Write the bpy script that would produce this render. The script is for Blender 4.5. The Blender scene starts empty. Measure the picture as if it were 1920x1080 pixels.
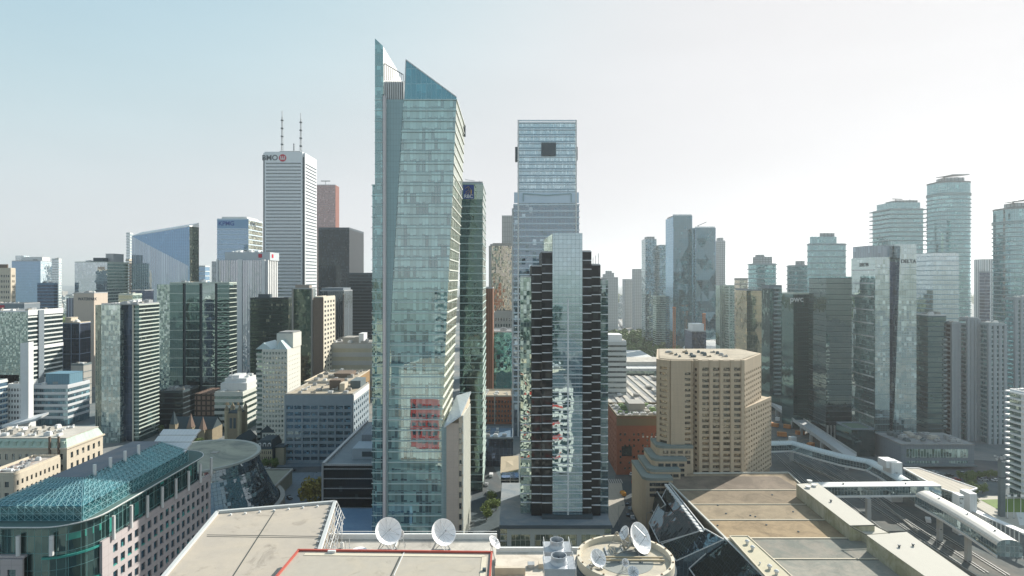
import bpy, math, random
from mathutils import Vector, Matrix
R = math.radians
F = 1100.0; H = 113.0; HY = 522.0; CX = 960.0        # focal length in photo pixels, eye height, horizon row

# ---------------------------------------------------------------- camera, sky, sun, exposure
sc = bpy.context.scene
C = sc.collection
cam = bpy.data.cameras.new('camera'); co = bpy.data.objects.new('camera', cam); C.objects.link(co)
co.location = (0, 0, H); co.rotation_euler = (R(90), 0, 0)
cam.sensor_width = 36; cam.lens = 36 * F / 1920; cam.shift_y = (HY - 540) / 1920
cam.clip_start = 1; cam.clip_end = 40000
sc.camera = co
SUN_AZ, SUN_EL = 46.0, 31.0                           # to the right of the view direction, above the horizon
HAZE = 0.000095
world = bpy.data.worlds.new('World'); sc.world = world; world.use_nodes = True
wn = world.node_tree; wn.nodes.clear()
sky = wn.nodes.new('ShaderNodeTexSky'); sky.sky_type = 'NISHITA'; sky.sun_disc = False
sky.sun_elevation = R(SUN_EL); sky.sun_rotation = R(SUN_AZ)
sky.air_density = 1.0; sky.dust_density = 1.0; sky.ozone_density = 1.5; sky.altitude = 100
hs = wn.nodes.new('ShaderNodeHueSaturation'); hs.inputs['Saturation'].default_value = 0.68; hs.inputs['Hue'].default_value = 0.485
bg = wn.nodes.new('ShaderNodeBackground'); bg.inputs['Strength'].default_value = 0.15
wo = wn.nodes.new('ShaderNodeOutputWorld')
wn.links.new(sky.outputs[0], hs.inputs['Color']); tn = wn.nodes.new('ShaderNodeMix'); tn.data_type = 'RGBA'; tn.blend_type = 'MULTIPLY'; tn.inputs[0].default_value = 1; tn.inputs[7].default_value = (0.87,1.0,1.04,1)
wn.links.new(hs.outputs[0], tn.inputs[6])
# thin high haze evens the sky out: radiance rolls off towards SKY_TOP per channel
SKY_TOP = (3.08, 3.06, 3.15); se = wn.nodes.new('ShaderNodeSeparateColor'); cb_ = wn.nodes.new('ShaderNodeCombineColor'); wn.links.new(tn.outputs[2], se.inputs[0])
for i_ in range(3):
    def m_(op, a, b):
        x = wn.nodes.new('ShaderNodeMath'); x.operation = op
        for k_, v_ in enumerate((a, b)):
            if isinstance(v_, (int, float)): x.inputs[k_].default_value = v_
            else: wn.links.new(v_, x.inputs[k_])
        return x.outputs[0]
    c_ = se.outputs[i_]; p_ = m_('POWER', m_('ADD', m_('POWER', m_('DIVIDE', c_, SKY_TOP[i_]), 5.0), 1.0), 0.2); wn.links.new(m_('DIVIDE', c_, p_), cb_.inputs[i_])
# faint high cloud streaks
wt_ = wn.nodes.new('ShaderNodeTexCoord'); wm_ = wn.nodes.new('ShaderNodeMapping'); wm_.inputs['Scale'].default_value = (1.2, 1.2, 5.0); wz = wn.nodes.new('ShaderNodeTexNoise'); wz.inputs['Scale'].default_value = 1.6; wz.inputs['Detail'].default_value = 6
wn.links.new(wt_.outputs['Generated'], wm_.inputs[0]); wn.links.new(wm_.outputs[0], wz.inputs['Vector'])
wv = wn.nodes.new('ShaderNodeVectorMath'); wv.operation = 'SCALE'; wn.links.new(cb_.outputs[0], wv.inputs[0]); wn.links.new(m_('ADD', m_('MULTIPLY', wz.outputs[0], 0.16), 0.92), wv.inputs['Scale'])
wn.links.new(wv.outputs[0], bg.inputs[0]); wn.links.new(bg.outputs[0], wo.inputs[0])
sl = bpy.data.lights.new('sun', 'SUN'); sl.energy = 4.5; sl.angle = R(0.5); sl.color = (1, 0.94, 0.84)
so = bpy.data.objects.new('sun', sl); C.objects.link(so); so.location = (600, 400, 700)
sd = Vector((math.sin(R(SUN_AZ)) * math.cos(R(SUN_EL)), math.cos(R(SUN_AZ)) * math.cos(R(SUN_EL)), math.sin(R(SUN_EL))))
so.rotation_euler = sd.to_track_quat('Z', 'Y').to_euler()
sc.view_settings.view_transform = 'Standard'; sc.view_settings.look = 'None'
sc.view_settings.exposure = 0.76; sc.view_settings.gamma = 1
sc.cycles.use_denoising = True
sc.cycles.max_bounces = 8; sc.cycles.glossy_bounces = 4; sc.cycles.diffuse_bounces = 3; sc.cycles.volume_bounces = 1
sc.cycles.transmission_bounces = 4; sc.cycles.transparent_max_bounces = 6; sc.cycles.caustics_reflective = False
sc.cycles.sample_clamp_indirect = 6

# ---------------------------------------------------------------- places
def P(px, py, z=0.0):
    Y = F * (H - z) / (py - HY); return Vector(((px - CX) / F * Y, Y, z))
def V(px, py, Y):
    return Vector(((px - CX) / F * Y, Y, H - (py - HY) * Y / F))
def XA(px, Y): return (px - CX) / F * Y
def ZA(py, Y): return H - (py - HY) * Y / F

# ---------------------------------------------------------------- materials
MATS = {}
def new_mat(name):
    m = bpy.data.materials.new(name); m.use_nodes = True; n = m.node_tree; n.nodes.clear(); return m, n
def N(n, t, **k):
    x = n.nodes.new(t)
    for a, b in k.items():
        if a.startswith('i_'): x.inputs[a[2:]].default_value = b
        else: setattr(x, a, b)
    return x
def mth(n, op, a, b=None, c=None):
    x = n.nodes.new('ShaderNodeMath'); x.operation = op
    for i, v in enumerate((a, b, c)):
        if v is None: continue
        if isinstance(v, (int, float)): x.inputs[i].default_value = v
        else: n.links.new(v, x.inputs[i])
    return x.outputs[0]
def mixc(n, f, a, b):
    x = n.nodes.new('ShaderNodeMix'); x.data_type = 'RGBA'
    for s, v in ((x.inputs[0], f), (x.inputs[6], a), (x.inputs[7], b)):
        if isinstance(v, (int, float)): s.default_value = v
        elif isinstance(v, tuple): s.default_value = (*v[:3], 1)
        else: n.links.new(v, s)
    return x.outputs[2]

def cool(c):
    """puts the teal cast of the shadows into dark neutral colours"""
    k = max(0.0, 1-max(c)/0.35)*(1 if max(c)-min(c) < .06 else 0); return (c[0]*(1-.28*k), c[1]*(1+.02*k), c[2]*(1+.12*k))
def stone(name, col, var=0.15, scale=0.35, rough=0.85, joint=None, jcol=0.6, streak=0.0, metal=0.0, spec=0.3, blotch=None, stain=0):
    """matt wall, roof or metal: colour with noise mottling, optional panel joints (u, v in metres) and blotches"""
    if name in MATS: return MATS[name]
    col = cool(col)
    m, n = new_mat(name); L = n.links.new
    tc = N(n, 'ShaderNodeTexCoord'); uv = tc.outputs['UV']; ob = tc.outputs['Object']
    no = N(n, 'ShaderNodeTexNoise', i_Scale=scale, i_Detail=5.0, i_Roughness=0.65); L(ob, no.inputs['Vector'])
    f = mth(n, 'MULTIPLY_ADD', no.outputs[0], 2 * var, 1 - var)
    n2 = N(n, 'ShaderNodeTexNoise', i_Scale=scale * 9, i_Detail=3.0); L(ob, n2.inputs['Vector'])
    f = mth(n, 'MULTIPLY', f, mth(n, 'MULTIPLY_ADD', n2.outputs[0], var, 1 - var / 2))
    if streak:
        mp = N(n, 'ShaderNodeMapping'); mp.inputs['Scale'].default_value = (1.2, 0.06, 1); L(uv, mp.inputs[0])
        n3 = N(n, 'ShaderNodeTexNoise', i_Scale=1.0, i_Detail=4.0); L(mp.outputs[0], n3.inputs['Vector'])
        f = mth(n, 'MULTIPLY', f, mth(n, 'MULTIPLY_ADD', n3.outputs[0], 2 * streak, 1 - streak))
    if joint:
        sp = N(n, 'ShaderNodeSeparateXYZ'); L(uv, sp.inputs[0])
        a = mth(n, 'LESS_THAN', mth(n, 'FRACT', mth(n, 'DIVIDE', sp.outputs[0], joint[0])), joint[2] / joint[0])
        b = mth(n, 'LESS_THAN', mth(n, 'FRACT', mth(n, 'DIVIDE', sp.outputs[1], joint[1])), joint[2] / joint[1])
        j = mth(n, 'MAXIMUM', a, b)
        f = mth(n, 'MULTIPLY', f, mth(n, 'MULTIPLY_ADD', j, jcol - 1, 1.0))
    base = (*col, 1)
    if blotch:
        n4 = N(n, 'ShaderNodeTexNoise', i_Scale=blotch[1], i_Detail=6.0, i_Roughness=0.7, i_Distortion=0.6); L(ob, n4.inputs['Vector'])
        rp = N(n, 'ShaderNodeMapRange'); rp.inputs[1].default_value = 0.42; rp.inputs[2].default_value = 0.62; L(n4.outputs[0], rp.inputs[0])
        base = mixc(n, rp.outputs[0], tuple(col), tuple(blotch[0]))
    if stain:
        n5 = N(n, 'ShaderNodeTexNoise', i_Scale=stain, i_Detail=7.0, i_Roughness=0.72, i_Distortion=1.2); L(ob, n5.inputs['Vector'])
        r5 = N(n, 'ShaderNodeMapRange'); r5.inputs[1].default_value = 0.56; r5.inputs[2].default_value = 0.72; r5.inputs[3].default_value = 1.0; r5.inputs[4].default_value = 0.66; L(n5.outputs[0], r5.inputs[0])
        f = mth(n, 'MULTIPLY', f, r5.outputs[0])
    vm = N(n, 'ShaderNodeVectorMath', operation='SCALE')
    if isinstance(base, tuple): vm.inputs[0].default_value = base[:3]
    else: L(base, vm.inputs[0])
    L(f, vm.inputs['Scale'])
    b = N(n, 'ShaderNodeBsdfPrincipled'); L(vm.outputs[0], b.inputs['Base Color'])
    b.inputs['Roughness'].default_value = rough; b.inputs['Metallic'].default_value = metal; b.inputs['Specular IOR Level'].default_value = spec
    o = N(n, 'ShaderNodeOutputMaterial'); L(b.outputs[0], o.inputs[0])
    MATS[name] = m; return m

def glass(name, tint, inner=(0.02, 0.03, 0.035), blind=(0.35, 0.36, 0.33), bf=0.2, w=1.5, h=3.6, mw=0.08, mh=0.1, mcol=(0.3, 0.32, 0.33),
          span=0.0, scol=(0.1, 0.12, 0.13), refl=0.35, tilt=0.02, wob=0.02, wsc=0.25, rough=0.02, rowmix=0.3, du=0.0, drop_=0.7):
    """curtain wall: grid of panes w x h metres with mullions, an opaque spandrel share, blinds, and reflections bent pane by pane"""
    if name in MATS: return MATS[name]
    inner, blind, mcol = cool(inner), cool(blind), cool(mcol)
    m, n = new_mat(name); L = n.links.new
    tc = N(n, 'ShaderNodeTexCoord'); sp = N(n, 'ShaderNodeSeparateXYZ'); L(tc.outputs['UV'], sp.inputs[0])
    ud = mth(n, 'DIVIDE', mth(n, 'ADD', sp.outputs[0], du), w); vd = mth(n, 'DIVIDE', sp.outputs[1], h)
    fu, fv = mth(n, 'FRACT', ud), mth(n, 'FRACT', vd)
    oi = N(n, 'ShaderNodeObjectInfo'); orr = mth(n, 'MULTIPLY', oi.outputs['Random'], 97.0)
    cb = N(n, 'ShaderNodeCombineXYZ'); L(mth(n, 'FLOOR', ud), cb.inputs[0]); L(mth(n, 'FLOOR', vd), cb.inputs[1]); L(orr, cb.inputs[2])
    wnn = N(n, 'ShaderNodeTexWhiteNoise', noise_dimensions='3D'); L(cb.outputs[0], wnn.inputs['Vector'])
    # neighbouring panes on a floor share blinds: a coarser cell mixed with the fine one
    cb2 = N(n, 'ShaderNodeCombineXYZ'); L(mth(n, 'FLOOR', mth(n, 'DIVIDE', ud, 4.0)), cb2.inputs[0]); L(mth(n, 'FLOOR', vd), cb2.inputs[1]); L(mth(n, 'ADD', orr, 7.5), cb2.inputs[2])
    wn2 = N(n, 'ShaderNodeTexWhiteNoise', noise_dimensions='3D'); L(cb2.outputs[0], wn2.inputs['Vector'])
    rr = mth(n, 'ADD', mth(n, 'MULTIPLY', wnn.outputs['Value'], 1 - rowmix), mth(n, 'MULTIPLY', wn2.outputs['Value'], rowmix))
    isb = mth(n, 'LESS_THAN', rr, bf)
    sc1 = N(n, 'ShaderNodeSeparateColor'); L(wnn.outputs['Color'], sc1.inputs[0])
    drop = mth(n, 'GREATER_THAN', fv, mth(n, 'MULTIPLY', sc1.outputs[1], drop_))     # blinds drawn part way down
    isb = mth(n, 'MULTIPLY', isb, drop)
    c = mixc(n, isb, tuple(inner), tuple(blind))
    vs = N(n, 'ShaderNodeVectorMath', operation='SCALE'); L(c, vs.inputs[0]); L(mth(n, 'MULTIPLY_ADD', sc1.outputs[2], 0.8, 0.6), vs.inputs['Scale'])
    opaque = None
    mul = mth(n, 'MAXIMUM', mth(n, 'LESS_THAN', fu, mw / w), mth(n, 'LESS_THAN', fv, mh / h))
    col = vs.outputs[0]
    if span > 0:
        isp = mth(n, 'LESS_THAN', fv, span); col = mixc(n, isp, col, tuple(scol))
    col = mixc(n, mul, col, tuple(mcol))
    # normal
    ge = N(n, 'ShaderNodeNewGeometry')
    tl = N(n, 'ShaderNodeVectorMath', operation='SUBTRACT'); L(wnn.outputs['Color'], tl.inputs[0]); tl.inputs[1].default_value = (0.5, 0.5, 0.5)
    t2 = N(n, 'ShaderNodeVectorMath', operation='SCALE'); L(tl.outputs[0], t2.inputs[0]); t2.inputs['Scale'].default_value = tilt
    nz = N(n, 'ShaderNodeTexNoise', i_Scale=wsc, i_Detail=2.0); L(ge.outputs['Position'], nz.inputs['Vector'])
    nl = N(n, 'ShaderNodeVectorMath', operation='SUBTRACT'); L(nz.outputs['Color'], nl.inputs[0]); nl.inputs[1].default_value = (0.5, 0.5, 0.5)
    n3 = N(n, 'ShaderNodeVectorMath', operation='SCALE'); L(nl.outputs[0], n3.inputs[0]); n3.inputs['Scale'].default_value = wob * 2
    ad = N(n, 'ShaderNodeVectorMath', operation='ADD'); L(ge.outputs['Normal'], ad.inputs[0]); L(t2.outputs[0], ad.inputs[1])
    ad2 = N(n, 'ShaderNodeVectorMath', operation='ADD'); L(ad.outputs[0], ad2.inputs[0]); L(n3.outputs[0], ad2.inputs[1])
    nm = N(n, 'ShaderNodeVectorMath', operation='NORMALIZE'); L(ad2.outputs[0], nm.inputs[0])
    df = N(n, 'ShaderNodeBsdfPrincipled'); L(col, df.inputs['Base Color']); df.inputs['Roughness'].default_value = 0.5; df.inputs['Specular IOR Level'].default_value = 0.2
    gl = N(n, 'ShaderNodeBsdfGlossy'); gl.inputs['Color'].default_value = (*tint, 1); gl.inputs['Roughness'].default_value = rough; L(nm.outputs[0], gl.inputs['Normal'])
    lw = N(n, 'ShaderNodeLayerWeight', i_Blend=0.35)
    fac = mth(n, 'ADD', refl, mth(n, 'MULTIPLY', lw.outputs['Fresnel'], (1 - refl) * 0.8))
    keep = mth(n, 'SUBTRACT', 1.0, mth(n, 'MULTIPLY', mul, 0.85))
    if span > 0: keep = mth(n, 'MULTIPLY', keep, mth(n, 'SUBTRACT', 1.0, mth(n, 'MULTIPLY', isp, 0.6)))
    fac = mth(n, 'MULTIPLY', fac, keep)
    mx = N(n, 'ShaderNodeMixShader'); L(fac, mx.inputs[0]); L(df.outputs[0], mx.inputs[1]); L(gl.outputs[0], mx.inputs[2])
    o = N(n, 'ShaderNodeOutputMaterial'); L(mx.outputs[0], o.inputs[0])
    MATS[name] = m; return m

# ---------------------------------------------------------------- mesh building
class MB:
    def __init__(s): s.v = []; s.f = []; s.sm = []
    def face(s, pts, sm=False):
        k = len(s.v); s.v += [tuple(p) for p in pts]; s.f.append(tuple(range(k, k + len(pts)))); s.sm.append(sm); return s
    def box(s, x0, x1, y0, y1, z0, z1, rz=0, c=None):
        if x0 > x1: x0, x1 = x1, x0
        if y0 > y1: y0, y1 = y1, y0
        p = [(x0,y0,z0),(x1,y0,z0),(x1,y1,z0),(x0,y1,z0),(x0,y0,z1),(x1,y0,z1),(x1,y1,z1),(x0,y1,z1)]
        if rz:
            cx, cy = c or ((x0+x1)/2, (y0+y1)/2); a, b = math.cos(rz), math.sin(rz)
            p = [(cx+(x-cx)*a-(y-cy)*b, cy+(x-cx)*b+(y-cy)*a, z) for x, y, z in p]
        for q in ((0,3,2,1),(4,5,6,7),(0,1,5,4),(1,2,6,5),(2,3,7,6),(3,0,4,7)): s.face([p[i] for i in q])
        return s
    def prism(s, poly, z0, z1, cap=True, base=True, sm=False):
        """poly counter-clockwise (x, y); z0/z1 numbers or lists"""
        n = len(poly); a = z0 if isinstance(z0, (list, tuple)) else [z0]*n; b = z1 if isinstance(z1, (list, tuple)) else [z1]*n
        ar = sum(poly[i][0]*poly[(i+1)%n][1]-poly[(i+1)%n][0]*poly[i][1] for i in range(n))
        if ar < 0: poly = poly[::-1]; a = a[::-1]; b = b[::-1]
        for i in range(n):
            j = (i+1) % n
            s.face([(poly[i][0],poly[i][1],a[i]),(poly[j][0],poly[j][1],a[j]),(poly[j][0],poly[j][1],b[j]),(poly[i][0],poly[i][1],b[i])], sm)
        if cap: s.face([(p[0],p[1],b[i]) for i, p in enumerate(poly)])
        if base: s.face([(p[0],p[1],a[i]) for i, p in enumerate(poly)][::-1])
        return s
    def bar(s, p, q, w=0.2, h=None):
        p, q = Vector(p), Vector(q); d = (q-p)
        if d.length < 1e-6: return s
        d.normalize(); up = Vector((0,0,1)) if abs(d.z) < .95 else Vector((0,1,0))
        a = d.cross(up).normalized()*w/2; b = a.cross(d).normalized()*(h or w)/2
        c0 = [p-a-b, p+a-b, p+a+b, p-a+b]; c1 = [x+(q-p) for x in c0]
        s.face(c0); s.face(c1[::-1])
        for i in range(4): j = (i+1) % 4; s.face([c0[j], c0[i], c1[i], c1[j]])
        return s
    def cyl(s, c, r, z0, z1, n=20, r1=None, cap=True, sm=True):
        r1 = r if r1 is None else r1
        lo = [(c[0]+r*math.cos(2*math.pi*i/n), c[1]+r*math.sin(2*math.pi*i/n), z0) for i in range(n)]
        hi = [(c[0]+r1*math.cos(2*math.pi*i/n), c[1]+r1*math.sin(2*math.pi*i/n), z1) for i in range(n)]
        for i in range(n): j = (i+1)%n; s.face([lo[i],lo[j],hi[j],hi[i]], sm)
        if cap: s.face(hi); s.face(lo[::-1])
        return s
    def lathe(s, c, prof, n=24, sm=True):
        for k in range(len(prof)-1):
            (r0,z0),(r1,z1) = prof[k], prof[k+1]
            for i in range(n):
                a, b = 2*math.pi*i/n, 2*math.pi*(i+1)/n
                q = [(c[0]+r0*math.cos(a),c[1]+r0*math.sin(a),z0),(c[0]+r0*math.cos(b),c[1]+r0*math.sin(b),z0),
                     (c[0]+r1*math.cos(b),c[1]+r1*math.sin(b),z1),(c[0]+r1*math.cos(a),c[1]+r1*math.sin(a),z1)]
                if r0 < 1e-6: q = [q[0], q[2], q[3]]
                elif r1 < 1e-6: q = q[:3]
                s.face(q, sm)
        return s
    def tube(s, p, q, r, n=8, r1=None):
        p, q = Vector(p), Vector(q); d = (q-p).normalized(); up = Vector((0,0,1)) if abs(d.z) < .95 else Vector((0,1,0))
        a = d.cross(up).normalized(); b = a.cross(d); r1 = r if r1 is None else r1
        c0 = [p+(a*math.cos(2*math.pi*i/n)+b*math.sin(2*math.pi*i/n))*r for i in range(n)]
        c1 = [q+(a*math.cos(2*math.pi*i/n)+b*math.sin(2*math.pi*i/n))*r1 for i in range(n)]
        for i in range(n): j = (i+1)%n; s.face([c0[j],c0[i],c1[i],c1[j]], True)
        s.face(c0); s.face(c1[::-1]); return s
    def build(s, name, mat, parent=None, origin=None, loc=None):
        """one mesh object; UV = metres along the surface and up it. origin: world point the verts are given against"""
        me = bpy.data.meshes.new(name); vs = s.v
        if origin is not None: ox, oy, oz = origin; vs = [(x-ox, y-oy, z-oz) for x, y, z in vs]
        me.from_pydata(vs, [], s.f)
        uv = me.uv_layers.new(name='uv').data
        for p in me.polygons:
            nn = p.normal
            if abs(nn.z) > 0.9: t = Vector((1,0,0)); b = Vector((0,1,0))
            else: t = Vector((-nn.y, nn.x, 0)).normalized(); b = nn.cross(t)
            if b.z < 0: b = -b
            for li in p.loop_indices:
                c = me.vertices[me.loops[li].vertex_index].co; uv[li].uv = (c.dot(t), c.dot(b))
        me.polygons.foreach_set('use_smooth', s.sm)
        me.materials.append(mat)
        o = bpy.data.objects.new(name, me); C.objects.link(o)
        if parent: o.parent = parent
        if loc is not None: o.location = loc
        return o
def thing(name, label, cat, loc=(0,0,0), rz=0, group=None, kind=None):
    o = bpy.data.objects.new(name, None); C.objects.link(o); o.location = loc; o.rotation_euler = (0,0,rz); o.empty_display_size = 1
    o['label'] = label; o['category'] = cat
    if group: o['group'] = group
    if kind: o['kind'] = kind
    return o
def tag(o, label, cat, group=None, kind=None):
    o['label'] = label; o['category'] = cat
    if group: o['group'] = group
    if kind: o['kind'] = kind
    return o
def struct(mb, name, mat): o = mb.build(name, mat); o['kind'] = 'structure'; return o
def again(o, parent, loc=None, scale=None, rot=None):
    c = o.copy(); C.objects.link(c); c.parent = parent
    if loc is not None: c.location = loc
    if scale is not None: c.scale = scale
    if rot is not None: c.rotation_euler = rot
    return c
def kids(o): return [x for x in list(C.objects) if x.parent == o]
def dup(root, parts, loc, rz=0, label=None, scale=1.0):
    """copy of a thing and its parts; parts = [(part, [sub-parts])]"""
    r = root.copy(); C.objects.link(r); r.location = loc; r.rotation_euler = (0,0,rz); r.scale = (scale,)*3
    if label: r['label'] = label
    for p, subs in parts:
        c = p.copy(); C.objects.link(c); c.parent = r
        for q in subs: d = q.copy(); C.objects.link(d); d.parent = c
    return r
def parts_of(root):
    return [(p, kids(p)) for p in kids(root)]
def text(body, size, mat, name, parent, loc, rot=(R(90),0,0), ext=0.05, bold=True, sx=1.0):
    cu = bpy.data.curves.new(name, 'FONT'); cu.body = body; cu.size = size; cu.extrude = ext; cu.align_x = 'CENTER'; cu.align_y = 'CENTER'
    if bold: cu.offset = size * 0.02
    t = bpy.data.objects.new(name, cu); C.objects.link(t)
    dg = bpy.context.evaluated_depsgraph_get(); me = bpy.data.meshes.new_from_object(t.evaluated_get(dg))
    C.objects.unlink(t); bpy.data.objects.remove(t)
    o = bpy.data.objects.new(name, me); me.materials.clear(); me.materials.append(mat); C.objects.link(o); o.parent = parent; o.location = loc; o.rotation_euler = rot; o.scale = (sx,1,1)
    return o
# ---------------------------------------------------------------- shared materials
concrete = stone('concrete', (0.36,0.35,0.32), 0.2, 0.2, streak=0.12)
concrete_dark = stone('concrete_dark', (0.16,0.17,0.17), 0.2, 0.2, streak=0.1)
cream = stone('cream_stone', (0.56,0.50,0.40), 0.14, 0.3, streak=0.12)
white_p = stone('white_panel', (0.72,0.73,0.72), 0.08, 0.3, rough=0.6, streak=0.08)
roof_grey = stone('roof_grey', (0.30,0.30,0.29), 0.25, 0.15, blotch=((0.2,0.2,0.2), 0.07))
roof_pale = stone('roof_pale', (0.52,0.49,0.43), 0.2, 0.2, stain=.12, blotch=((0.38,0.36,0.32), 0.09))
roof_tan = stone('roof_tan', (0.44,0.38,0.29), 0.2, 0.2, stain=.12, blotch=((0.32,0.28,0.21), 0.09))
metal_grey = stone('metal_grey', (0.42,0.44,0.45), 0.12, 0.5, rough=0.45, metal=0.4, joint=(1.0, 50, 0.08))
metal_white = stone('metal_white', (0.68,0.69,0.68), 0.08, 0.5, rough=0.4, joint=(1.2, 50, 0.07), jcol=0.75)
metal_dark = stone('metal_dark', (0.07,0.08,0.09), 0.15, 0.5, rough=0.45)
steel_teal = stone('steel_teal', (0.27,0.47,0.50), 0.1, 0.5, rough=0.4)
win = glass('window_glass', (0.75,0.85,0.88), (0.02,0.025,0.03), (0.4,0.38,0.33), 0.25, 0.9, 2.4, 0.06, 0.06, (0.12,0.12,0.12), refl=0.28, tilt=0.05)
win_d = glass('window_glass_dark', (0.6,0.7,0.75), (0.012,0.015,0.018), (0.25,0.22,0.18), 0.18, 0.9, 2.4, 0.06, 0.06, (0.07,0.07,0.07), refl=0.16, tilt=0.04)

_mesh = {}
def inst(kind, make, mat, parent, loc, scale=(1,1,1), rot=0.0):
    """a part that shares its mesh with its like elsewhere"""
    key = (kind, mat.name)
    if key not in _mesh:
        mb = MB(); make(mb); o = mb.build(kind.split(':')[0], mat, parent); _mesh[key] = o.data
    else:
        o = bpy.data.objects.new(kind.split(':')[0], _mesh[key]); C.objects.link(o); o.parent = parent
    o.location = loc; o.scale = scale; o.rotation_euler = (0,0,rot); return o
def mk_unit_a(m):   # louvred air handler, 1 x 1 x 1
    m.box(-.5,.5,-.5,.5,.08,.86); m.box(-.46,-.4,-.46,.46,0,.08); m.box(.4,.46,-.46,.46,0,.08)
    for k in range(4): m.box(-.52,-.5,-.4,.4,.18+.16*k,.26+.16*k); m.box(-.4,.4,-.52,-.5,.18+.16*k,.26+.16*k)
    m.cyl((-.22,0),.18,.86,1,12); m.cyl((.24,0),.18,.86,1,12)
def mk_unit_b(m):   # stepped plant room
    m.box(-.5,.5,-.5,.5,0,.7); m.box(-.3,.42,-.3,.36,.7,1); m.box(-.515,.515,-.515,.515,.66,.72); m.box(-.2,.0,-.51,-.5,0,.5)
def mk_unit_c(m):   # duct and vents
    m.box(-.5,.5,-.14,.14,.15,.55); m.box(-.5,-.2,-.5,-.14,.15,.6); m.cyl((.3,.32),.13,0,.9,10); m.cyl((.05,.36),.09,0,.6,10); m.box(-.45,-.38,-.1,.1,0,.15); m.box(.38,.45,-.1,.1,0,.15)
UN = [('rooftop_unit:a', mk_unit_a), ('rooftop_unit:b', mk_unit_b), ('rooftop_unit:c', mk_unit_c)]
def clutter(root, x0, x1, y0, y1, z, n, seed, mats=None, smin=2.0, smax=6.0):
    rr = random.Random(seed); mats = mats or (metal_grey, metal_white, concrete)
    cols = max(1, int(math.sqrt(n*1.5))); rows = max(1, math.ceil(n/cols)); k = 0
    for i in range(cols):
        for j in range(rows):
            if k >= n: return
            k += 1
            cw, rw = (x1-x0)/cols, (y1-y0)/rows
            sx, sy = min(rr.uniform(smin,smax), cw*.8), min(rr.uniform(smin,smax), rw*.8); sz = rr.uniform(.35,.6)*min(smax, max(sx,sy)+1)
            kd, mk = UN[rr.randrange(3)]
            inst(kd, mk, rr.choice(mats), root, (x0+cw*(i+.5)+rr.uniform(-.1,.1)*cw, y0+rw*(j+.5)+rr.uniform(-.1,.1)*rw, z), (sx,sy,sz))

def spot(xl, xr, yt, Y, xs=None, depth=28.0, yaw=0.0, z0=0.0):
    a = R(yaw); c, s = math.cos(a), math.sin(a)
    if xs is None:            # xl..xr is the whole outline: the far corner on the inner side sets it
        if xl > CX:
            mx = .4*(xr-xl); depth = min(depth, max(8.0, Y*mx/(xl-CX))); xl = min(CX+(xl-CX)*(Y+depth)/Y, xl+.45*(xr-xl))
        elif xr < CX:
            mx = .4*(xr-xl); depth = min(depth, max(8.0, Y*mx/(CX-xr))); xr = max(CX+(xr-CX)*(Y+depth)/Y, xr-.45*(xr-xl))
    A = Vector((XA(xl, Y), Y)); k = (xr-CX)/F; t = (k*A.y-A.x)/(c-k*s); B = A+Vector((c,s))*t
    if xs is not None:
        Q = B if xs > xr else A; m = (xs-CX)/F; depth = (Q.x-m*Q.y)/(s+m*c); depth = min(max(depth, 6), 90)
    zt = ZA(yt, (A.y if xs is None or xs < xl else B.y))
    return dict(A=A, w=t, d=depth, h=zt-z0, loc=((A.x+B.x)/2, (A.y+B.y)/2, z0), rz=a)
def roofing(root, w, d, h, mat, par=1.0, pmat=None, t=0.4):
    pmat = pmat or mat
    m = MB(); m.box(-w/2+t, w/2-t, t, d-t, h-0.3, h+0.05); m.build('roof', mat, root)
    m = MB(); m.box(-w/2, w/2, 0, t, h, h+par); m.box(-w/2, w/2, d-t, d, h, h+par); m.box(-w/2, -w/2+t, t, d-t, h, h+par); m.box(w/2-t, w/2, t, d-t, h, h+par)
    m.build('parapet', pmat, root)
def bands(root, w, d, h, fh, bh, proj, mat, zmin=3.0, name='floor_band', top=None, nmax=100, side=None):
    z = (top if top is not None else h)-bh; k = 0; first = None
    while z > zmin and k < nmax:
        if first is None: first = (MB().box(w/2+.01, w/2+proj, 0, d, 0, bh) if side == 'R' else MB().box(-w/2-proj, w/2+proj, -proj, d+proj, 0, bh)).build(name, mat, root, loc=(0,0,z))
        else: again(first, root, (0,0,z))
        z -= fh; k += 1
def piers(root, w, d, h, n, pw, proj, mat, side=0, nside=0, name='pier', z0=0.0, top=0.0, ends=True):
    first = None
    def put(x, y):
        nonlocal first
        if first is None: first = MB().box(-pw/2, pw/2, -proj, proj, z0, h+top).build(name, mat, root, loc=(x,y,0))
        else: again(first, root, (x,y,0))
    for i in range(n): put(-w/2+w*(i if ends else i+.5)/((n-1) if ends and n > 1 else n), 0)
    for s in ((-1,1) if side == 2 else ([side] if side else [])):
        for i in range(nside):
            o = again(first, root, (s*w/2, d*(i+.5)/nside, 0)); o.rotation_euler = (0,0,R(90))

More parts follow.
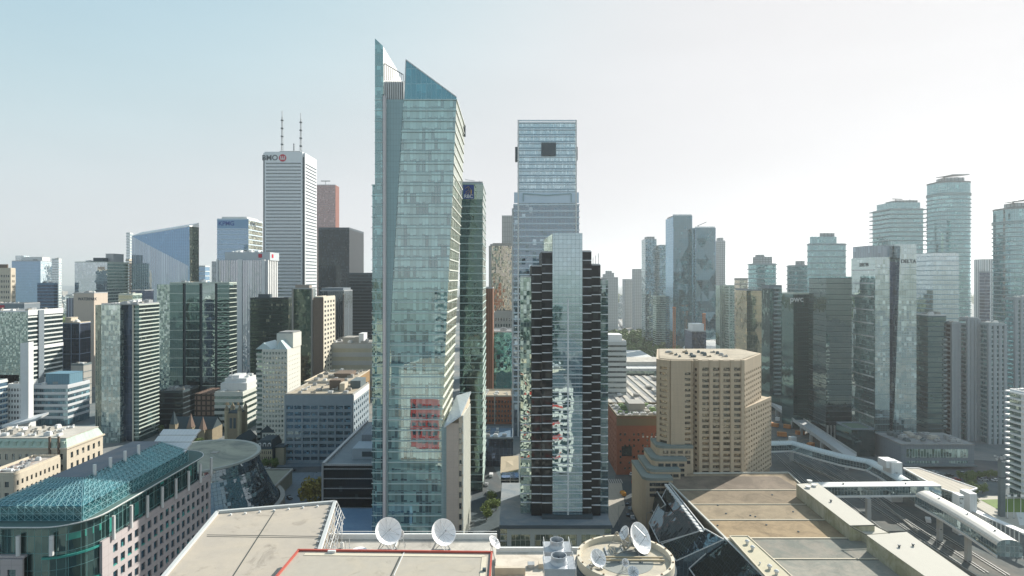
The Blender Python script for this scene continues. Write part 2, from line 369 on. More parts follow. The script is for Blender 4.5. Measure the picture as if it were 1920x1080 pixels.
def plate(mb, o, u, nrm, us, vs, holes, t):
    """wall plate with real openings. o origin, u horizontal unit, nrm outward; us, vs boundaries; holes(i, j)"""
    o, u, nrm = Vector(o), Vector(u), Vector(nrm); up = Vector((0,0,1)); dn = nrm*t
    p = lambda a, b, k: o+u*a+up*b+dn*k
    for i in range(len(us)-1):
        for j in range(len(vs)-1):
            a0,a1,b0,b1 = us[i],us[i+1],vs[j],vs[j+1]
            if holes(i,j):
                mb.face([p(a0,b0,0),p(a0,b1,0),p(a0,b1,1),p(a0,b0,1)]); mb.face([p(a1,b0,1),p(a1,b1,1),p(a1,b1,0),p(a1,b0,0)])
                mb.face([p(a0,b0,1),p(a1,b0,1),p(a1,b0,0),p(a0,b0,0)]); mb.face([p(a0,b1,0),p(a1,b1,0),p(a1,b1,1),p(a0,b1,1)])
            else: mb.face([p(a0,b0,1),p(a1,b0,1),p(a1,b1,1),p(a0,b1,1)])
    a0,a1,b0,b1 = us[0],us[-1],vs[0],vs[-1]
    mb.face([p(a0,b0,0),p(a0,b0,1),p(a0,b1,1),p(a0,b1,0)]); mb.face([p(a1,b0,1),p(a1,b0,0),p(a1,b1,0),p(a1,b1,1)])
    mb.face([p(a0,b1,1),p(a1,b1,1),p(a1,b1,0),p(a0,b1,0)])
def grid(lo, hi, n, frac, m0=0.0, m1=0.0):
    """boundaries: n openings of share frac, margins m0 m1; openings at odd intervals"""
    out = [lo]; st = (hi-lo-m0-m1)/n
    for i in range(n):
        a = lo+m0+st*(i+(1-frac)/2); out += [a, a+st*frac]
    return out+[hi]
BUDGET = {'n': 0}
def punched(root, w, d, h, faces, mat, wmat=None, t=0.35, cap=100, zb=0.0, core=None, name='window'):
    """faces: list of (face, cols, rows, fracw, frach, bottom margin, top margin, side margin, skip or None). Walls are one mesh, panes are parts."""
    wmat = wmat or win
    MB().box(-w/2+.02, w/2-.02, .02, d-.02, zb, h-.02).build('core', core or metal_dark, root)
    mb = MB(); spots = []
    for fc in faces:
        f, nc, nr, fw, fh_, m0, m1, ms = fc[:8]; skip = fc[8] if len(fc) > 8 else None
        if f == 'front': o, u, nr_, L = (-w/2-t,0,0), (1,0,0), (0,-1,0), w+2*t
        elif f == 'right': o, u, nr_, L = (w/2,0,0), (0,1,0), (1,0,0), d
        elif f == 'left': o, u, nr_, L = (-w/2,d,0), (0,-1,0), (-1,0,0), d
        else: o, u, nr_, L = (w/2+t,d,0), (-1,0,0), (0,1,0), w+2*t
        us = grid(0, L, nc, fw, ms, ms); vs = grid(zb, h, nr, fh_, m0, m1)
        hole = lambda i, j: i % 2 == 1 and j % 2 == 1 and not (skip and skip(i//2, j//2))
        plate(mb, o, u, nr_, us, vs, hole, t)
        for i in range(nc):
            for j in range(nr):
                if skip and skip(i, j): continue
                a0,a1,b0,b1 = us[2*i+1],us[2*i+2],vs[2*j+1],vs[2*j+2]
                c = Vector(o)+Vector(u)*((a0+a1)/2)+Vector(nr_)*0.05; c.z = (b0+b1)/2
                spots.append((c, a1-a0, b1-b0, f))
    mb.build('wall', mat, root)
    wl = root.matrix_world if False else Matrix.Translation(root.location) @ root.rotation_euler.to_matrix().to_4x4()
    eye = Vector((0,0,H))
    def key(s):
        p = wl @ s[0]; n = {'front':Vector((0,-1,0)),'right':Vector((1,0,0)),'left':Vector((-1,0,0)),'back':Vector((0,1,0))}[s[3]]
        n = root.rotation_euler.to_matrix() @ n; v = eye-p
        return -(s[1]*s[2]*max(0.0, n.dot(v.normalized()))/v.length_squared)
    spots.sort(key=key)
    rest = MB(); ms = {}
    for k, (c, a, b, f) in enumerate(spots):
        rz = {'front':0,'right':R(90),'left':R(-90),'back':R(180)}[f]
        if k < cap:
            q = (round(a,3), round(b,3))
            if q not in ms: ms[q] = MB().box(-a/2, a/2, -.03, .03, -b/2, b/2).build(name, wmat, root); o = ms[q]
            else: o = again(ms[q], root)
            o.location = c; o.rotation_euler = (0,0,rz); BUDGET['n'] += 1
        else:
            if f in ('front','back'): rest.box(c.x-a/2, c.x+a/2, c.y-.03, c.y+.03, c.z-b/2, c.z+b/2)
            else: rest.box(c.x-.03, c.x+.03, c.y-a/2, c.y+a/2, c.z-b/2, c.z+b/2)
    if rest.v: tg = rest.build(name, wmat, root); tg['kind'] = 'stuff'

def tower(name, label, cat, xl, xr, yt, Y, mat, xs=None, depth=28, yaw=0, z0=0, band=None, pier=None, roof=None, par=1.0, pmat=None,
          units=0, ph=None, group=None, seed=None, smat=None, us=(2,6)):
    """box tower on its lot; band=(mat, floor height, band height, projection); pier=(mat, n, width, projection, side, nside); ph=[(x0,x1,y0,y1,height,mat)] shares"""
    s = spot(xl, xr, yt, Y, xs, depth, yaw, z0)
    t = thing(name, label, cat, s['loc'], s['rz'], group); w, d, h = s['w'], s['d'], s['h']
    m = MB()
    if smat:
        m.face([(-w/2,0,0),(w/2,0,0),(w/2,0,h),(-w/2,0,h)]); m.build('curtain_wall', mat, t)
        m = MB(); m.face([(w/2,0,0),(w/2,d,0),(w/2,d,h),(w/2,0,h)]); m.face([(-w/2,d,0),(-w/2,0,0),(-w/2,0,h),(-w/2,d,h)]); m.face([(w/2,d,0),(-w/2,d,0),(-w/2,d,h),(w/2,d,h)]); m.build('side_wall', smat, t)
    else: m.box(-w/2, w/2, 0, d, 0, h-.02); m.build('curtain_wall', mat, t)
    if band: bands(t, w, d, h, band[1], band[2], band[3], band[0], nmax=99, side=band[4] if len(band) > 4 else None)
    if pier: piers(t, w, d, h, pier[1], pier[2], pier[3], pier[0], pier[4] if len(pier) > 4 else 0, pier[5] if len(pier) > 5 else 0)
    roofing(t, w, d, h, roof or roof_grey, par, pmat or (band[0] if band else metal_grey))
    for (x0,x1,y0,y1,hh,pm) in (ph or []):
        MB().box(-w/2+w*x0, -w/2+w*x1, d*y0, d*y1, h+.05, h+hh).box(-w/2+w*x0-.2, -w/2+w*x1+.2, d*y0-.2, d*y1+.2, h+hh, h+hh+.3).build('mechanical_penthouse', pm, t)
    if units: clutter(t, -w/2+2, w/2-2, 2, d-2, h+.05, units, seed or int(xl+yt), smin=us[0], smax=us[1])
    return t, s
# ---------------------------------------------------------------- ground
asphalt = stone('asphalt', (0.075,0.08,0.085), 0.3, 0.05, 0.95, blotch=((0.12,0.12,0.12), 0.02))
ground_m = stone('city_ground', (0.12,0.135,0.14), 0.35, 0.01, 0.95, blotch=((0.24,0.24,0.225), 0.012))
struct(MB().box(-9000, 9000, -600, 9000, -2, 0), 'ground', ground_m)
pave_m = stone('pavement', (0.30,0.29,0.27), 0.2, 0.1, 0.9, joint=(3,3,0.1))

# ---------------------------------------------------------------- glass types
g_teal = glass('glass_teal', (0.44,0.68,0.72), (0.05,0.12,0.13), (0.30,0.48,0.46), 0.30, 1.6, 3.8, refl=0.42, mcol=(0.35,0.45,0.46))
g_blue = glass('glass_blue', (0.45,0.66,0.86), (0.02,0.06,0.10), (0.14,0.26,0.36), 0.15, 1.6, 3.8, refl=0.5, mcol=(0.2,0.3,0.38), tilt=0.008, wob=0.01)
g_pale = glass('glass_pale', (0.80,0.90,0.93), (0.16,0.22,0.25), (0.5,0.55,0.55), 0.35, 1.6, 3.8, refl=0.55, mcol=(0.5,0.55,0.57), tilt=0.01)
g_dark = glass('glass_dark', (0.38,0.62,0.60), (0.006,0.016,0.018), (0.16,0.17,0.15), 0.08, 1.6, 3.8, refl=0.27, mcol=(0.03,0.05,0.05), tilt=0.012, wob=0.03)
g_black = glass('glass_black', (0.30,0.36,0.40), (0.006,0.007,0.008), (0.05,0.055,0.06), 0.15, 1.5, 3.7, refl=0.09, mcol=(0.02,0.022,0.025), tilt=0.01)
g_olive = glass('glass_olive', (0.48,0.62,0.46), (0.012,0.016,0.012), (0.22,0.21,0.15), 0.15, 1.6, 3.7, refl=0.18, mcol=(0.05,0.055,0.045), tilt=0.02, wob=0.04)
g_green = glass('glass_green', (0.62,0.78,0.70), (0.02,0.045,0.04), (0.30,0.36,0.30), 0.18, 1.5, 3.7, refl=0.42, mcol=(0.22,0.28,0.25), tilt=0.018, wob=0.03)
g_mosaic = glass('glass_mosaic', (0.74,0.92,0.84), (0.03,0.05,0.045), (0.45,0.5,0.44), 0.3, 1.2, 1.8, refl=0.5, mcol=(0.25,0.3,0.28), tilt=0.14, wob=0.06)
g_navy = glass('glass_navy', (0.28,0.38,0.55), (0.01,0.015,0.03), (0.06,0.08,0.12), 0.1, 2.2, 3.7, refl=0.17, mcol=(0.1,0.13,0.18))
g_warm = glass('glass_warm', (0.9,0.8,0.66), (0.08,0.07,0.055), (0.4,0.34,0.26), 0.3, 1.5, 3.6, refl=0.5, mcol=(0.3,0.28,0.24), tilt=0.06, wob=0.03)
spandrel_w = stone('spandrel_white', (0.62,0.65,0.63), 0.08, 0.3, rough=0.5)
spandrel_g = stone('spandrel_green', (0.50,0.56,0.50), 0.08, 0.3, rough=0.5)
spandrel_d = stone('spandrel_dark', (0.07,0.08,0.085), 0.15, 0.3, rough=0.5)
spandrel_c = stone('spandrel_cream', (0.60,0.56,0.46), 0.1, 0.3, rough=0.7)
brown = stone('brown_stone', (0.17,0.13,0.10), 0.2, 0.3)
bluegrey = stone('bluegrey_panel', (0.20,0.24,0.27), 0.12, 0.3, streak=0.1, joint=(1.6,3.7,0.08))

def B(label, xl, xr, yt, Y, mat, **k):
    return tower(k.pop('name','office_tower'), label, k.pop('cat','office tower'), xl, xr, yt, Y, mat, **k)

# far left
s = spot(-8, 20, 504, 640, 28); t = thing('office_block', 'cream office block with small dark windows at the left edge of the skyline', 'office block', s['loc'], s['rz'])
punched(t, s['w'], s['d'], s['h'], [('front',6,20,.62,.45,2,5,1), ('right',4,20,.6,.45,2,5,1)], cream, win_d, cap=60)
roofing(t, s['w'], s['d'], s['h'], roof_pale, 1, cream); MB().box(-s['w']/2+1, s['w']/2-6, 3, s['d']-2, s['h'], s['h']+5).build('mechanical_penthouse', brown, t)
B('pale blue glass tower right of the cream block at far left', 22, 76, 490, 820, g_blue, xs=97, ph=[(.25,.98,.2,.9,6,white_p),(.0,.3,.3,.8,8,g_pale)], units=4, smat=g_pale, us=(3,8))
B('lower dark blue glass tower in front of the pale blue one', 70, 101, 532, 700, g_navy, xs=106, band=(stone('bluepanel',(0.16,0.25,0.34),.1,.3),3.8,1.2,.1), units=3)
B('slim whitish tower behind the dark blue one at far left', 97, 110, 486, 900, g_pale, xs=112, band=(spandrel_w,3.8,1.6,.1), units=2)
t, s = B('dark grey slab block with a red roof sign band at the left edge', -30, 75, 570, 600, bluegrey, depth=20, roof=roof_grey, units=3)
MB().box(-s['w']/2+4, s['w']/2*(.02), -.4, -.06, s['h']-4.2, s['h']-1.2).build('sign_band', stone('sign_red',(0.45,0.03,0.06),.1,.5), t)
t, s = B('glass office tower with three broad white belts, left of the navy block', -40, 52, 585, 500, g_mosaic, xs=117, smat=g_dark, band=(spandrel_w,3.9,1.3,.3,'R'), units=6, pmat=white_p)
w, d, h = s['w'], s['d'], s['h']
for k in range(3): MB().box(w/2+.02, w/2+.5, -.1, d+.5, h-3-30*k, h-30*k+.01 if k else h+1.6).build('belt', white_p, t)
MB().box(w/2+.5, w/2+1.2, d*.27, d*.42, 0, h+1).build('stair_shaft', bluegrey, t)
for a in (-1, 1): pass
B('navy glass block with a beige cap, between striped tower and green tower', 118, 170, 606, 560, g_navy, band=(stone('navy_rib',(0.22,0.27,0.36),.1,.3),14.5,.7,.15), pier=(MATS['navy_rib'],3,.7,.2), roof=roof_tan, pmat=cream, units=3, depth=34, ph=[(.0,.35,.2,.8,5,cream)])
t, s = B('beige stone block with a short row of rooftop letters', 138, 202, 550, 610, stone('beige_wall',(0.56,0.48,0.40),.08,.2,streak=.08), depth=30, roof=roof_pale, units=2)
text('WATERPARK', 4.2, metal_dark, 'sign', t, (s['w']*.18, -.12, s['h']-6), sx=.8)
MB().box(-s['w']/2-9, -s['w']/2-.05, 2, 24, 0, s['h']-5).build('louvre_wing', glass('louvre',(0.5,0.55,0.65),(0.03,0.04,0.06),(0.1,0.12,0.15),.3,3,60,1.0,.1,(0.3,0.34,0.4),refl=.15), t)
B('pale glass slab with green striped end and a dark roof plant', 140, 201, 492, 720, g_pale, xs=240, smat=g_green, band=(spandrel_g,3.9,1.5,.2,'R'), ph=[(.5,.82,.1,.6,5.5,metal_dark),(.75,.99,.3,.8,11,metal_grey)], units=3, us=(3,8))
B('thin striped tower peeping out behind the slanted glass tower', 237, 249, 437, 1050, g_pale, band=(spandrel_w,5,2,.3), depth=30, roof=roof_pale)
B('small cream tower left of the slanted glass tower', 236, 247, 487, 850, g_pale, band=(cream,4,2,.3), depth=20)
B('low green glass block in front of the slanted tower', 222, 266, 552, 650, g_green, band=(spandrel_g,5,1,.2), units=2, depth=24)
B('low black glass block under the slanted tower', 246, 288, 545, 690, g_navy, depth=30)
# slanted glass tower
s = spot(247, 357, 443, 760, 373); t = thing('office_tower', 'blue glass tower with a white roof slanting up to the right', 'office tower', s['loc'])
w, d, h = s['w'], s['d'], s['h']; h2 = ZA(428, 760)+2
fold = glass('glass_fins', (0.66,0.80,0.92), (0.10,0.15,0.19), (0.3,0.36,0.4), .3, 2.4, 200, .55, .1, (0.5,0.56,0.6), refl=.45, tilt=.004, wob=.01)
m = MB(); m.face([(-w/2,0,0),(w*.36,0,0),(w*.48,-1.5,h*.77),(-w/2,0,h)]); m.build('curtain_wall', fold, t)
MB().face([(-w/2,0,h),(w*.48,-1.5,h*.77),(w/2,-2.2,h2)]).build('folded_facet', glass('glass_facet',(0.36,0.58,0.82),(0.02,0.06,0.11),(0.08,0.16,0.24),.3,2.4,3.9,.15,.12,(0.14,0.24,0.34),refl=.5,tilt=.006,wob=.01), t)
MB().face([(w*.36,0,0),(w/2,0,0),(w/2,-2.2,h2),(w*.48,-1.5,h*.77)]).build('corner_facet', g_blue, t)
MB().face([(w/2,0,0),(w/2,d,0),(w/2,d,h2+1),(w/2,-2.2,h2)]).face([(-w/2,d,0),(-w/2,0,0),(-w/2,0,h),(-w/2,d,h)]).face([(w/2,d,0),(-w/2,d,0),(-w/2,d,h),(w/2,d,h2+1)]).build('side_wall', g_olive, t)
m = MB(); m.prism([(-w/2,0),(w/2,-2.2),(w/2,d),(-w/2,d)], [h,h2,h2+1,h], [h+.6,h2+1.2,h2+7,h+7]); m.build('roof', stone('roof_white',(0.8,0.8,0.78),.05,.2), t)
for k in range(9): MB().box(w/2+.05, w/2+.7, .5, d, 40+k*8.4, 41.6+k*8.4).build('balcony_band', spandrel_c, t)
clutter(t, -w/4, w/2-8, 8, d-4, h+6, 5, 3, smin=3, smax=6)
B('small distant blue glass block right of the slanted tower', 372, 393, 499, 1000, g_blue, band=(spandrel_w,8,1.5,.2), depth=25)
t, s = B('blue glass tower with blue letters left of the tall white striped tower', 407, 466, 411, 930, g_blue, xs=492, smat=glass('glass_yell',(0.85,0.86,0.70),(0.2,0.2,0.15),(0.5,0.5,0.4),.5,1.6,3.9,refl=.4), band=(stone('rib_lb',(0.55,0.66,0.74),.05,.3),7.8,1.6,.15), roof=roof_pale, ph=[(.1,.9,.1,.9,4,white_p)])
MB().box(-s['w']/2+.2, s['w']/2-.2, -.3, -.16, s['h']-14, s['h']-1).build('sign_panel', stone('rib_lb2',(0.25,0.42,0.6),.05,.3), t)
text('KPMG', 9.5, stone('letter_blue',(0.02,0.08,0.35),.05,1), 'sign', t, (-s['w']*.2, -.5, s['h']-7)); text('KPMG', 8, metal_dark, 'sign', t, (s['w']/2+.3, s['d']*.3, s['h']-7), (R(90),0,R(90)))

# silver tower complex with a stepped top
pl = glass('glass_silver', (0.75,0.80,0.84), (0.10,0.12,0.14), (0.45,0.48,0.5), .3, 2.6, 160, .9, .1, (0.42,0.45,0.47), refl=.5, tilt=.05, wob=.06)
s = spot(408, 500, 488, 640, 520); t = thing('office_tower', 'silver ribbed tower with stepped top and a small red emblem', 'office tower', s['loc'])
w, d, h = s['w'], s['d'], s['h']
MB().box(-w/2, w/2, 0, d, 0, h).build('curtain_wall', pl, t)
MB().box(-w/2-9, -w/2-.02, 5, d-3, 0, h-1).build('side_wing', glass('pl2',(0.6,0.7,0.75),(0.03,0.05,0.06),(0.2,0.25,0.27),.3,2,7,.5,1,(0.3,0.34,0.35),refl=.4), t)
MB().box(-w/2+6, w/2+2, 4, d, h+.01, h+9).build('top_storey', stone('silver',(0.5,0.54,0.56),.06,.2), t)
for x, wd in ((.46,5),(.94,3.5),(-.5,1.5)): MB().box(-w/2+w*(x if x > 0 else 0)-wd/2, -w/2+w*(x if x > 0 else 0)+wd/2, -1.4, -.01, 0, h+1).build('column', white_p, t)
for k in range(6): MB().box(w/2+.01, w/2+1.2, 1+k*d/6, 3.2+k*d/6, 0, h+.5).build('column', white_p, t)
em = stone('emblem_red',(0.55,0.02,0.05),.03,1)
MB().box(w*.30, w*.30+4, 3.7, 3.95, h+3, h+7).build('sign', em, t); MB().box(w/2+2.05, w/2+2.3, d*.3, d*.3+4, h+3, h+7).build('sign', em, t)
clutter(t, -w/3, w/3, 6, d-3, h+9, 7, 9, (white_p,metal_grey), 3, 7)

# tall white striped tower with masts
s = spot(492, 571, 286, 870, 595); t = thing('office_tower', 'tallest white tower with thin dark floor stripes and two masts', 'office tower', s['loc'])
w, d, h = s['w'], s['d'], s['h']; marble = stone('marble', (0.74,0.77,0.78), .06, .2, rough=.45)
notch = 3.2
for nm, b in (('wall', (-w/2+notch, w/2-notch, 0, d)), ('wall', (-w/2, w/2, notch, d-notch))):
    MB().box(*b, 0, h).build(nm, marble, t)
dkw = glass('glass_strip', (0.4,0.5,0.55), (0.015,0.02,0.025), (0.05,0.06,0.07), .2, 3, 3, refl=.25)
first = None; z = h-17; k = 0
while z > 6:
    for (a, b, c, e) in ((-w/2+notch+2.2, w/2-notch-2.2, -.25, -.02), (w/2+.02, w/2+.25, notch+2.2, d-notch-2.2)):
        MB().box(a, b, c, e, z, z+1.75).build('window_band', dkw, t)
    z -= 5.0; k += 1
    if k > 48: break
for sx in (-1, 1):
    MB().box(sx*(w/2-notch/2)-notch/2+.02, sx*(w/2-notch/2)+notch/2-.02, notch-.4, notch-.02, 0, h-6).build('corner_recess', metal_dark, t)
MB().box(w/2-.35, w/2+.05-notch*0, 0, notch-.45, 0, h-3).build('corner_pier', stone('cp',(0.22,0.22,0.23),.1,.4), t)
roofing(t, w-2*notch, d, h, roof_pale, 1.2, marble)
MB().box(-w*.2, w*.3, d*.3, d*.75, h, h+6).build('mechanical_penthouse', metal_grey, t)
clutter(t, -w*.35, w*.35, 4, d*.28, h, 5, 21, (metal_grey,), 3, 6)
text('BMO', 11, metal_dark, 'sign', t, (-w*.32, -.15, h-8), ext=.1)
m = MB(); pts = [(math.cos(a*math.pi/12)*5.5, math.sin(a*math.pi/12)*5.5) for a in range(24)]
m.face([(-w*.02+x, -.25, h-8+y) for x, y in pts]); m.face([(-w*.02+x, -.05, h-8+y) for x, y in pts][::-1]); em1 = m.build('emblem', em, t)
MB().box(-w*.02-3.4, -w*.02+3.4, -.32, -.27, h-10.4, h-9).box(-w*.02-3.4, -w*.02-2.2, -.32, -.27, h-8.9, h-5.2).box(-w*.02+2.2, -w*.02+3.4, -.32, -.27, h-8.9, h-5.2).box(-w*.02-.6, -w*.02+.6, -.32, -.27, h-8.9, h-5.6).build('emblem_mark', white_p, em1)
def mast(px, ytop, ybot, Y, label, r=1.0):
    b = V(px, ybot, Y); q = thing('antenna_mast', label, 'antenna', b); hh = ZA(ytop, Y)-b.z
    m = MB()
    for a in range(3):
        x, y = r*math.cos(a*2.094), r*math.sin(a*2.094); m.bar((x,y,0),(x*.5,y*.5,hh*.85),.5)
    n = int(hh/4)
    for i in range(n):
        z0, z1 = hh*.85*i/n, hh*.85*(i+1)/n; f0, f1 = 1-.5*i/n, 1-.5*(i+1)/n
        for a in range(3):
            A0, A1 = a*2.094, (a+1)*2.094; m.bar((r*f0*math.cos(A0), r*f0*math.sin(A0), z0), (r*f1*math.cos(A1), r*f1*math.sin(A1), z1), .3)
    m.build('lattice', metal_grey, q); MB().cyl((0,0),.55,hh*.85,hh,8).build('aerial', metal_grey, q)
    for k in range(4): MB().cyl((0,0),r*1.3,hh*(.15+.2*k),hh*(.15+.2*k)+1.6,8).build('antenna_ring', metal_dark, q)
mast(529, 208, 283, 900, 'taller left lattice mast on the white striped tower', 1.7)
mast(564, 212, 286, 900, 'right lattice mast with a bright tip on the white striped tower', 1.7)
mast(551, 268, 284, 900, 'short whip aerial between the two tall masts', .7)

# brown red tower and the black towers
t, s = B('reddish brown stepped tower behind the black tower', 594, 629, 347, 1120, glass('glass_redbrown',(0.75,0.62,0.62),(0.14,0.11,0.115),(0.3,0.24,0.24),.3,2.4,4,.9,.9,(0.24,0.15,0.14),refl=.3,tilt=.01), xs=636, smat=stone('red_granite',(0.26,0.11,0.085),.12,.1,streak=.1,joint=(3,400,.8)), depth=30)
m = MB(); m.tube((s['w']*-.1,8,s['h']+1),(s['w']*-.1,8,s['h']+9),.4); m.bar((s['w']*-.35,8,s['h']+9),(s['w']*.15,8,s['h']+9),1.4); m.build('window_crane', metal_dark, t)
t, s = B('tall black steel tower with a faint grid, right of the white one', 597, 655, 430, 780, glass('glass_td',(0.34,0.42,0.46),(0.006,0.008,0.010),(0.035,0.045,0.05),.45,1.6,3.8,.5,.9,(0.012,0.014,0.016),refl=.10,tilt=.006), xs=682, smat=stone('black_steel',(0.012,0.016,0.02),.1,.3,rough=.4,joint=(1.6,200,.3)), roof=metal_dark, pmat=metal_dark, par=2.5)
B('shorter black tower beside the tall glass tower', 655, 712, 513, 700, g_black, depth=40, band=(spandrel_d,3.8,1.0,.1), roof=metal_dark, pmat=metal_dark)
# brown, olive and cream group
B('olive glass tower under the silver tower', 469, 541, 560, 560, g_olive, xs=549, band=(stone('olive_rib',(0.05,0.055,0.045),.1,.3),3.7,.8,.1), units=5, ph=[(.2,.5,.1,.6,4,metal_dark)], us=(2,5))
B('cream and glass column tower right of the olive one', 549, 585, 542, 545, g_olive, xs=592, smat=stone('gs',(0.2,0.22,0.22),.1,.2,joint=(2.5,300,.3)), pier=(concrete,2,1.6,.7), ph=[(.12,.85,.05,.7,3.5,stone('taupe',(0.33,0.29,0.25),.1,.2))], roof=roof_grey, depth=24)
s = spot(588, 606, 558, 535, 628); t = thing('office_block', 'brown tower whose cream side has rows of small square windows', 'office block', s['loc'])
w, d, h = s['w'], s['d'], s['h']
punched(t, w, d, h, [('right',4,22,.55,.5,0,2,.8)], spandrel_c, win_d, cap=70, core=brown); MB().box(-w/2-.3, w/2+.3, -.4, -.02, 0, h).build('front_wall', brown, t); roofing(t, w, d, h, roof_grey, 1, spandrel_c)
B('dark ribbed tower behind the cream windowed one', 600, 645, 546, 600, glass('gd3',(0.5,0.56,0.6),(0.01,0.013,0.016),(0.05,0.06,0.07),.2,2.2,90,.35,.1,(0.2,0.2,0.2),refl=.3,tilt=.03,wob=.05), xs=661, ph=[(.05,.95,.05,.9,3,bluegrey)])

# slab with long white stripes in front centre-left
s = spot(190, 258, 571, 403, 298); t = thing('office_tower', 'pale glass tower with a dark notch and closely striped right side', 'office tower', s['loc'])
w, d, h = s['w'], s['d'], s['h']
m = MB(); m.box(-w/2-7, -w/2-.02, 4, d*.7, 0, h-.5); m.build('stepped_wing', glass('glass_stepw',(0.7,0.74,0.62),(0.06,0.07,0.055),(0.35,0.36,0.28),.4,1.5,3.5,.4,.1,(0.42,0.42,0.34),refl=.35,tilt=.04,wob=.05), t)
MB().box(-w/2, w*.02, 0, d, 0, h).build('curtain_wall', glass('glass_pm',(0.92,1.0,0.95),(0.10,0.15,0.13),(0.62,0.70,0.62),.5,1.5,3.5,.07,.12,(0.35,0.42,0.38),refl=.6,tilt=.05,wob=.05), t)
MB().box(w*.02+.01, w*.34, 4, d*.9, 0, h-.1).build('notch_wall', g_navy, t)
MB().box(w*.34+.01, w/2, 1.5, d, 0, h-.05).build('side_block', g_dark, t)
bands(t, w*.16, d-1.5, h, 2.75, .8, .25, spandrel_g, name='floor_band')
for o in kids(t):
    if o.name.startswith('floor_band'): o.location.x = w*.42; o.location.y = 1.5
MB().box(w*.335, w*.37, .6, 1.2, 0, h).build('mullion', spandrel_c, t)
roofing(t, w, d, h, roof_grey, .8, metal_grey); clutter(t, -w/2+2, w/2-2, 3, d-2, h, 9, 31, (white_p,metal_grey,concrete), 2, 5)
# broad dark reflecting glass building
s = spot(318, 430, 531, 470, 444); t = thing('office_tower', 'broad green glass building with dark vertical slots behind the striped tower', 'office tower', s['loc'])
w, d, h = s['w'], s['d'], s['h']; k0 = [0,.22,.27,.50,.55,.76,.80,1.0]
for i in range(7):
    a, b = -w/2+w*k0[i], -w/2+w*k0[i+1]; dk = i % 2 == 1
    MB().box(a, b, 1.2 if dk else 0, d, 0, h-.02*i).build('slot' if dk else 'curtain_wall', metal_dark if dk else (glass('glass_gp',(0.7,0.86,0.84),(0.02,0.04,0.04),(0.3,0.36,0.33),.15,1.5,3.7,refl=.5,tilt=.01,wob=.06) if i == 4 else g_dark), t)
    if not dk:
        first = None; z = h-1
        while z > 4:
            if first is None: first = MB().box(a+.05, b-.05 if i < 6 else b+.25, -.22, d*.98 if i == 6 else -.02, 0, .55).build('floor_band', spandrel_g, t, loc=(0,0,z))
            else: again(first, t, (0,0,z))
            z -= 3.7 if i == 6 else 7.4
MB().box(-w/2-12, -w/2-.02, 3, d*.9, 0, h-1).build('left_wing', g_mosaic, t)
roofing(t, w, d, h, roof_grey, .8, spandrel_g); clutter(t, -w/2+3, w/2-3, 4, d-3, h, 8, 12, (white_p,metal_grey), 2, 5)
B('dark low glass podium block below the broad green building', 297, 372, 735, 440, g_black, depth=22, units=4, roof=roof_grey, band=(spandrel_d,4,.8,.1), name='office_block', cat='office block')
# low rise at the left
t, s = B('six storey block with white stripes and a blue roof box', 60, 127, 724, 450, glass('glass_lt',(0.45,0.68,0.76),(0.02,0.07,0.10),(0.12,0.25,0.3),.3,1.6,4.6,refl=.35), xs=168, band=(stone('stripe_w',(0.55,0.58,0.60),.06,.3),4.6,1.9,.2), roof=roof_grey, ph=[(.25,.92,.2,.8,8.5,stone('blue_box',(0.13,0.25,0.32),.08,.3,joint=(2,80,.15)))], units=6, name='office_block', cat='office block')
B('small grey concrete block behind the blue roof box', 133, 172, 684, 520, concrete, depth=20, units=4, band=(concrete_dark,6,.8,.1), name='office_block', cat='office block')
s = spot(15, 42, 722, 440, 46); t = thing('apartment_block', 'white block with small windows beside the white pylon', 'apartment block', s['loc'])
punched(t, s['w'], s['d'], s['h'], [('front',5,7,.6,.5,2,1.5,.3)], white_p, win_d, cap=60); roofing(t, s['w'], s['d'], s['h'], roof_pale, 1, white_p); clutter(t, -4, 4, 2, s['d']-2, s['h'], 4, 5)
B('low teal roofed block at the left edge beside the white block', -30, 14, 716, 430, g_blue, depth=20, band=(spandrel_w,4,1.3,.2), units=3, name='office_block', cat='office block', roof=stone('roof_teal',(0.12,0.34,0.36),.2,.3))
B('white rubbly roofed block behind the white pylon', -30, 78, 705, 500, concrete, depth=24, roof=stone('roof_w',(0.66,0.64,0.6),.3,.6), units=14, us=(2,5), name='office_block', cat='office block', pmat=white_p)
# white pylon with a curled canopy
b = P(50, 792, 8); t = thing('vent_pylon', 'tall white pylon curling out into a canopy at its foot', 'pylon', (b.x, b.y, 0))
zt = ZA(641, b.y)
m = MB(); m.prism([(-3.4,-1.5),(2.6,-1.5),(2.6,3),(-3.4,3)], 8, [zt-1,zt,zt,zt-1]); m.build('shaft', white_p, t)
m = MB(); ring = [(-13,-6,6.5),(-4,-8,8),(10,-4,11),(13,4,14),(3,3,12),(-8,1,9)]
m.prism([(x,y) for x,y,z in ring], [z-1 for x,y,z in ring], [z+.6 for x,y,z in ring]); m.box(-4.5,3.5,-2.5,4,0,9); m.build('canopy', white_p, t)
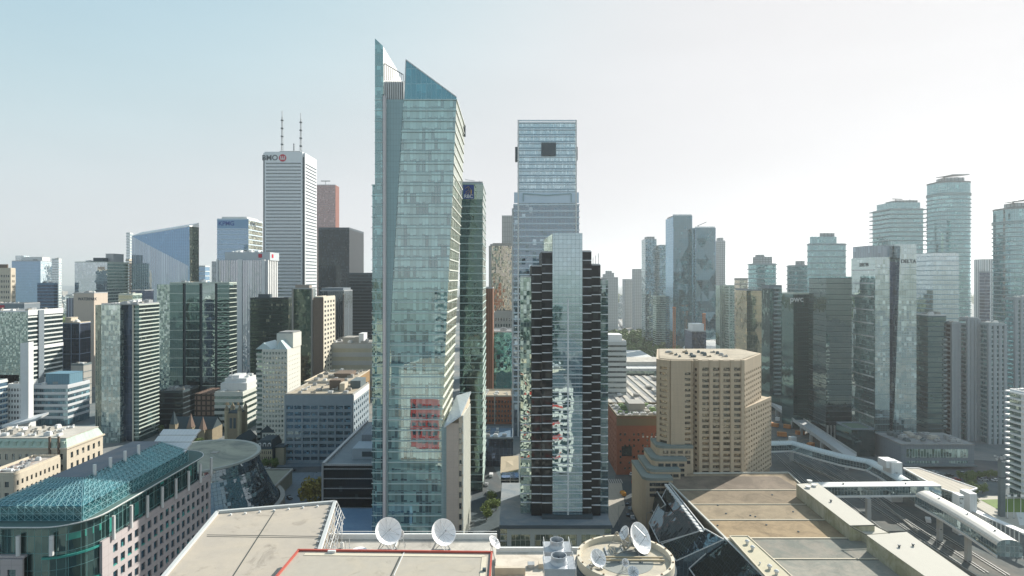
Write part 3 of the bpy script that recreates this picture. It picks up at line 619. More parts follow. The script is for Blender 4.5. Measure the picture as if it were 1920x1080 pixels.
# cream hotel with green mansard
s = spot(-60, 125, 842, 277, 180, z0=0); t = thing('hotel', 'cream hotel with pale green mansard and a cluttered white roof', 'hotel', s['loc'])
w, d, h = s['w'], s['d'], s['h']; d = 24
punched(t, w, d, h, [('front',14,6,.42,.55,1,1,1), ('right',6,6,.42,.55,1,1,1)], cream, win, cap=70)
MB().box(-w/2-.9, w/2+.9, -.9, d+.9, h, h+.7).build('cornice', cream, t)
m = MB(); m.prism([(-w/2-.3,-.3),(w/2+.3,-.3),(w/2+.3,d+.3),(-w/2-.3,d+.3)], h+.7, h+.8)
a = 1.3
lo = [(-w/2-.3,-.3,h+.7),(w/2+.3,-.3,h+.7),(w/2+.3,d+.3,h+.7),(-w/2-.3,d+.3,h+.7)]; hi = [(-w/2+a,a,h+4.6),(w/2-a,a,h+4.6),(w/2-a,d-a,h+4.6),(-w/2+a,d-a,h+4.6)]
for i in range(4): j = (i+1)%4; m.face([lo[i],lo[j],hi[j],hi[i]])
m.build('mansard', stone('verdigris',(0.45,0.56,0.48),.2,.4,streak=.2), t)
MB().box(-w/2+a-.2, w/2-a+.2, a-.2, d-a+.2, h+4.6, h+5).build('roof', roof_pale, t)
clutter(t, -w/2+3, w/2-3, 3, d-3, h+5, 26, 77, (white_p,roof_pale,metal_white,concrete), 1.0, 3.5)
for k in range(12):
    x = -w/2+3+k*w/12.3; o = inst('dormer', lambda m: (m.box(-.8,.8,-.2,1.6,0,2.0), m.box(-1,1,-.35,1.6,2.0,2.25), m.box(-.5,.5,-.24,-.2,.3,1.7)), MATS['verdigris'], t, (x,.1,h+1.4))
for x in (.47,.60): MB().box(-w/2+w*(.5+x*.7), -w/2+w*(.5+x*.7)+.9, -.9, -.35, 0, h+6).build('chimney', brown, t)
# lower cream block with brown roof
s = spot(-30, 25, 891, 246, 112); t = thing('apartment_block', 'low cream block with brown roof in front of the green mansard hotel', 'apartment block', s['loc'])
w, d, h = s['w'], s['d'], s['h']
punched(t, w, d, h, [('front',3,6,.5,.5,1,1.5,1), ('right',10,7,.42,.52,1,1.8,.6)], cream, win_d, cap=80)
roofing(t, w, d, h, stone('roof_brown',(0.33,0.25,0.21),.2,.3,blotch=((0.5,0.47,0.42),.25)), 1.0, cream); clutter(t, -w/2+2, w/2-1, 2, d-3, h, 10, 5, (white_p,metal_grey), 1, 3)
# ---------------------------------------------------------------- lower centre left
s = spot(403, 486, 737, 430); t = thing('office_block', 'white banded office block with stepped white roof plant beside the white condo tower', 'office block', s['loc'])
w, d, h = s['w'], 30, s['h']
MB().box(-w/2, w/2, 0, d, 0, h-.02).build('curtain_wall', g_green, t); bands(t, w, d, h, 4.4, 2.3, .3, stone('band_w',(0.55,0.57,0.52),.08,.3))
MB().box(-w/2-15, -w/2-.4, .5, d*.8, 0, h-.5).build('brick_wing', stone('brown_brick',(0.24,0.16,0.12),.2,.5,joint=(3.5,3.8,1.2),jcol=.25), t)
roofing(t, w, d, h, roof_pale, 1, MATS['band_w'])
for (a,b,c,e,z0,z1) in ((.02,.98,.25,.95,0,6),(.1,.9,.35,.9,6,9),(.3,.6,.4,.8,9,11)): MB().box(-w/2+w*a, -w/2+w*b, d*c, d*e, h+z0, h+z1).build('mechanical_penthouse', metal_white, t)
clutter(t, -w/2+1, w/2-1, d*.4, d*.9, h+9, 6, 14, (metal_white,), 2, 4); clutter(t, -w/2+1, w/2-1, 1, d*.2, h, 4, 15, (metal_white,concrete), 1.5, 3)
MB().tube((-w*.1,d*.3,h+6),(-w*.1,d*.3,h+17),.25).build('aerial', metal_white, t)
# white condo
s = spot(484, 547, 655, 400, 571); t = thing('apartment_tower', 'white condo tower with gabled glass roofs and a pale blank side wall', 'apartment tower', s['loc'])
w, d, h = s['w'], s['d'], s['h']; cw = stone('condo_white',(0.62,0.62,0.56),.08,.3)
punched(t, w*.72, d, h, [('front',8,19,.62,.55,1,1,.3), ('right',7,19,.18,.3,1,4,1.5)], cw, glass('win_condo',(0.8,0.9,0.85),(0.05,0.08,0.07),(0.4,0.42,0.36),.3,.9,2,.08,.08,(0.3,0.32,0.3),refl=.35,tilt=.06), cap=99)
for k in range(19): MB().box(-w*.36-5.5, -w*.36-.4, 2, d*.8, k*h/19.5+.6, k*h/19.5+2).build('balcony', cw, t)
MB().box(-w*.36-5, -w*.36-.42, 2.4, d*.79, 0, h*.97).build('bay', g_green, t)
m = MB(); zt = h; 
for (x0,x1,y0,y1,ht) in ((-w*.36-5,-w*.1,0,d*.8,4.5),(-w*.02,w*.36,0,d,6)):
    xm = (x0+x1)/2; m.face([(x0,y0,zt),(x1,y0,zt),(xm,y0,zt+ht)]); m.face([(x1,y1,zt),(x0,y1,zt),(xm,y1,zt+ht)]); m.face([(x1,y0,zt),(x1,y1,zt),(xm,y1,zt+ht),(xm,y0,zt+ht)]); m.face([(x0,y1,zt),(x0,y0,zt),(xm,y0,zt+ht),(xm,y1,zt+ht)])
m.build('roof', stone('roof_glassy',(0.5,0.62,0.64),.1,.3,rough=.3,joint=(1.5,40,.12)), t)
MB().box(-w*.1, w*.40, d*.35, d, h, h+10).build('mechanical_penthouse', cw, t)
MB().box(-w*.05, w*.38, d*.37, d*.95, h+10, h+11).build('penthouse_roof', roof_grey, t)
MB().tube((w*.33,d*.5,h+11),(w*.33,d*.5,h+62),.28).build('flagpole', white_p, t) if False else None
# blue grey building with long windows
s = spot(535, 661, 741, 359, 691); t = thing('office_block', 'square blue grey office block with white sunny side and cluttered tan roof', 'office block', s['loc'])
w, d, h = s['w'], s['d'], s['h']; bgw = stone('slate_panel',(0.27,0.33,0.37),.1,.3,streak=.08)
punched(t, w, d, h, [('front',8,9,.86,.55,1,5.5,.6), ('right',8,9,.5,.5,1,4,1)], bgw, glass('win_slate',(0.5,0.72,0.85),(0.02,0.05,0.08),(0.15,0.3,0.4),.3,1.3,3,.08,.08,(0.1,0.14,0.16),refl=.35,tilt=.03), cap=90)
MB().box(w/2+.36, w/2+.5, 0, d, h-3.8, h).build('side_fascia', white_p, t)
for k in range(5): MB().box(-w/2+k*(w-.9)/4-.1, -w/2+k*(w-.9)/4+.9, -.62, -.36, 0, h-5.5).build('pilaster', bgw, t)
roofing(t, w, d, h, roof_tan, 1, concrete)
MB().box(w*.02, w*.2, d*.45, d*.65, h, h+6).build('mechanical_penthouse', brown, t); MB().box(w*.22, w*.3, d*.3, d*.5, h, h+5).build('mechanical_penthouse', cream, t); MB().box(w*.32, w*.48, d*.55, d*.9, h, h+5).build('mechanical_penthouse', concrete_dark, t)
clutter(t, -w/2+2, w/2-2, 2, d-2, h, 16, 41, (metal_white,concrete,metal_grey,brown), 1.2, 4)
t, s = B('tan roofed brown block with a roof court behind the blue grey block', 570, 694, 717, 470, stone('orange_brown',(0.36,0.24,0.12),.25,.4,joint=(4,20,.8),jcol=.3), depth=62, roof=roof_tan, pmat=cream, units=16, us=(2,5), name='office_block', cat='office block')  # matt orange brown wall colour with dark joints
MB().box(-s['w']*.05, s['w']*.32, 22, 40, s['h']+.1, s['h']+3.5).build('roof_court', brown, t)
B('grey banded office block with pale roof left of the tall glass tower', 605, 712, 645, 560, stone('olive_band',(0.42,0.40,0.30),.15,.3), depth=34, band=(stone('grey_band',(0.42,0.43,0.41),.08,.2),8,4.2,.3), roof=roof_pale, units=8, pmat=concrete, ph=[(.35,.7,.3,.8,5,concrete),(.7,.8,.2,.6,9,white_p)], name='office_block', cat='office block')
# dark podium with white rails, left of the tall glass tower
a, b = P(606, 871, 25), P(712, 871, 25); t = thing('podium_building', 'dark glass low building with white rail lines left of the tall glass tower', 'low building', (a.x, a.y, 0))
W = b.x-a.x; D = P(700,790,25).y-a.y
MB().box(0, W, 0, D, 0, 24.5).build('curtain_wall', g_black, t)
for k in range(5): MB().box(-.2, W, -.35, -.02, 22.8-4.6*k, 23.2-4.6*k).build('rail', metal_grey, t)
m = MB(); m.box(-.4, .9, -.4, D, 24.5, 26).box(.9, W, -.4, .3, 24.5, 25.3); m.build('parapet', metal_grey, t); MB().box(-.6, .3, -.6, -.36, 0, 25).build('corner_post', metal_grey, t)
MB().box(.9, W, .3, D, 24.45, 24.7).build('roof', stone('roof_blue',(0.20,0.24,0.26),.25,.2), t)
MB().box(W*.42, W*1.1, 9, 22, 24.7, 30).build('mechanical_penthouse', stone('bg2',(0.33,0.4,0.45),.06,.3), t); MB().box(W*.6, W*.98, 8.9, 8.98, 26, 28.5).build('louvre', metal_dark, t); MB().box(W*.46, W*1.1, 23, 40, 24.7, 33).build('mechanical_penthouse', bluegrey, t)
m = MB(); q = [P(606,953,9), P(715,953,9), P(715,1075,9), P(590,1075,9)]; m.prism([(p.x,p.y) for p in q], 0, 9); o = m.build('low_roof', stone('roof_bluesheet',(0.12,0.22,0.34),.15,.1,rough=.5,blotch=((0.16,0.27,0.38),.06)), None); tag(o, 'flat blue roofed annex between tan roof and tall glass tower', 'low building')

# church and old houses
st_m = stone('old_stone',(0.26,0.22,0.15),.3,.5); sl_m = stone('slate_roof',(0.06,0.07,0.075),.2,.5)
def church(px0, px1, Y, label):
    x0, x1 = XA(px0,Y), XA(px1,Y); t = thing('church', label, 'church', ((x0+x1)/2, Y, 0)); w = x1-x0
    m = MB(); m.box(-w/2, w/2, 0, 14, 0, 9); m.build('nave', st_m, t)
    m = MB(); m.face([(-w/2-.5,-.6,9),(w/2+.5,-.6,9),(w/2+.5,7,16),(-w/2-.5,7,16)]); m.face([(w/2+.5,14.6,9),(-w/2-.5,14.6,9),(-w/2-.5,7,16),(w/2+.5,7,16)]); m.face([(-w/2,0,9),(-w/2,7,16),(-w/2,14,9)]); m.face([(w/2,0,9),(w/2,14,9),(w/2,7,16)]); m.build('roof', sl_m, t)
    for k, (x, hh) in enumerate(((-w*.38,19),(w*.02,17),(w*.3,15))):
        q = MB().box(x-2, x+2, -3, 1, 0, hh-6).build('turret', st_m, t); MB().cyl((x,-1),2.9,hh-6,hh+3,6,r1=.05,sm=False).build('spire', sl_m if k == 0 else stone('pink_slate',(0.26,0.18,0.14),.15,.5), q)
    for k in range(5): inst('window:arch', lambda m: (m.box(-.7,.7,-.1,.1,0,3), m.cyl((0,0),.01,0,.01,4)), metal_dark, t, (-w*.35+k*w*.16,-.08,3))
church(318, 398, 405, 'old brown church with spires beside the striped tower foot')
b = P(415, 832, 6); t = thing('church_tower', 'square old stone tower standing right of the brown church', 'church tower', (b.x, 395, 0))
MB().box(-5,5,0,10,0,22).build('shaft', st_m, t)
for sx in (-1,1):
    for y in (.8,9.2): q = MB().cyl((sx*4.4,y),1.4,0,24,8,sm=False).build('turret', stone('lightstone',(0.42,0.36,0.24),.3,.5), t); MB().cyl((sx*4.4,y),1.7,24,28,8,r1=.1,sm=False).build('spire', st_m, q)
for x in (-2,.6): MB().box(x,x+1.6,-.15,-.02,12,19).build('window', metal_dark, t)
MB().box(-4.6,4.6,.4,9.6,22,22.6).build('roof', sl_m, t)
s = spot(482, 528, 842, 352); t = thing('town_house', 'old house with black mansard roof and white round dormers', 'house', s['loc']); w, d, h = s['w'], 14, s['h']
punched(t, w, d, h, [('front',7,3,.5,.55,.5,.5,.4)], stone('old_cream',(0.40,0.36,0.26),.15,.4), win_d, cap=30)
m = MB(); lo = [(-w/2-.6,-.6,h),(w/2+.6,-.6,h),(w/2+.6,d+.6,h),(-w/2-.6,d+.6,h)]; hi = [(-w/2+.8,.9,h+5),(w/2-.8,.9,h+5),(w/2-.8,d-.9,h+5),(-w/2+.8,d-.9,h+5)]
for i in range(4): j=(i+1)%4; m.face([lo[i],lo[j],hi[j],hi[i]])
m.face(hi); m.build('roof', sl_m, t)
for k in range(3):
    inst('dormer:round', lambda m: (m.box(-1,1,-.3,1.4,0,1.7), m.tube((0,-.3,1.7),(0,1.4,1.7),1.0,12)), white_p, t, (-w*.33+k*w*.33,.2,h+1)); 
    inst('dormer_pane', lambda m: m.box(-.5,.5,-.1,0,0,1.6), metal_dark, t, (-w*.33+k*w*.33,-.12,h+1.5))
MB().box(w/2+1,w/2+6,3,10,0,h).build('side_wing', MATS['old_cream'], t)
MB().box(w/2+.6,w/2+6.4,2.6,10.4,h,h+.6).build('side_roof', sl_m, t)
dark_house = [(436,478,845,385,'dark gabled hall behind the mansard house'),(395,436,870,340,'dark low brick house right of the church tower'),(488,534,800,400,'grey gabled annex at the foot of the white condo')]
for (xa,xb,yt,Y,lb) in dark_house:
    s = spot(xa,xb,yt,Y); t = thing('house', lb, 'house', s['loc']); w, d, h = s['w'], 16, max(s['h']-4,5)
    MB().box(-w/2,w/2,0,d,0,h).build('wall', stone('dark_brick',(0.11,0.10,0.09),.3,.5), t)
    m = MB(); m.face([(-w/2-.5,-.5,h),(w/2+.5,-.5,h),(0,-.5,h+5)]); m.face([(w/2+.5,d,h),(-w/2-.5,d,h),(0,d,h+5)]); m.face([(w/2+.5,-.5,h),(w/2+.5,d,h),(0,d,h+5),(0,-.5,h+5)]); m.face([(-w/2-.5,d,h),(-w/2-.5,-.5,h),(0,-.5,h+5),(0,d,h+5)]); m.build('roof', sl_m, t)
    for k in range(4): MB().box(-w*.38+k*w*.22,-w*.38+k*w*.22+1.2,-.1,-.02,h*.35,h*.35+2).build('window', win_d, t)

# ---------------------------------------------------------------- round concert hall
cx, cy, zr = -147.0, 276.0, 30.0
t = thing('concert_hall', 'round concert hall with flat greenish roof and dark flaring glass skirt', 'concert hall', (cx, cy, 0))
hall = stone('hall_roof',(0.38,0.38,0.30),.15,.05,blotch=((0.20,0.22,0.19),.045))
MB().cyl((0,0),25,zr-1.5,zr,64).build('roof', hall, t)
m = MB(); m.lathe((0,0),[(25,zr),(26.6,zr+.1),(26.8,zr-.8),(25,zr-1.6)],64); m.build('rim', stone('rim_pale',(0.40,0.42,0.38),.1,.3), t)
gsk = glass('glass_skirt',(0.50,0.60,0.66),(0.02,0.025,0.03),(0.1,0.12,0.14),.2,1.6,1.6,.1,.1,(0.06,0.07,0.08),refl=.28,tilt=.10,wob=.08)
m = MB(); m.lathe((0,0),[(35.5,6),(33,10),(29,18),(26.5,24),(25.6,zr-1.2)],56,False); m.build('glass_skirt', gsk, t)
MB().lathe((0,0),[(37.5,0),(37.5,7),(35.4,7)],56,False).build('base_wall', concrete, t)
for k in range(3): MB().box(-14+k*9,-11+k*9,-6+k*4,-3+k*4,zr,zr+.25).build('roof_hatch', concrete, t)

# ---------------------------------------------------------------- lattice roofed building at lower left
LX, RX, Y0, Y1 = -131.0, -104.0, 141.0, 203.0; ze = 52.8; xc = (LX+RX)/2
t = thing('lattice_roof_building', 'lilac stone building with teal lattice glass roof and curved glass corner', 'building', (xc, Y0, 0))
O = (xc, Y0, 0)
lil = stone('lilac_stone',(0.45,0.41,0.41),.06,.2,joint=(2.6,2.6,.09),jcol=.75)
def rrect(x0,x1,y0,y1,r,n=8):
    out = []
    for (cx_,cy_,a0) in ((x1-r,y0+r,-90),(x1-r,y1-r,0),(x0+r,y1-r,90),(x0+r,y0+r,180)):
        for i in range(n+1): a = R(a0+90*i/n); out.append((cx_+r*math.cos(a), cy_+r*math.sin(a)))
    return out
gd = glass('glass_drum',(0.45,0.66,0.64),(0.012,0.035,0.032),(0.04,0.34,0.27),.2,1.7,4.2,.10,.12,(0.15,0.30,0.30),refl=.28,tilt=.02,wob=.03)
MB().prism(rrect(LX+.6,RX-.9,Y0+1.2,Y1-.6,9), 0, ze).build('glass_drum', gd, t, O)
MB().prism(rrect(LX-.6,RX+.5,Y0-.3,Y1+.6,9.5), ze, ze+.45).build('eave', stone('eave_green',(0.10,0.17,0.16),.1,.3), t, O)
m = MB(); ee = rrect(LX-.75,RX+.65,Y0-.45,Y1+.75,9.6)
for i in range(len(ee)): m.bar((*ee[i],ze+.5),(*ee[(i+1)%len(ee)],ze+.5),.22)
m.build('eave_rail', metal_white, t, O)
# wall on the right side with square windows, and on the front
def wallbox(root, O, p0, u, nrm, L, zb, zt, nc, nr, fw, fh, m1=1.6):
    mb = MB(); us = grid(0,L,nc,fw,.8,.8); vs = grid(zb,zt,nr,fh,1,m1)
    plate(mb, (p0[0],p0[1],0), u, nrm, us, vs, lambda i,j: i%2==1 and j%2==1, .5)
    mb.build('wall', lil, root, O); first = None
    for j in reversed(range(nr)):
        for i in range(nc):
            a0,a1,b0,b1 = us[2*i+1],us[2*i+2],vs[2*j+1],vs[2*j+2]
            c = Vector((p0[0],p0[1],0))+Vector(u)*((a0+a1)/2)+Vector(nrm)*.12-Vector(O); c.z = (b0+b1)/2
            if first is None: first = MB().box(-(a1-a0)/2,(a1-a0)/2,-.04,.04,-(b1-b0)/2,(b1-b0)/2).build('window', win_sq, root)
            else: first = again(first, root)
            first.location = c; first.rotation_euler = (0,0,math.atan2(nrm[0],-nrm[1]))
win_sq = glass('window_square',(0.5,0.75,0.78),(0.01,0.03,0.045),(0.05,0.28,0.28),.25,1.15,3,.09,.09,(0.05,0.07,0.08),refl=.25,tilt=.03)
wallbox(t, O, (RX-.75, Y0+11), (0,1,0), (1,0,0), 51, 18, 45.6, 17, 7, .60, .62)
MB().box(RX-.7, RX-.24, Y0+11, Y0+62, 0, 18).build('lower_wall', lil, t, O)
wallbox(t, O, (LX-14, Y0+.2), (1,0,0), (0,-1,0), 27.6, 12, 45.6, 7, 8, .55, .55)
MB().box(LX-14, LX+13.6, Y0+.25, Y0+1.1, 45.65, 46.2).build('coping', lil, t, O)
MB().box(RX-.9, RX-.2, Y0+8.2, Y0+10.95, 0, 46).build('wall_pier', lil, t, O)
for k in range(3): m = MB(); ee2 = rrect(LX+.3,RX-.55,Y0+.9,Y1-.3,9.2); zz = 45.2-7.6*k; [m.bar((*ee2[i],zz),(*ee2[i+1],zz),.35,.5) for i in range(0,9)]; m.build('glass_rail', stone('rail_teal',(0.05,0.30,0.26),.1,.3,rough=.3), t, O)
for k in range(8):
    inst('wall_post', lambda m: m.cyl((0,0),.42,0,6.2,10), metal_white, t, (RX+.1-xc, 12+k*7.1, 44.9))
for k in range(3): MB().cyl((LX+4+k*8-xc, .4),.5,46.2,51,10).build('wall_post', metal_white, t)
# lattice: vertical skirt then hipped slopes up to a grey flat roof
ti = 1.7; z1 = ze+4.0; z2 = 60.3; A = (LX+1.5, RX-1.6, Y0+3.2, Y1-12); Tt = (LX+9.2, RX-9.0, Y0+14, Y1-14.5)
gt = glass('glass_lattice',(0.34,0.58,0.62),(0.025,0.125,0.145),(0.045,0.18,0.20),.4,2,2,.02,.02,(0.02,0.2,0.24),refl=.28,tilt=.02)
def corners(b, z): return [Vector((b[0],b[2],z)),Vector((b[1],b[2],z)),Vector((b[1],b[3],z)),Vector((b[0],b[3],z))]
c0, c1, c2 = corners(A, ze+.5), corners(A, z1), corners(Tt, z2)
m = MB()
for i in range(4): j=(i+1)%4; m.face([c0[i],c0[j],c1[j],c1[i]]); m.face([c1[i],c1[j],c2[j],c2[i]])
m.build('lattice_glazing', gt, t, O)
def lattice(q, nu, nv, off, r=.085):
    m = MB(); a,b,c,d_ = q; g = lambda u,v: (a*(1-u)+b*u)*(1-v)+(d_*(1-u)+c*u)*v+off
    for j in range(nv+1):
        for i in range(nu+1):
            if i < nu: m.bar(g(i/nu,j/nv),g((i+1)/nu,j/nv),r)
            if j < nv:
                m.bar(g(i/nu,j/nv),g(i/nu,(j+1)/nv),r)
                if i < nu: m.bar(g(i/nu,j/nv),g((i+1)/nu,(j+1)/nv),r*.8); m.bar(g((i+1)/nu,j/nv),g(i/nu,(j+1)/nv),r*.8)
    return m
for i,(n,off) in enumerate((((12),(0,-.25,.2)),((22),(.25,0,.2)),((12),(0,.25,.2)),((22),(-.25,0,.2)))):
    j=(i+1)%4; off = Vector(off)
    lattice((c0[i],c0[j],c1[j],c1[i]), n, 2, off).build('steel_lattice', steel_teal, t, O)
    lattice((c1[i],c1[j],c2[j],c2[i]), n, 5, off).build('steel_lattice', steel_teal, t, O)
MB().box(Tt[0]-.2,Tt[1]+.2,Tt[2]-.2,Tt[3]+.2,z2-.1,z2+.3).build('flat_roof', stone('roof_slate',(0.17,0.18,0.20),.12,.2,blotch=((0.22,0.22,0.23),.1)), t, O)
for k in range(4): MB().cyl((Tt[1]+.6-xc, 17+k*6.2),.42,z2-2,z2+2.6,10).build('roof_vent', metal_white, t)
m = MB(); sx0, sx1 = Tt[0]+4, A[1]; 
for i in range(26):
    for j in range(4):
        a0, b0 = sx0+(sx1-sx0)*i/26, ze+2+j*1.5; st = (sx1-sx0)/26
        f_ = lambda z: (A[3]-3+(z-ze-2)*1.9, z+1.2)
        (ya,za),(yb,zb_) = f_(b0), f_(b0+1.2); m.bar((a0,ya,za),(a0+st,ya,za),.55); m.bar((a0,ya,za),(a0,yb,zb_),.55); m.bar((a0,ya,za),(a0+st,yb,zb_),.5)
m.build('perforated_screen', metal_white, t, O)
# ---------------------------------------------------------------- tall leaning glass tower (centre)
YF, YB = 239.0, 281.0
def lerp_tab(tab, z):
    if z <= tab[0][0]: return tab[0][1]
    for (a, b), (c, d) in zip(tab, tab[1:]):
        if z <= c: return b+(d-b)*(z-a)/(c-a)
    return tab[-1][1]
def tabz(*pp): return sorted((ZA(py,YF), XA(px,YF)) for px, py in pp)
RT = tabz((828,800),(830,760),(833,700),(839,560),(849,350),(856,183))     # right edge by height
LT = tabz((728,800),(732,620),(736,540),(744,400),(753,250),(757,183))     # left edge of the main bay
t = thing('glass_tower', 'tallest teal glass tower leaning outward with two sharp glass sails on top', 'tower', ((XA(780,YF)), YF, 0))
O = (XA(780,YF), YF, 0); zt = ZA(187,YF); fh = 4.34; zs = []; z = zt
while z > 1: zs.append(z); z -= fh
zs.append(0.0); zs = zs[::-1]
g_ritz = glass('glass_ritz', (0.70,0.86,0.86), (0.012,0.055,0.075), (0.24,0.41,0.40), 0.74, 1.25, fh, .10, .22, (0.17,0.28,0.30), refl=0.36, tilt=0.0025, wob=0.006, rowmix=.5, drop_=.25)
g_ritz2 = glass('glass_ritz_side', (0.95,0.98,0.88), (0.40,0.43,0.36), (0.62,0.65,0.56), 0.6, 1.15, fh, .05, .08, (0.5,0.52,0.44), refl=0.45, tilt=0.015, wob=0.02)  # sunlit brightness of this side put into the pale pane colours
m, ms = MB(), MB()
for a, b in zip(zs, zs[1:]):
    m.face([(lerp_tab(LT,a),YF,a),(lerp_tab(RT,a),YF,a),(lerp_tab(RT,b),YF,b),(lerp_tab(LT,b),YF,b)])
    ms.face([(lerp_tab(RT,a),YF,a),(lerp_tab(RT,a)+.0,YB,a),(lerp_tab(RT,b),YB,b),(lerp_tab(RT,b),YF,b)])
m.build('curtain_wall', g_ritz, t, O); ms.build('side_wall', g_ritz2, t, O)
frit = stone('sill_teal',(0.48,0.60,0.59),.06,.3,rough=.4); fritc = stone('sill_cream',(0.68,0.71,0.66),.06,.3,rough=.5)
for a in zs[1:]:
    MB().box(lerp_tab(LT,a)-.05, lerp_tab(RT,a)+.35, YF-.45, YF-.01, a-.3, a+.12).build('floor_ledge', frit, t, O)
    if a > 20: MB().box(lerp_tab(RT,a)+.01, lerp_tab(RT,a)+.35, YF, YB, a-.2, a+.25).build('side_ledge', fritc, t, O)
# stone strip, white fin, left bay
xs0, xs1 = XA(725,YF), XA(757,YF)
m = MB()
for a, b in zip(zs, zs[1:]): m.face([(xs0,YF-.3,a),(lerp_tab(LT,a),YF-.3,a),(lerp_tab(LT,b),YF-.3,b),(xs0,YF-.3,b)])
m.build('service_strip', stone('strip_blue',(0.31,0.44,0.46),.1,.3,rough=.4,joint=(1.15,fh/2,.07)), t, O)
MB().box(XA(720,YF), xs0-.02, YF-2.2, YF-.3, 0, ZA(182,YF)).build('fin', stone('fin_pink',(0.62,0.58,0.58),.05,.1), t, O)
MB().box(XA(718,YF), XA(720,YF)-.02, YF-.8, YF+.4, 0, ZA(178,YF)).build('reveal', metal_dark, t, O)
xl0, xl1, xl2 = XA(697,YF), XA(703,YF), XA(718,YF)
g_rl = glass('glass_ritz_left',(0.55,0.78,0.80),(0.02,0.07,0.08),(0.20,0.38,0.38),.55,1.6,fh,.07,.3,(0.30,0.42,0.42),refl=.38,tilt=.015)
m = MB(); zt1, zt2 = ZA(72,YF), ZA(86,YF)
m.prism([(xl1,YF),(xl2,YF),(xl2,YF+6),(xl1,YF+6)], 0, [zt1,zt2,zt2-7,zt1-7]); m.build('left_bay', g_rl, t, O)
MB().box(xl0, xl1-.02, YF+1, YF+9, 0, ZA(345,YF)).build('left_step', g_rl, t, O)
for a in zs[1:]: MB().box(xl1-.1 if a > ZA(345,YF) else xl0-.1, xl2, YF-.14, YF-.01, a-.25, a+.1).build('left_ledge', frit, t, O)
MB().box(XA(718,YF), xs1+.5, YF+3, YB, 0, zt-2).build('core_block', g_rl, t, O)
# crown
sail = glass('glass_sail',(0.30,0.56,0.66),(0.02,0.09,0.12),(0.05,0.18,0.22),.3,2.05,6.2,.10,.14,(0.40,0.58,0.62),refl=.42,tilt=.006,wob=.01)
p = [V(758,187,YF), V(856,186,YF), V(856,182,YF), V(761,112,YF)]
m = MB(); m.face(p); m.face([q+Vector((0,.5,0)) for q in p][::-1]); 
for i in range(4): m.face([p[(i+1)%4], p[i], p[i]+Vector((0,.5,0)), p[(i+1)%4]+Vector((0,.5,0))])
m.build('glass_sail', sail, t, O)
m = MB(); m.bar(p[3]-Vector((0,.1,0)), p[2]-Vector((0,.1,0)), .35); m.bar(p[0]-Vector((0,.1,0)), p[3]-Vector((0,.1,0)), .3); m.build('sail_edge', metal_white, t, O)
q = [V(718,87,YF+.5), V(718,185,YF+.5), V(745,185,YF+14), V(758,165,YF+20), V(744,130,YF+14)]
m = MB(); m.face(q); q2 = [x+Vector((-.4,.6,0)) for x in q]; m.face(q2[::-1])
for i in range(5): j=(i+1)%5; m.face([q[j],q[i],q2[i],q2[j]])
m.build('back_sail', stone('sail_white',(0.88,0.87,0.84),.04,.2,rough=.4,joint=(3,4,.08),jcol=.8), t, O)
for k in range(11): MB().box(XA(720.5+k*3.45,YF), XA(722.3+k*3.45,YF), YF+.3, YF+1.4, ZA(190,YF), ZA(152,YF)).build('louvre', metal_white, t, O)
MB().box(XA(720,YF), XA(757.5,YF), YF+1.7, YF+2.2, ZA(190,YF), ZA(150,YF)).build('louvre_back', metal_dark, t, O)
m = MB(); r0, r1 = V(721,119,YF+2), V(756,140,YF+2); n = 9
m.bar(r0, r1, .3); [m.bar(r0+(r1-r0)*i/n, Vector(((r0+(r1-r0)*i/n).x, YF+2, ZA(151,YF+2))), .22) for i in range(n+1)]; m.build('roof_truss', metal_dark, t, O)
MB().box(lerp_tab(LT,zt)+1, lerp_tab(RT,zt)-1, YF+3, YB-2, zt-1.5, zt).build('roof', roof_grey, t, O)
m = MB(); w0 = lerp_tab(RT,zt); m.prism([(w0-.3,YB-3),(w0+.5,YB-3),(w0+.5,YB),(w0-.3,YB)], zt-5, [zt-1,zt-1,zt+.8,zt+.8]); m.build('rear_fin', metal_dark, t, O)
# lower right wing
xw0, xw1, xw2, xw3 = XA(828,YF), XA(838,YF-1), XA(860,YF-3), XA(866,YF-3)
zw = ZA(775,YF-3)
MB().box(xw0, xw1, YF-.6, YF+10, 0, ZA(800,YF)).build('wing_strip', MATS['strip_blue'], t, O)
MB().box(xw1, xw2, YF-3, YF+30, 0, zw-4).build('wing_stone', stone('pink_stone',(0.50,0.43,0.37),.1,.2,joint=(2.6,2.17,.06),jcol=.8), t, O)
MB().box(xw2+.02, xw3, YF-2.8, YF+40, 0, zw-1).build('wing_wall', cream, t, O)
k = 0
while zw-6-fh*k > 2: MB().box(xw2+.2, xw3-.15, YF-3.02, YF-2.82, zw-8-fh*k, zw-5.8-fh*k).build('wing_window', win_d, t, O); k += 1
for k in range(16): MB().box(xw3+.01, xw3+.6, YF-2.4+k*2.6, YF-1.2+k*2.6, 0, zw-1-.25*k).build('wing_pier', fritc, t, O)
for k in range(12): MB().box(xw3+.05, xw3+.35, YF-2.8, YF+39, zw-4-fh*k, zw-3-fh*k).build('wing_sill', cream, t, O)
ca, cb, cc, cd = V(833,802,YF-4), V(864,781,YF-4), V(883,737,YF+14), V(856,745,YF+14)
m = MB(); m.face([ca,cb,cc,cd]); up = Vector((0,0,.8)); m.face([x+up for x in (ca,cb,cc,cd)][::-1]); qq = [ca,cb,cc,cd]
for i in range(4): j=(i+1)%4; m.face([qq[j],qq[i],qq[i]+up,qq[j]+up])
m.build('canopy', stone('canopy_pale',(0.58,0.66,0.70),.05,.2,rough=.25,joint=(40,2.2,.06)), t, O)

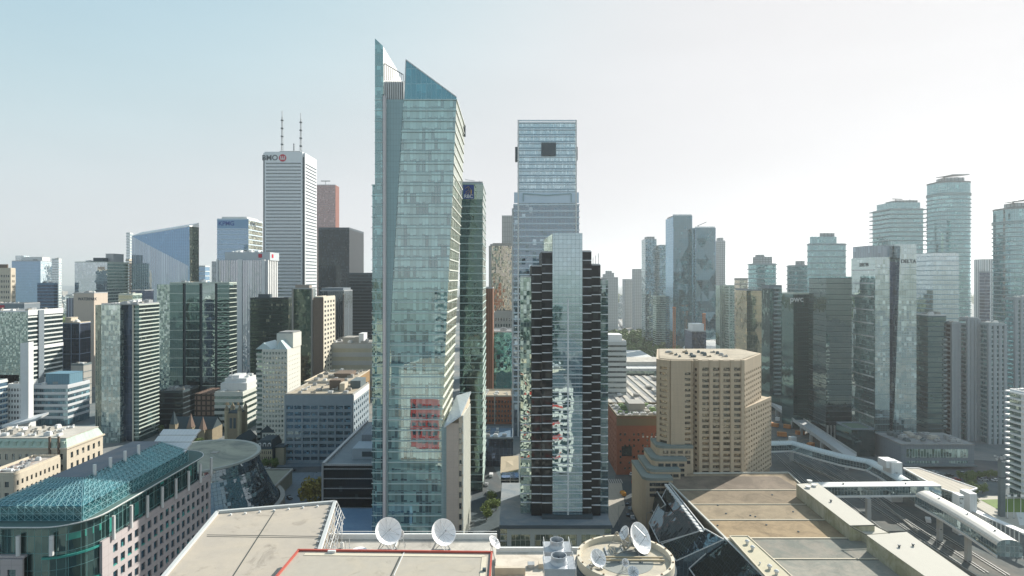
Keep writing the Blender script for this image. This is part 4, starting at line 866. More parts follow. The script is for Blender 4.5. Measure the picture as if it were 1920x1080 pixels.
# ---------------------------------------------------------------- green glass bank tower behind it
t, s = B('dark green glass tower with blue sign, behind the leaning teal tower', 862, 905, 344, 311, glass('glass_rbc',(0.34,0.56,0.52),(0.005,0.016,0.018),(0.04,0.12,0.10),.12,1.5,3.95,.05,.08,(0.02,0.05,0.05),refl=.22,tilt=.02,wob=.03), xs=911,
   band=(stone('ledge_pale',(0.50,0.62,0.60),.05,.3,rough=.4),3.95,.42,.22), pmat=metal_grey, roof=roof_grey, smat=glass('glass_rbcs',(0.95,0.97,0.9),(0.2,0.24,0.2),(0.6,0.64,0.56),.5,1.5,3.95,refl=.5,tilt=.03))
w, d, h = s['w'], s['d'], s['h']
MB().box(-w/2-.3, w/2+.3, -.5, -.3, h-8.5, h-.5).build('crown_glass', g_green, t)
sg = MB().box(-w*.34, w*.12, -.9, -.52, h-8.2, h-.9).build('sign', stone('sign_navy',(0.015,0.06,0.28),.05,1), t)
text('RBC', 2.5, stone('letter_white',(0.85,0.85,0.85),.02,1), 'lettering', sg, (-w*.11, -1.0, h-7.0), ext=.04)
gold = stone('emblem_gold',(0.75,0.50,0.08),.05,1); m = MB()      # stylised rearing animal on a globe
for (x0,z0_,x1,z1_,ww) in ((-2.2,5.2,.1,6.3,.5),(.1,6.3,1.8,4.4,.6),(1.8,4.4,1.7,2.4,.5),(-.4,5.8,.6,3.4,.7),(.6,3.4,-.6,1.9,.4),(-1.9,3.3,.2,4.4,.35),(-2.2,2.3,-.8,3.0,.35),(1.2,2.2,2.1,1.7,.35)):
    m.bar((-w*.11+x0*.8,-.98,h-8+z0_),(-w*.11+x1*.8,-.98,h-8+z1_),ww,.1)
m.build('emblem', gold, sg)
m = MB(); m.bar((-w*.3,6,h+3),(w*.1,6,h+2.4),.3); m.bar((w*.1,6,h),(w*.1,6,h+2.6),.3); m.bar((w*.34,6,h),(w*.34,6,h+2.6),.3); m.build('window_crane', metal_white, t)

# ---------------------------------------------------------------- between the towers
B('grey stepped stone tower behind the warm glass tower', 941, 975, 405, 1000, stone('grey_tower',(0.42,0.42,0.40),.1,.2,joint=(3,8,.8)), depth=30)
B('grey tower with warm brown and silver mirror glass', 919, 966, 461, 660, g_warm, depth=35, roof=roof_grey, par=2, pmat=concrete, pier=(concrete,2,3,.5), ph=[(.1,.9,.1,.9,3,concrete)])
B('narrow rust brown tower right of the green bank tower', 903, 926, 541, 500, stone('rust',(0.22,0.10,0.055),.3,.12,joint=(1.6,200,.4),jcol=.4), depth=30, roof=concrete)
s = spot(926, 964, 588, 600); t = thing('office_block', 'grey stone block with small square windows below the warm glass tower', 'office block', s['loc'])
punched(t, s['w'], 24, s['h'], [('front',7,9,.5,.5,20,3,1)], concrete, win_d, cap=63); roofing(t, s['w'], 24, s['h'], roof_grey, 1.5, concrete)
B('teal mirror glass block between the green tower and the tall silver tower', 900, 962, 623, 530, glass('glass_tm',(0.35,0.72,0.68),(0.01,0.06,0.06),(0.04,0.3,0.24),.3,3.2,4,.1,.12,(0.08,0.2,0.2),refl=.45,tilt=.05,wob=.08), depth=30, pmat=white_p, roof=roof_grey, units=4)
s = spot(898, 962, 744, 455); t = thing('brick_block', 'red brick block with rows of arched windows and a tan roof', 'brick block', s['loc'])
punched(t, s['w'], 26, s['h'], [('front',11,5,.5,.55,1,2,.5)], stone('red_brick',(0.33,0.12,0.06),.2,.5,joint=(.6,.3,.03)), win_d, cap=55); roofing(t, s['w'], 26, s['h'], roof_tan, 1.2, cream); clutter(t, -s['w']/2+1, s['w']/2-1, 2, 24, s['h'], 8, 6, (metal_white,), 1.5, 3.5)
for x in (-.32,-.05): MB().box(s['w']*x, s['w']*x+.8, -.7, -.36, 0, s['h']+1).build('downpipe', concrete, t)
B('dark blue glass block under the red brick block', 898, 962, 823, 352, g_navy, depth=26, roof=stone('roof_blued',(0.10,0.16,0.22),.4,.5), units=7, us=(1.5,3), pmat=bluegrey, name='office_block', cat='office block')

# tall silver tower behind the black tower
s = spot(971, 1080, 228, 420); t = thing('glass_tower', 'tall silver blue glass tower with a black square near the top', 'tower', s['loc'])
w, d, h = s['w'], 34, s['h']
g_sv = glass('glass_silverblue',(0.66,0.82,0.92),(0.006,0.025,0.05),(0.60,0.68,0.71),.2,2.6,4.55,.08,.1,(0.25,0.34,0.40),refl=.28,tilt=.07,wob=.06,wsc=.12)  # dark panes put the reflected city into the lower glass colour
g_svt = glass('glass_silvertop',(0.72,0.88,0.95),(0.10,0.19,0.25),(0.62,0.72,0.76),.55,1.3,4.9,.12,.9,(0.20,0.30,0.36),refl=.5,tilt=.02)  # pale panes put sky showing through the top into the colour
hm = ZA(385,420)
m = MB(); m.prism([(-w/2-3.2,0),(w/2+2.2,0),(w/2+2.2,d),(-w/2-3.2,d)], 0, hm); m.build('curtain_wall', g_sv, t)
MB().box(-w/2, w/2, 0.3, d-.3, hm, h-1).build('upper_wall', g_svt, t)
rib = stone('rib_silver',(0.58,0.68,0.74),.05,.3,rough=.35)
first = None; z = h-1.2
for k in range(44):
    if z < 8: break
    up_ = z > hm; a = w/2 if up_ else w/2+2.2; b = w/2 if up_ else w/2+3.2
    MB().box(-b-.3, a+.3, -.5, d+.3, z, z+(.75 if up_ else 1.0)).build('floor_band', rib, t); z -= 4.9 if up_ else 4.55
for (x,wd) in ((-w/2,1.0),(w/2,1.0)): MB().box(x-wd/2, x+wd/2, -1.0, -.52, hm-40 if x > 0 else 0, h+.8).build('corner_mast', metal_white, t)
MB().box(-w/2-.5, w/2+.5, -.9, -.3, h, h+1).build('top_rail', rib, t)
MB().box(-w*.10, w*.15, -1.6, -.52, ZA(292,420), ZA(268,420)).build('black_panel', metal_dark, t)
MB().box(-w/2-2.2, -w/2-.4, 4, 12, ZA(298,420), ZA(273,420)).build('side_panel', metal_dark, t); MB().box(w/2+.4, w/2+1.6, 4, 12, ZA(298,420), ZA(273,420)).build('side_panel', metal_dark, t)
MB().box(-w/2-3, w/2+2, -.8, -.52, ZA(381,420), ZA(361,420)).build('plant_screen', stone('screen_lb',(0.55,0.66,0.76),.05,.2,rough=.3), t)
m = MB(); [m.bar(V(a,b,418.9)-Vector(s['loc']), V(c,e,418.9)-Vector(s['loc']), .6) for a,b,c,e in ((981,363,1025,366),(1025,366,1071,363),(1071,363,1071,379),(981,363,981,378))]; m.build('screen_line', MATS['strip_blue'], t)
roofing(t, w, d, h-.8, roof_grey, .4, metal_grey)
MB().box(-w/2-4.6, -w/2-3.22, 2, d, 0, ZA(390,420)).build('side_fin', metal_white, t)

# black tower with a silver central bay, on its podium
BY = 228.0; t = thing('black_tower', 'black stepped tower with white ledges and a silver mirror centre bay', 'tower', (XA(1063,BY), BY, 0)); O = (XA(1063,BY), BY, 0)
zp = 19.5
g_bk = glass('glass_bk',(0.25,0.28,0.31),(0.006,0.006,0.007),(0.035,0.032,0.03),.3,2.1,3.45,.18,.3,(0.012,0.012,0.013),refl=.06,tilt=.03)
g_ctr = glass('glass_centre',(0.70,0.88,0.93),(0.02,0.05,0.06),(0.10,0.17,0.2),.3,1.6,1.73,.09,.10,(0.22,0.30,0.33),refl=.55,tilt=.006,wob=.016,wsc=.2)
def bay(nm, xa, xb, yt, dY, mat, zb=zp, back=24): 
    Y = BY+dY; o = MB().box(XA(xa,Y), XA(xb,Y), Y, BY+back, zb, ZA(yt,Y)).build(nm, mat, t, O); return XA(xa,Y), XA(xb,Y), Y, ZA(yt,Y)
ledge = stone('ledge_white',(0.66,0.70,0.72),.05,.3,rough=.4)
g_rt = glass('glass_rightbay',(0.6,0.74,0.74),(0.012,0.03,0.035),(0.10,0.15,0.14),.2,1.6,3.45,.06,.2,(0.1,0.14,0.15),refl=.38,tilt=.03,wob=.04)
for (nm, xa, xb, yt, dY, mt, lg) in (('dark_bay',1016,1036,472,1.5,g_bk,1),('dark_bay',996.5,1016,498,3.2,g_bk,1),('mirror_bay',976,996.5,518,5.5,g_mosaic,2),('dark_bay',1092,1109,471,1.5,g_bk,1),('dark_bay',1109,1126,496,3.2,g_bk,1),('green_bay',1126,1140,524,5.5,g_rt,1)):
    x0, x1, Y, zt_ = bay(nm, xa, xb, yt, dY, mt, back=26)
    if lg:
        z = zt_; off = 1.4 if nm == 'dark_bay' and xa in (1016,1109) else 0; first = None; n = 0
        while z > zp+3 and n < 40:
            if lg == 1 or n < 1 or z < 60: MB().box(x0+.06, x1-.06, Y-.5, Y-.01, z-.28-off*0, z+.02).build('ledge', ledge, t, O)
            z -= 3.45 if n else 3.45+off; n += 1
    MB().box(x0+.3, x1-.3, Y+.3, BY+20, zt_, zt_+.3).build('roof', roof_grey, t, O)
x0, x1, Y, zt_ = bay('centre_bay', 1036, 1092, 437, 0, g_ctr, ZA(965,BY), 22)
MB().box(x0-4, x1+4, BY-.35, BY+20, zp, ZA(966,BY)).build('base_block', metal_dark, t, O)
z = zt_-24
while z > ZA(960,BY):
    MB().box(x0, x1, BY-.22, BY-.01, z-.1, z+.12).build('transom', ledge, t, O); MB().box(x0, x1, BY-.22, BY-.01, z-1.3, z-1.15).build('transom', ledge, t, O) if z < ZA(600,BY) else None; z -= 3.45
MB().box(XA(1063,BY)+.2, XA(1063,BY)+.65, BY-.3, BY-.01, ZA(965,BY), ZA(560,BY)).build('mullion', ledge, t, O)
MB().prism([(XA(1020,BY+5),BY+5),(XA(1036,BY)-.05,BY+.5),(XA(1036,BY)-.05,BY+20),(XA(1020,BY+5),BY+20)], ZA(472,BY), [ZA(448,BY),ZA(438,BY),ZA(438,BY),ZA(448,BY)]).build('curved_crown', g_pale, t, O)
for k in range(3): MB().cyl((XA(1112+k*5,BY+10),BY+10),.12,ZA(496,BY+5),ZA(482-k*4,BY+5),6).build('aerial', metal_grey, t, O)
# podium
a, b = P(938,986,19.5), P(1146,986,19.5); W = b.x-a.x; D = P(1100,905,19.5).y-a.y
t = thing('podium_building', 'grey framed podium with tall gridded windows under the black tower', 'low building', (a.x, a.y, 0))
MB().box(0, W, 0.6, D, 0, 19).build('glazing', glass('glass_pod',(0.85,0.85,0.65),(0.03,0.035,0.02),(0.2,0.18,0.1),.3,1.9,2.3,.1,.12,(0.45,0.45,0.38),refl=.35,tilt=.03,wob=.06), t)
mb = MB(); plate(mb, (W*.06,.6,0), (1,0,0), (0,-1,0), grid(0, W*.88, 4, .80, .8, .8), [0,1,16.2,18.4], lambda i,j: i%2==1 and j==1, .6); mb.build('frame', stone('frame_grey',(0.34,0.37,0.35),.08,.3), t)
MB().box(-.3, W+.3, -.4, D, 19, 19.45).build('roof', stone('roof_bluegrey',(0.17,0.21,0.24),.15,.2,blotch=((0.25,0.27,0.28),.1)), t)
MB().box(-.35, W+.35, -.6, -.35, 18.6, 19.9).build('roof_edge', metal_dark, t)
for k in range(7): MB().box(W*.0, W*.055, .2, .58, 1+2.5*k, 1.3+2.5*k).build('rail', metal_grey, t); MB().box(W*.945, W, .2, .58, 1+2.5*k, 1.3+2.5*k).build('rail', metal_grey, t)
s = spot(940, 973, 905, 275, z0=19.5); t = thing('roof_pavilion', 'small dark pavilion with white cross frames left of the black tower', 'pavilion', s['loc']); w, h = s['w'], s['h']
MB().box(-w/2, w/2, 0, 8, 0, h).build('glazing', g_navy, t); MB().box(-.08, .08, -.15, -.01, 0, h).build('mullion', metal_white, t); MB().box(-w/2, w/2, -.15, -.01, h*.5, h*.5+.15).build('transom', metal_white, t)
s = spot(939, 972, 866, 300); t = thing('low_building', 'small building with sloping tan roof left of the black tower', 'low building', s['loc']); w, h = s['w'], s['h']
MB().box(-w/2, w/2, 0, 12, 0, h-6).build('wall', g_olive, t)
MB().prism([(-w/2-.2,-.2),(w/2+.2,-.2),(w/2+.2,14),(-w/2-.2,14)], [h-6,h-4,h-1.5,h-2], [h-5.6,h-3.6,h-1,h-1.6]).build('roof', stone('tan_sheet',(0.60,0.50,0.36),.08,.3), t)
# ---------------------------------------------------------------- far right of centre
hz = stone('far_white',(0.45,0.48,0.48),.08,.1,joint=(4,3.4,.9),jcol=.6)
AP = dict(name='apartment_tower', cat='apartment tower')
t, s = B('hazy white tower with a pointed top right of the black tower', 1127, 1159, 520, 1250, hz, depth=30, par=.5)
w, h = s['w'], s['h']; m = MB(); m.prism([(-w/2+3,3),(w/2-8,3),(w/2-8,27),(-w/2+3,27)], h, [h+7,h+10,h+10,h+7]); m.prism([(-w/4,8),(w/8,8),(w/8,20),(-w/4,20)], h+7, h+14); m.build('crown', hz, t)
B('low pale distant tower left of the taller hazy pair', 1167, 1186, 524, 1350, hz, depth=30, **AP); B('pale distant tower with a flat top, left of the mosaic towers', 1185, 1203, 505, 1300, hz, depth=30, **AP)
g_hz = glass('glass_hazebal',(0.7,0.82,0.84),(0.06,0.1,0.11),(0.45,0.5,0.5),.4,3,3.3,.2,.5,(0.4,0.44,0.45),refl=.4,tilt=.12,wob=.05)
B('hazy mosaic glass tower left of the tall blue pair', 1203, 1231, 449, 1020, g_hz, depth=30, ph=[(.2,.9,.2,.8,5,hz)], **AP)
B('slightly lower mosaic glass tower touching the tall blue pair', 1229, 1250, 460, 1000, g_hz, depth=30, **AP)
B('small green tower at the foot of the mosaic towers', 1224, 1248, 556, 960, g_green, depth=24, band=(spandrel_g,3.5,1,.1), **AP)
tri = glass('glass_triblue',(0.32,0.52,0.60),(0.008,0.045,0.06),(0.04,0.11,0.13),.2,3,4,.08,.1,(0.03,0.08,0.10),refl=.3,tilt=.003,wob=.008)
def facet_tower(xl, xr, yt, Y, xs, label, seed, side):
    s = spot(xl, xr, yt, Y, xs); t = thing('office_tower', label, 'office tower', s['loc']); w, d, h = s['w'], s['d'], s['h']
    m = MB(); rr = random.Random(seed); nx, nz = 3, 12; g = [[(-w/2+w*i/nx, (rr.uniform(-1.5,.3) if 0 < i < nx else 0)*(1 if j % 2 else -.3), h*j/nz) for i in range(nx+1)] for j in range(nz+1)]
    for j in range(nz):
        for i in range(nx):
            a,b,c,e = g[j][i],g[j][i+1],g[j+1][i+1],g[j+1][i]
            if (i+j) % 2: m.face([a,b,c]); m.face([a,c,e])
            else: m.face([a,b,e]); m.face([b,c,e])
    m.build('faceted_front', tri, t)
    MB().box(-w/2, w/2, 1.8, d, 0, h-2).build('side_wall', side, t)
    m = MB(); m.box(-w/2,-w/2+.6,0,1.79,0,h); m.box(w/2-.6,w/2,0,1.79,0,h); m.build('edge', g_blue, t)
    MB().box(-w/2+.5, w/2-.5, 1.9, 3, h-2, h+2).build('crown_screen', g_pale, t)
    MB().box(-w/2+2, w/2-2, 3.1, d-2, h-2, h+.5).build('roof', roof_grey, t); return t, s
facet_tower(1262, 1298, 404, 900, 1248, 'tallest blue faceted glass tower of the hazy pair', 4, glass('glass_sideblue',(0.42,0.62,0.76),(0.02,0.06,0.09),(0.12,0.22,0.28),.3,3,4,refl=.5,tilt=.02))
t, s = facet_tower(1304, 1342, 427, 880, 1300, 'blue faceted glass tower right of its taller twin, with roof crane', 8, g_teal)
m = MB(); m.bar((-s['w']*.3,6,s['h']),(-s['w']*.3,6,s['h']+4),.7); m.bar((-s['w']*.36,6,s['h']+3),(s['w']*.1,6,s['h']+9),.8); m.build('window_crane', metal_dark, t)
B('blue glass link slab between the two faceted towers', 1297, 1306, 428, 905, tri, depth=20)
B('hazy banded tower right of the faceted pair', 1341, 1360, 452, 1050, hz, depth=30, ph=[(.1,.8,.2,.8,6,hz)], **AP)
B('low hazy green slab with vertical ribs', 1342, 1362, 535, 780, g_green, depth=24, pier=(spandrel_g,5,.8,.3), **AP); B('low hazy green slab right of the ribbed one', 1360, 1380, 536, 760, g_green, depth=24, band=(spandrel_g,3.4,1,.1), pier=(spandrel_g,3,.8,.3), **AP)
t, s = B('low white block with plant boxes at the foot of the blue towers', 1284, 1324, 622, 720, g_navy, depth=30, roof=roof_grey, units=5, ph=[(.1,.9,.1,.7,9,white_p)], name='office_block', cat='office block')
for k,(px,yt,lb) in enumerate(((1264,578,'orange construction mast at the foot of the taller faceted tower'),(1320,590,'orange construction mast right of the low white block'))):
    b = P(px, 668, 0); q = thing('construction_mast', lb, 'mast', b); hh = ZA(yt, b.y); orm = stone('orange_steel',(0.55,0.20,0.08),.1,.5)
    m = MB(); [m.bar((sx*1.3,sy*1.3,0),(sx*1.3,sy*1.3,hh),.55) for sx in (-1,1) for sy in (-1,1)]; [m.bar((-1.3,-1.3,i*3),(1.3,-1.3,i*3+3),.4) for i in range(int(hh/3))]; m.build('mast', orm, q); MB().box(-2,2,-2,2,hh,hh+2).build('mast_head', orm, q)

# curved banded building and station roofs
t, s = B('white block with dark slanting floor stripes right of the black tower', 1126, 1174, 641, 520, glass('glass_stripe2',(0.4,0.5,0.5),(0.02,0.03,0.03),(0.1,0.12,0.12),.2,3,3,refl=.25), depth=34, band=(stone('stripe_pale',(0.56,0.57,0.54),.06,.3),4.6,2.9,.35), roof=roof_pale, pmat=white_p, ph=[(.2,.9,.3,.8,5,white_p)], name='office_block', cat='office block')
sh = stone('shed_roof',(0.56,0.57,0.55),.12,.05,joint=(9,400,.6),jcol=.7)
q = [P(1168,692,15), P(1262,692,15), P(1262,657,15), P(1168,657,15)]; t = thing('station_building', 'long white roofed station building behind the tan hotel', 'station', (q[0].x, q[0].y, 0))
MB().box(0, q[1].x-q[0].x, 0, q[2].y-q[0].y, 13, 15.5).build('roof', sh, t); MB().box(1, q[1].x-q[0].x-1, 2, 60, 0, 13).build('wall', g_green, t); MB().box(-1, q[1].x-q[0].x+1, 20, 60, 15.5, 20).build('upper_roof', roof_pale, t)
q = [P(1176,778,9), P(1262,778,9), P(1262,705,9), P(1176,705,9)]; t = thing('train_shed', 'low train shed roof with pale diagonal stripes behind the brick block', 'train shed', (q[0].x, q[0].y, 0))
L_ = q[2].y-q[0].y; m = MB(); m.box(-8, 70, 0, L_, 7.6, 9); m.build('roof', roof_grey, t)
for k in range(9): MB().box(-7+k*8.2, -3.5+k*8.2, 1, L_-1, 9, 9.8).build('roof_monitor', roof_pale, t)
clutter(t, -4, 66, 8, L_-8, 9.8, 16, 3, (metal_white,concrete), 3, 6)
MB().box(-7.5, 69, 1, L_-1, 0, 7.6).build('wall', concrete_dark, t)
b = P(1362, 668, 6); t = thing('arena', 'pale domed arena roof behind the tan hotel roof', 'arena', (b.x, b.y+40, 0))
MB().lathe((0,0),[(46,0),(46,12),(44,14),(34,19),(20,22),(0,23.5)],40).build('roof', sh, t); clutter(t, -30, 30, -20, 20, 20.5, 8, 8, (metal_white,metal_grey), 4, 8)

# brick block in front
s = spot(1157, 1262, 783, 338, 1138); t = thing('brick_block', 'big red brick block with orange sunlit side and crowded roof', 'brick block', s['loc'])
w, d, h = s['w'], s['d'], s['h']; rb = stone('brick_red',(0.30,0.115,0.07),.18,.3,joint=(1.2,.6,.04),jcol=.8)
punched(t, w, d, h, [('front',12,7,.42,.42,2,8,1,lambda i,j: (i*7+j*5)%4 == 0 or (i in (1,2) and j in (2,3))),('left',6,8,.35,.5,1,3,1)], rb, win_d, cap=85)
MB().box(-w/2-.4, w/2+.4, -.6, -.37, h-4.5, h-.2).build('fascia', stone('fascia_olive',(0.20,0.16,0.10),.1,.3), t)
MB().box(-w*.42, -w*.24, -.6, -.37, h*.33, h*.5).build('large_window', win_d, t)
for k in range(5): MB().box(-w*.05+k*2.4, -w*.05+k*2.4+.9, -.62, -.38, h*.655, h*.655+.8).build('sign_letter', white_p, t)
roofing(t, w, d, h, roof_grey, 1.2, MATS['fascia_olive']); clutter(t, -w/2+2, w/2-2, 2, d-2, h, 34, 19, (metal_white,metal_grey,roof_pale,stone('moss',(0.22,0.30,0.14),.3,1)), 1.5, 5)
MB().box(-w*.2, w*.1, d*.4, d*.75, h, h+5).build('mechanical_penthouse', concrete, t)

# tan hotel: faceted tower with a stepped lower left wing
HYd = P(1330, 885, 22).y
t = thing('hotel', 'tan concrete hotel with sawtooth front, sunlit right side and stepped terraces', 'hotel', (XA(1330,HYd), HYd, 0)); O = Vector((XA(1330,HYd), HYd, 0))
tan = stone('tan_concrete',(0.50,0.41,0.30),.09,.15,streak=.14,rough=.8,joint=(400,2.63,.07),jcol=.8)
def HX(px): return XA(px, HYd)
hb, ht = 18.0, ZA(676, HYd); fhh = (ZA(700,HYd)-ZA(880,HYd))/19.0
wt = glass('win_tan',(0.7,0.66,0.55),(0.015,0.015,0.014),(0.22,0.19,0.13),.25,.95,2.5,.12,.12,(0.16,0.13,0.09),refl=.22,tilt=.05)
# plan outline, front left to right then the right flank; sawtooth ribs between window bays
xL, xR = HX(1240), HX(1391)
seg = [(xL,HYd+6),(HX(1260),HYd+1.5),(HX(1278),HYd+.5),(HX(1300),HYd+1.5),(HX(1312),HYd+4),(HX(1322),HYd+1)]
RB = Vector((XA(1424,HYd+26), HYd+26)); LBk = (xL-1, HYd+40)
xL2 = XA(1241,HYd+38)
plan = [(xL,HYd+6),(HX(1258),HYd+1),(HX(1296),HYd+1),(HX(1305),HYd+3.5),(HX(1312),HYd+0),(xR,HYd+0),(RB.x,RB.y),(RB.x-4,HYd+45),(xL2,HYd+45)]
MB().prism(plan, 0, ht).build('core', stone('tan_core',(0.30,0.25,0.18),.1,.2), t, O)
MB().prism([(x+(.9 if x < xL+5 else -.9 if x > xR-3 else 0), y+(.8 if y < HYd+20 else -.8)) for x, y in plan], ht, ht+.25).build('roof', roof_tan, t, O)
count = [0]; wm = {}
def hotel_face(p, q, cols, rows, fw, fhr, z0, z1, rib=0.0, m1=2.0, t_=.85, cap=1000, blank=None):
    p, q = Vector(p), Vector(q); L = (q-p).length; u = (q-p)/L; n = Vector((u.y,-u.x)); mb = MB()
    us = grid(0,L,cols,fw); vs = grid(z0,z1,rows,fhr,0,m1); bl = blank or (lambda i,j: False)
    plate(mb, (p.x,p.y,0), (u.x,u.y,0), (n.x,n.y,0), us, vs, lambda i,j: i%2==1 and j%2==1 and not bl(i//2,j//2), t_)
    mb.build('wall', tan, t, O)
    for i in range(cols):
        for j in range(rows):
            if bl(i,j): continue
            a, b = us[2*i+2]-us[2*i+1], vs[2*j+2]-vs[2*j+1]
            c = p+u*((us[2*i+1]+us[2*i+2])/2)+n*.1; loc = Vector((c.x,c.y,(vs[2*j+1]+vs[2*j+2])/2))-O; rz = math.atan2(u.y,u.x)
            if count[0] >= cap or count[0] >= 100:
                k = 'rest'; m_ = REST; cs, sn = math.cos(rz), math.sin(rz)
                cr = [(-a/2,-.03),(a/2,-.03)]; P4 = [Vector((loc.x+x*cs-y*sn, loc.y+x*sn+y*cs)) for x, y in cr]
                m_.face([(P4[0].x,P4[0].y,loc.z-b/2),(P4[1].x,P4[1].y,loc.z-b/2),(P4[1].x,P4[1].y,loc.z+b/2),(P4[0].x,P4[0].y,loc.z+b/2)]); continue
            key = (round(a,2),round(b,2))
            if key not in wm: wm[key] = MB().box(-a/2,a/2,-.04,.04,-b/2,b/2).build('window', wt, t); o = wm[key]
            else: o = again(wm[key], t)
            o.location = loc; o.rotation_euler = (0,0,rz); count[0] += 1
    if rib:
        for i in range(cols+1):
            c = p+u*(L*i/cols); MB().box(c.x-.75, c.x+.75, c.y-rib, c.y+.1, z0, z1+.4).build('rib', tan, t, O)
REST = MB()
hotel_face((HX(1312),HYd), (xR,HYd), 4, 20, .64, .56, hb, ht, rib=1.3, m1=2.6)
hotel_face((xL,HYd+6), (HX(1258),HYd+1), 1, 20, .6, .52, hb, ht, m1=2.6)
hotel_face((HX(1258),HYd+1), (HX(1296),HYd+1), 3, 20, .85, .52, hb, ht, m1=5, blank=lambda i,j: i < 2)
hotel_face((HX(1296),HYd+1), (HX(1305),HYd+3.5), 1, 20, .5, .5, hb, ht, m1=5)
hotel_face((HX(1305),HYd+3.5), (HX(1312),HYd), 1, 20, .5, .5, hb, ht, m1=3)
hotel_face((xR,HYd), (RB.x,RB.y), 9, 20, .5, .5, hb, ht, m1=5.5)
hotel_face((RB.x,RB.y), (RB.x-4,HYd+45), 2, 20, .2, .2, hb, ht, blank=lambda i,j: True)
hotel_face((xL2,HYd+45), (xL,HYd+6), 6, 20, .5, .5, hb, ht, m1=3)
# wider lower right flank
fl = [(xR+1.5,HYd+1.8),(XA(1443,HYd+28),HYd+28),(RB.x-3,HYd+46),(xR,HYd+30)]; zf = ZA(745,HYd+26)
m = MB(); m.prism(fl, 0, zf-1); m.build('flank_core', MATS['tan_core'], t, O)
hotel_face(fl[0], fl[1], 11, 14, .5, .5, hb-2, zf, m1=1)
MB().prism([(x,y) for x,y in fl], zf-.9, zf-.5).build('flank_roof', roof_tan, t, O)
if REST.v: o = REST.build('window', wt, t); o['kind'] = 'stuff'
clutter(t, HX(1270)-O.x, HX(1390)-O.x, 8, 30, ht+.25, 16, 55, (metal_grey,concrete_dark,roof_tan), 1, 3)
# stepped terraces
gg = stone('terrace_grey',(0.24,0.26,0.24),.12,.3)
for k, (xa, xb, yt, dy) in enumerate(((1233,1300,836,-2),(1224,1288,860,-6),(1216,1276,880,-10),(1207,1262,896,-15))):
    Y = HYd+dy; a, b = XA(xa,Y), XA(xb,Y); z = ZA(yt,Y); D_ = 14+4*k
    rd = [(b,Y+D_),(a,Y+D_),(a,Y+2.5),(a+1.2,Y+.6),(a+3,Y),(b,Y)]
    q = MB().prism(rd, 0, z-1.2).build('terrace', tan, t, O); MB().prism([(x+(-.25 if x == a else 0), y-(.25 if y < Y+3 else 0)) for x, y in rd], z-1.2, z).build('balustrade', gg, q, (0,0,0))
    for o in kids(q): o.location = -O
    for i in range(4):
        for j in range(3): MB().box(a+2.6+i*(b-a-3)/4, a+5.0+i*(b-a-3)/4, Y-.12, Y-.02, z-3.6-j*fhh, z-2.2-j*fhh).build('terrace_window', win_d, q, (0,0,0)).location = -O

# ---------------------------------------------------------------- towers right of the hotel
balc = stone('balcony_slab',(0.34,0.40,0.41),.06,.3)
def BT(label, xl, xr, yt, Y, xs=None, **k):
    k.setdefault('band', (balc,3.2,.75,1.1)); return B(label, xl, xr, yt, Y, k.pop('mat', g_teal), xs=xs, **AP, **k)
B('long low building with a window strip beside the tan hotel top', 1377, 1402, 523, 640, g_warm, depth=30, band=(concrete,5,1.5,.2), name='office_block', cat='office block')
BT('hazy condo tower with stepped top, above the amber mirrored block', 1403, 1455, 495, 820, ph=[(.15,.85,.1,.8,10,hz),(.2,.5,.2,.6,13,hz)], band=(balc,6.5,1.2,1.5))
BT('small hazy condo tower with a box on its roof, between the two condos', 1476, 1519, 498, 760, ph=[(.4,.75,.2,.7,6,hz)], band=(balc,6,1.2,1.2))
BT('broad hazy condo tower with two roof steps', 1519, 1586, 458, 640, 1517, ph=[(.06,.75,.1,.9,8,g_teal),(.33,.7,.2,.8,12,hz)], band=(balc,6.6,1.0,.7))
t, s = B('glass block with amber reflections right of the tan hotel', 1379, 1432, 545, 540, glass('glass_amber_reflection',(0.95,0.85,0.62),(0.03,0.03,0.025),(0.25,0.2,0.12),.2,2.2,4,.1,.2,(0.14,0.14,0.12),refl=.4,tilt=.02,wob=.05,wsc=.06), depth=36, roof=roof_grey, pmat=bluegrey)  # amber reflections put into the glass tint
t, s = B('blue glass tower with pale stripes on its lower right', 1428, 1466, 541, 500, g_dark, depth=36, roof=roof_grey, pmat=bluegrey, par=3)
for k in range(26): MB().box(-s['w']*.18, s['w']*.42, -.5, -.02, 14+k*3.6, 15.3+k*3.6).build('balcony_band', balc, t)
t, s = B('dark mirrored office tower with white letters near its top', 1466, 1520, 552, 440, g_dark, depth=32, pmat=spandrel_g, roof=roof_grey)
text('pwc', 6.2, white_p, 'sign', t, (-s['w']*.32, -.25, s['h']-3.6))
g_drk2 = glass('glass_murk',(0.40,0.54,0.54),(0.004,0.010,0.012),(0.05,0.07,0.06),.12,1.6,3.7,.05,.12,(0.03,0.05,0.05),refl=.3,tilt=.012,wob=.03,wsc=.05)
t, s = B('broad dark mirrored tower left of the folded glass hotel', 1517, 1597, 521, 408, g_drk2, depth=30, pmat=g_teal, roof=roof_grey, band=(spandrel_d,3.7,.5,.08))
for k in range(8): MB().box(-s['w']/2+k*s['w']/7.5, -s['w']/2+k*s['w']/7.5+.9, -1.6, -.7, 0, 11).build('column', concrete, t)
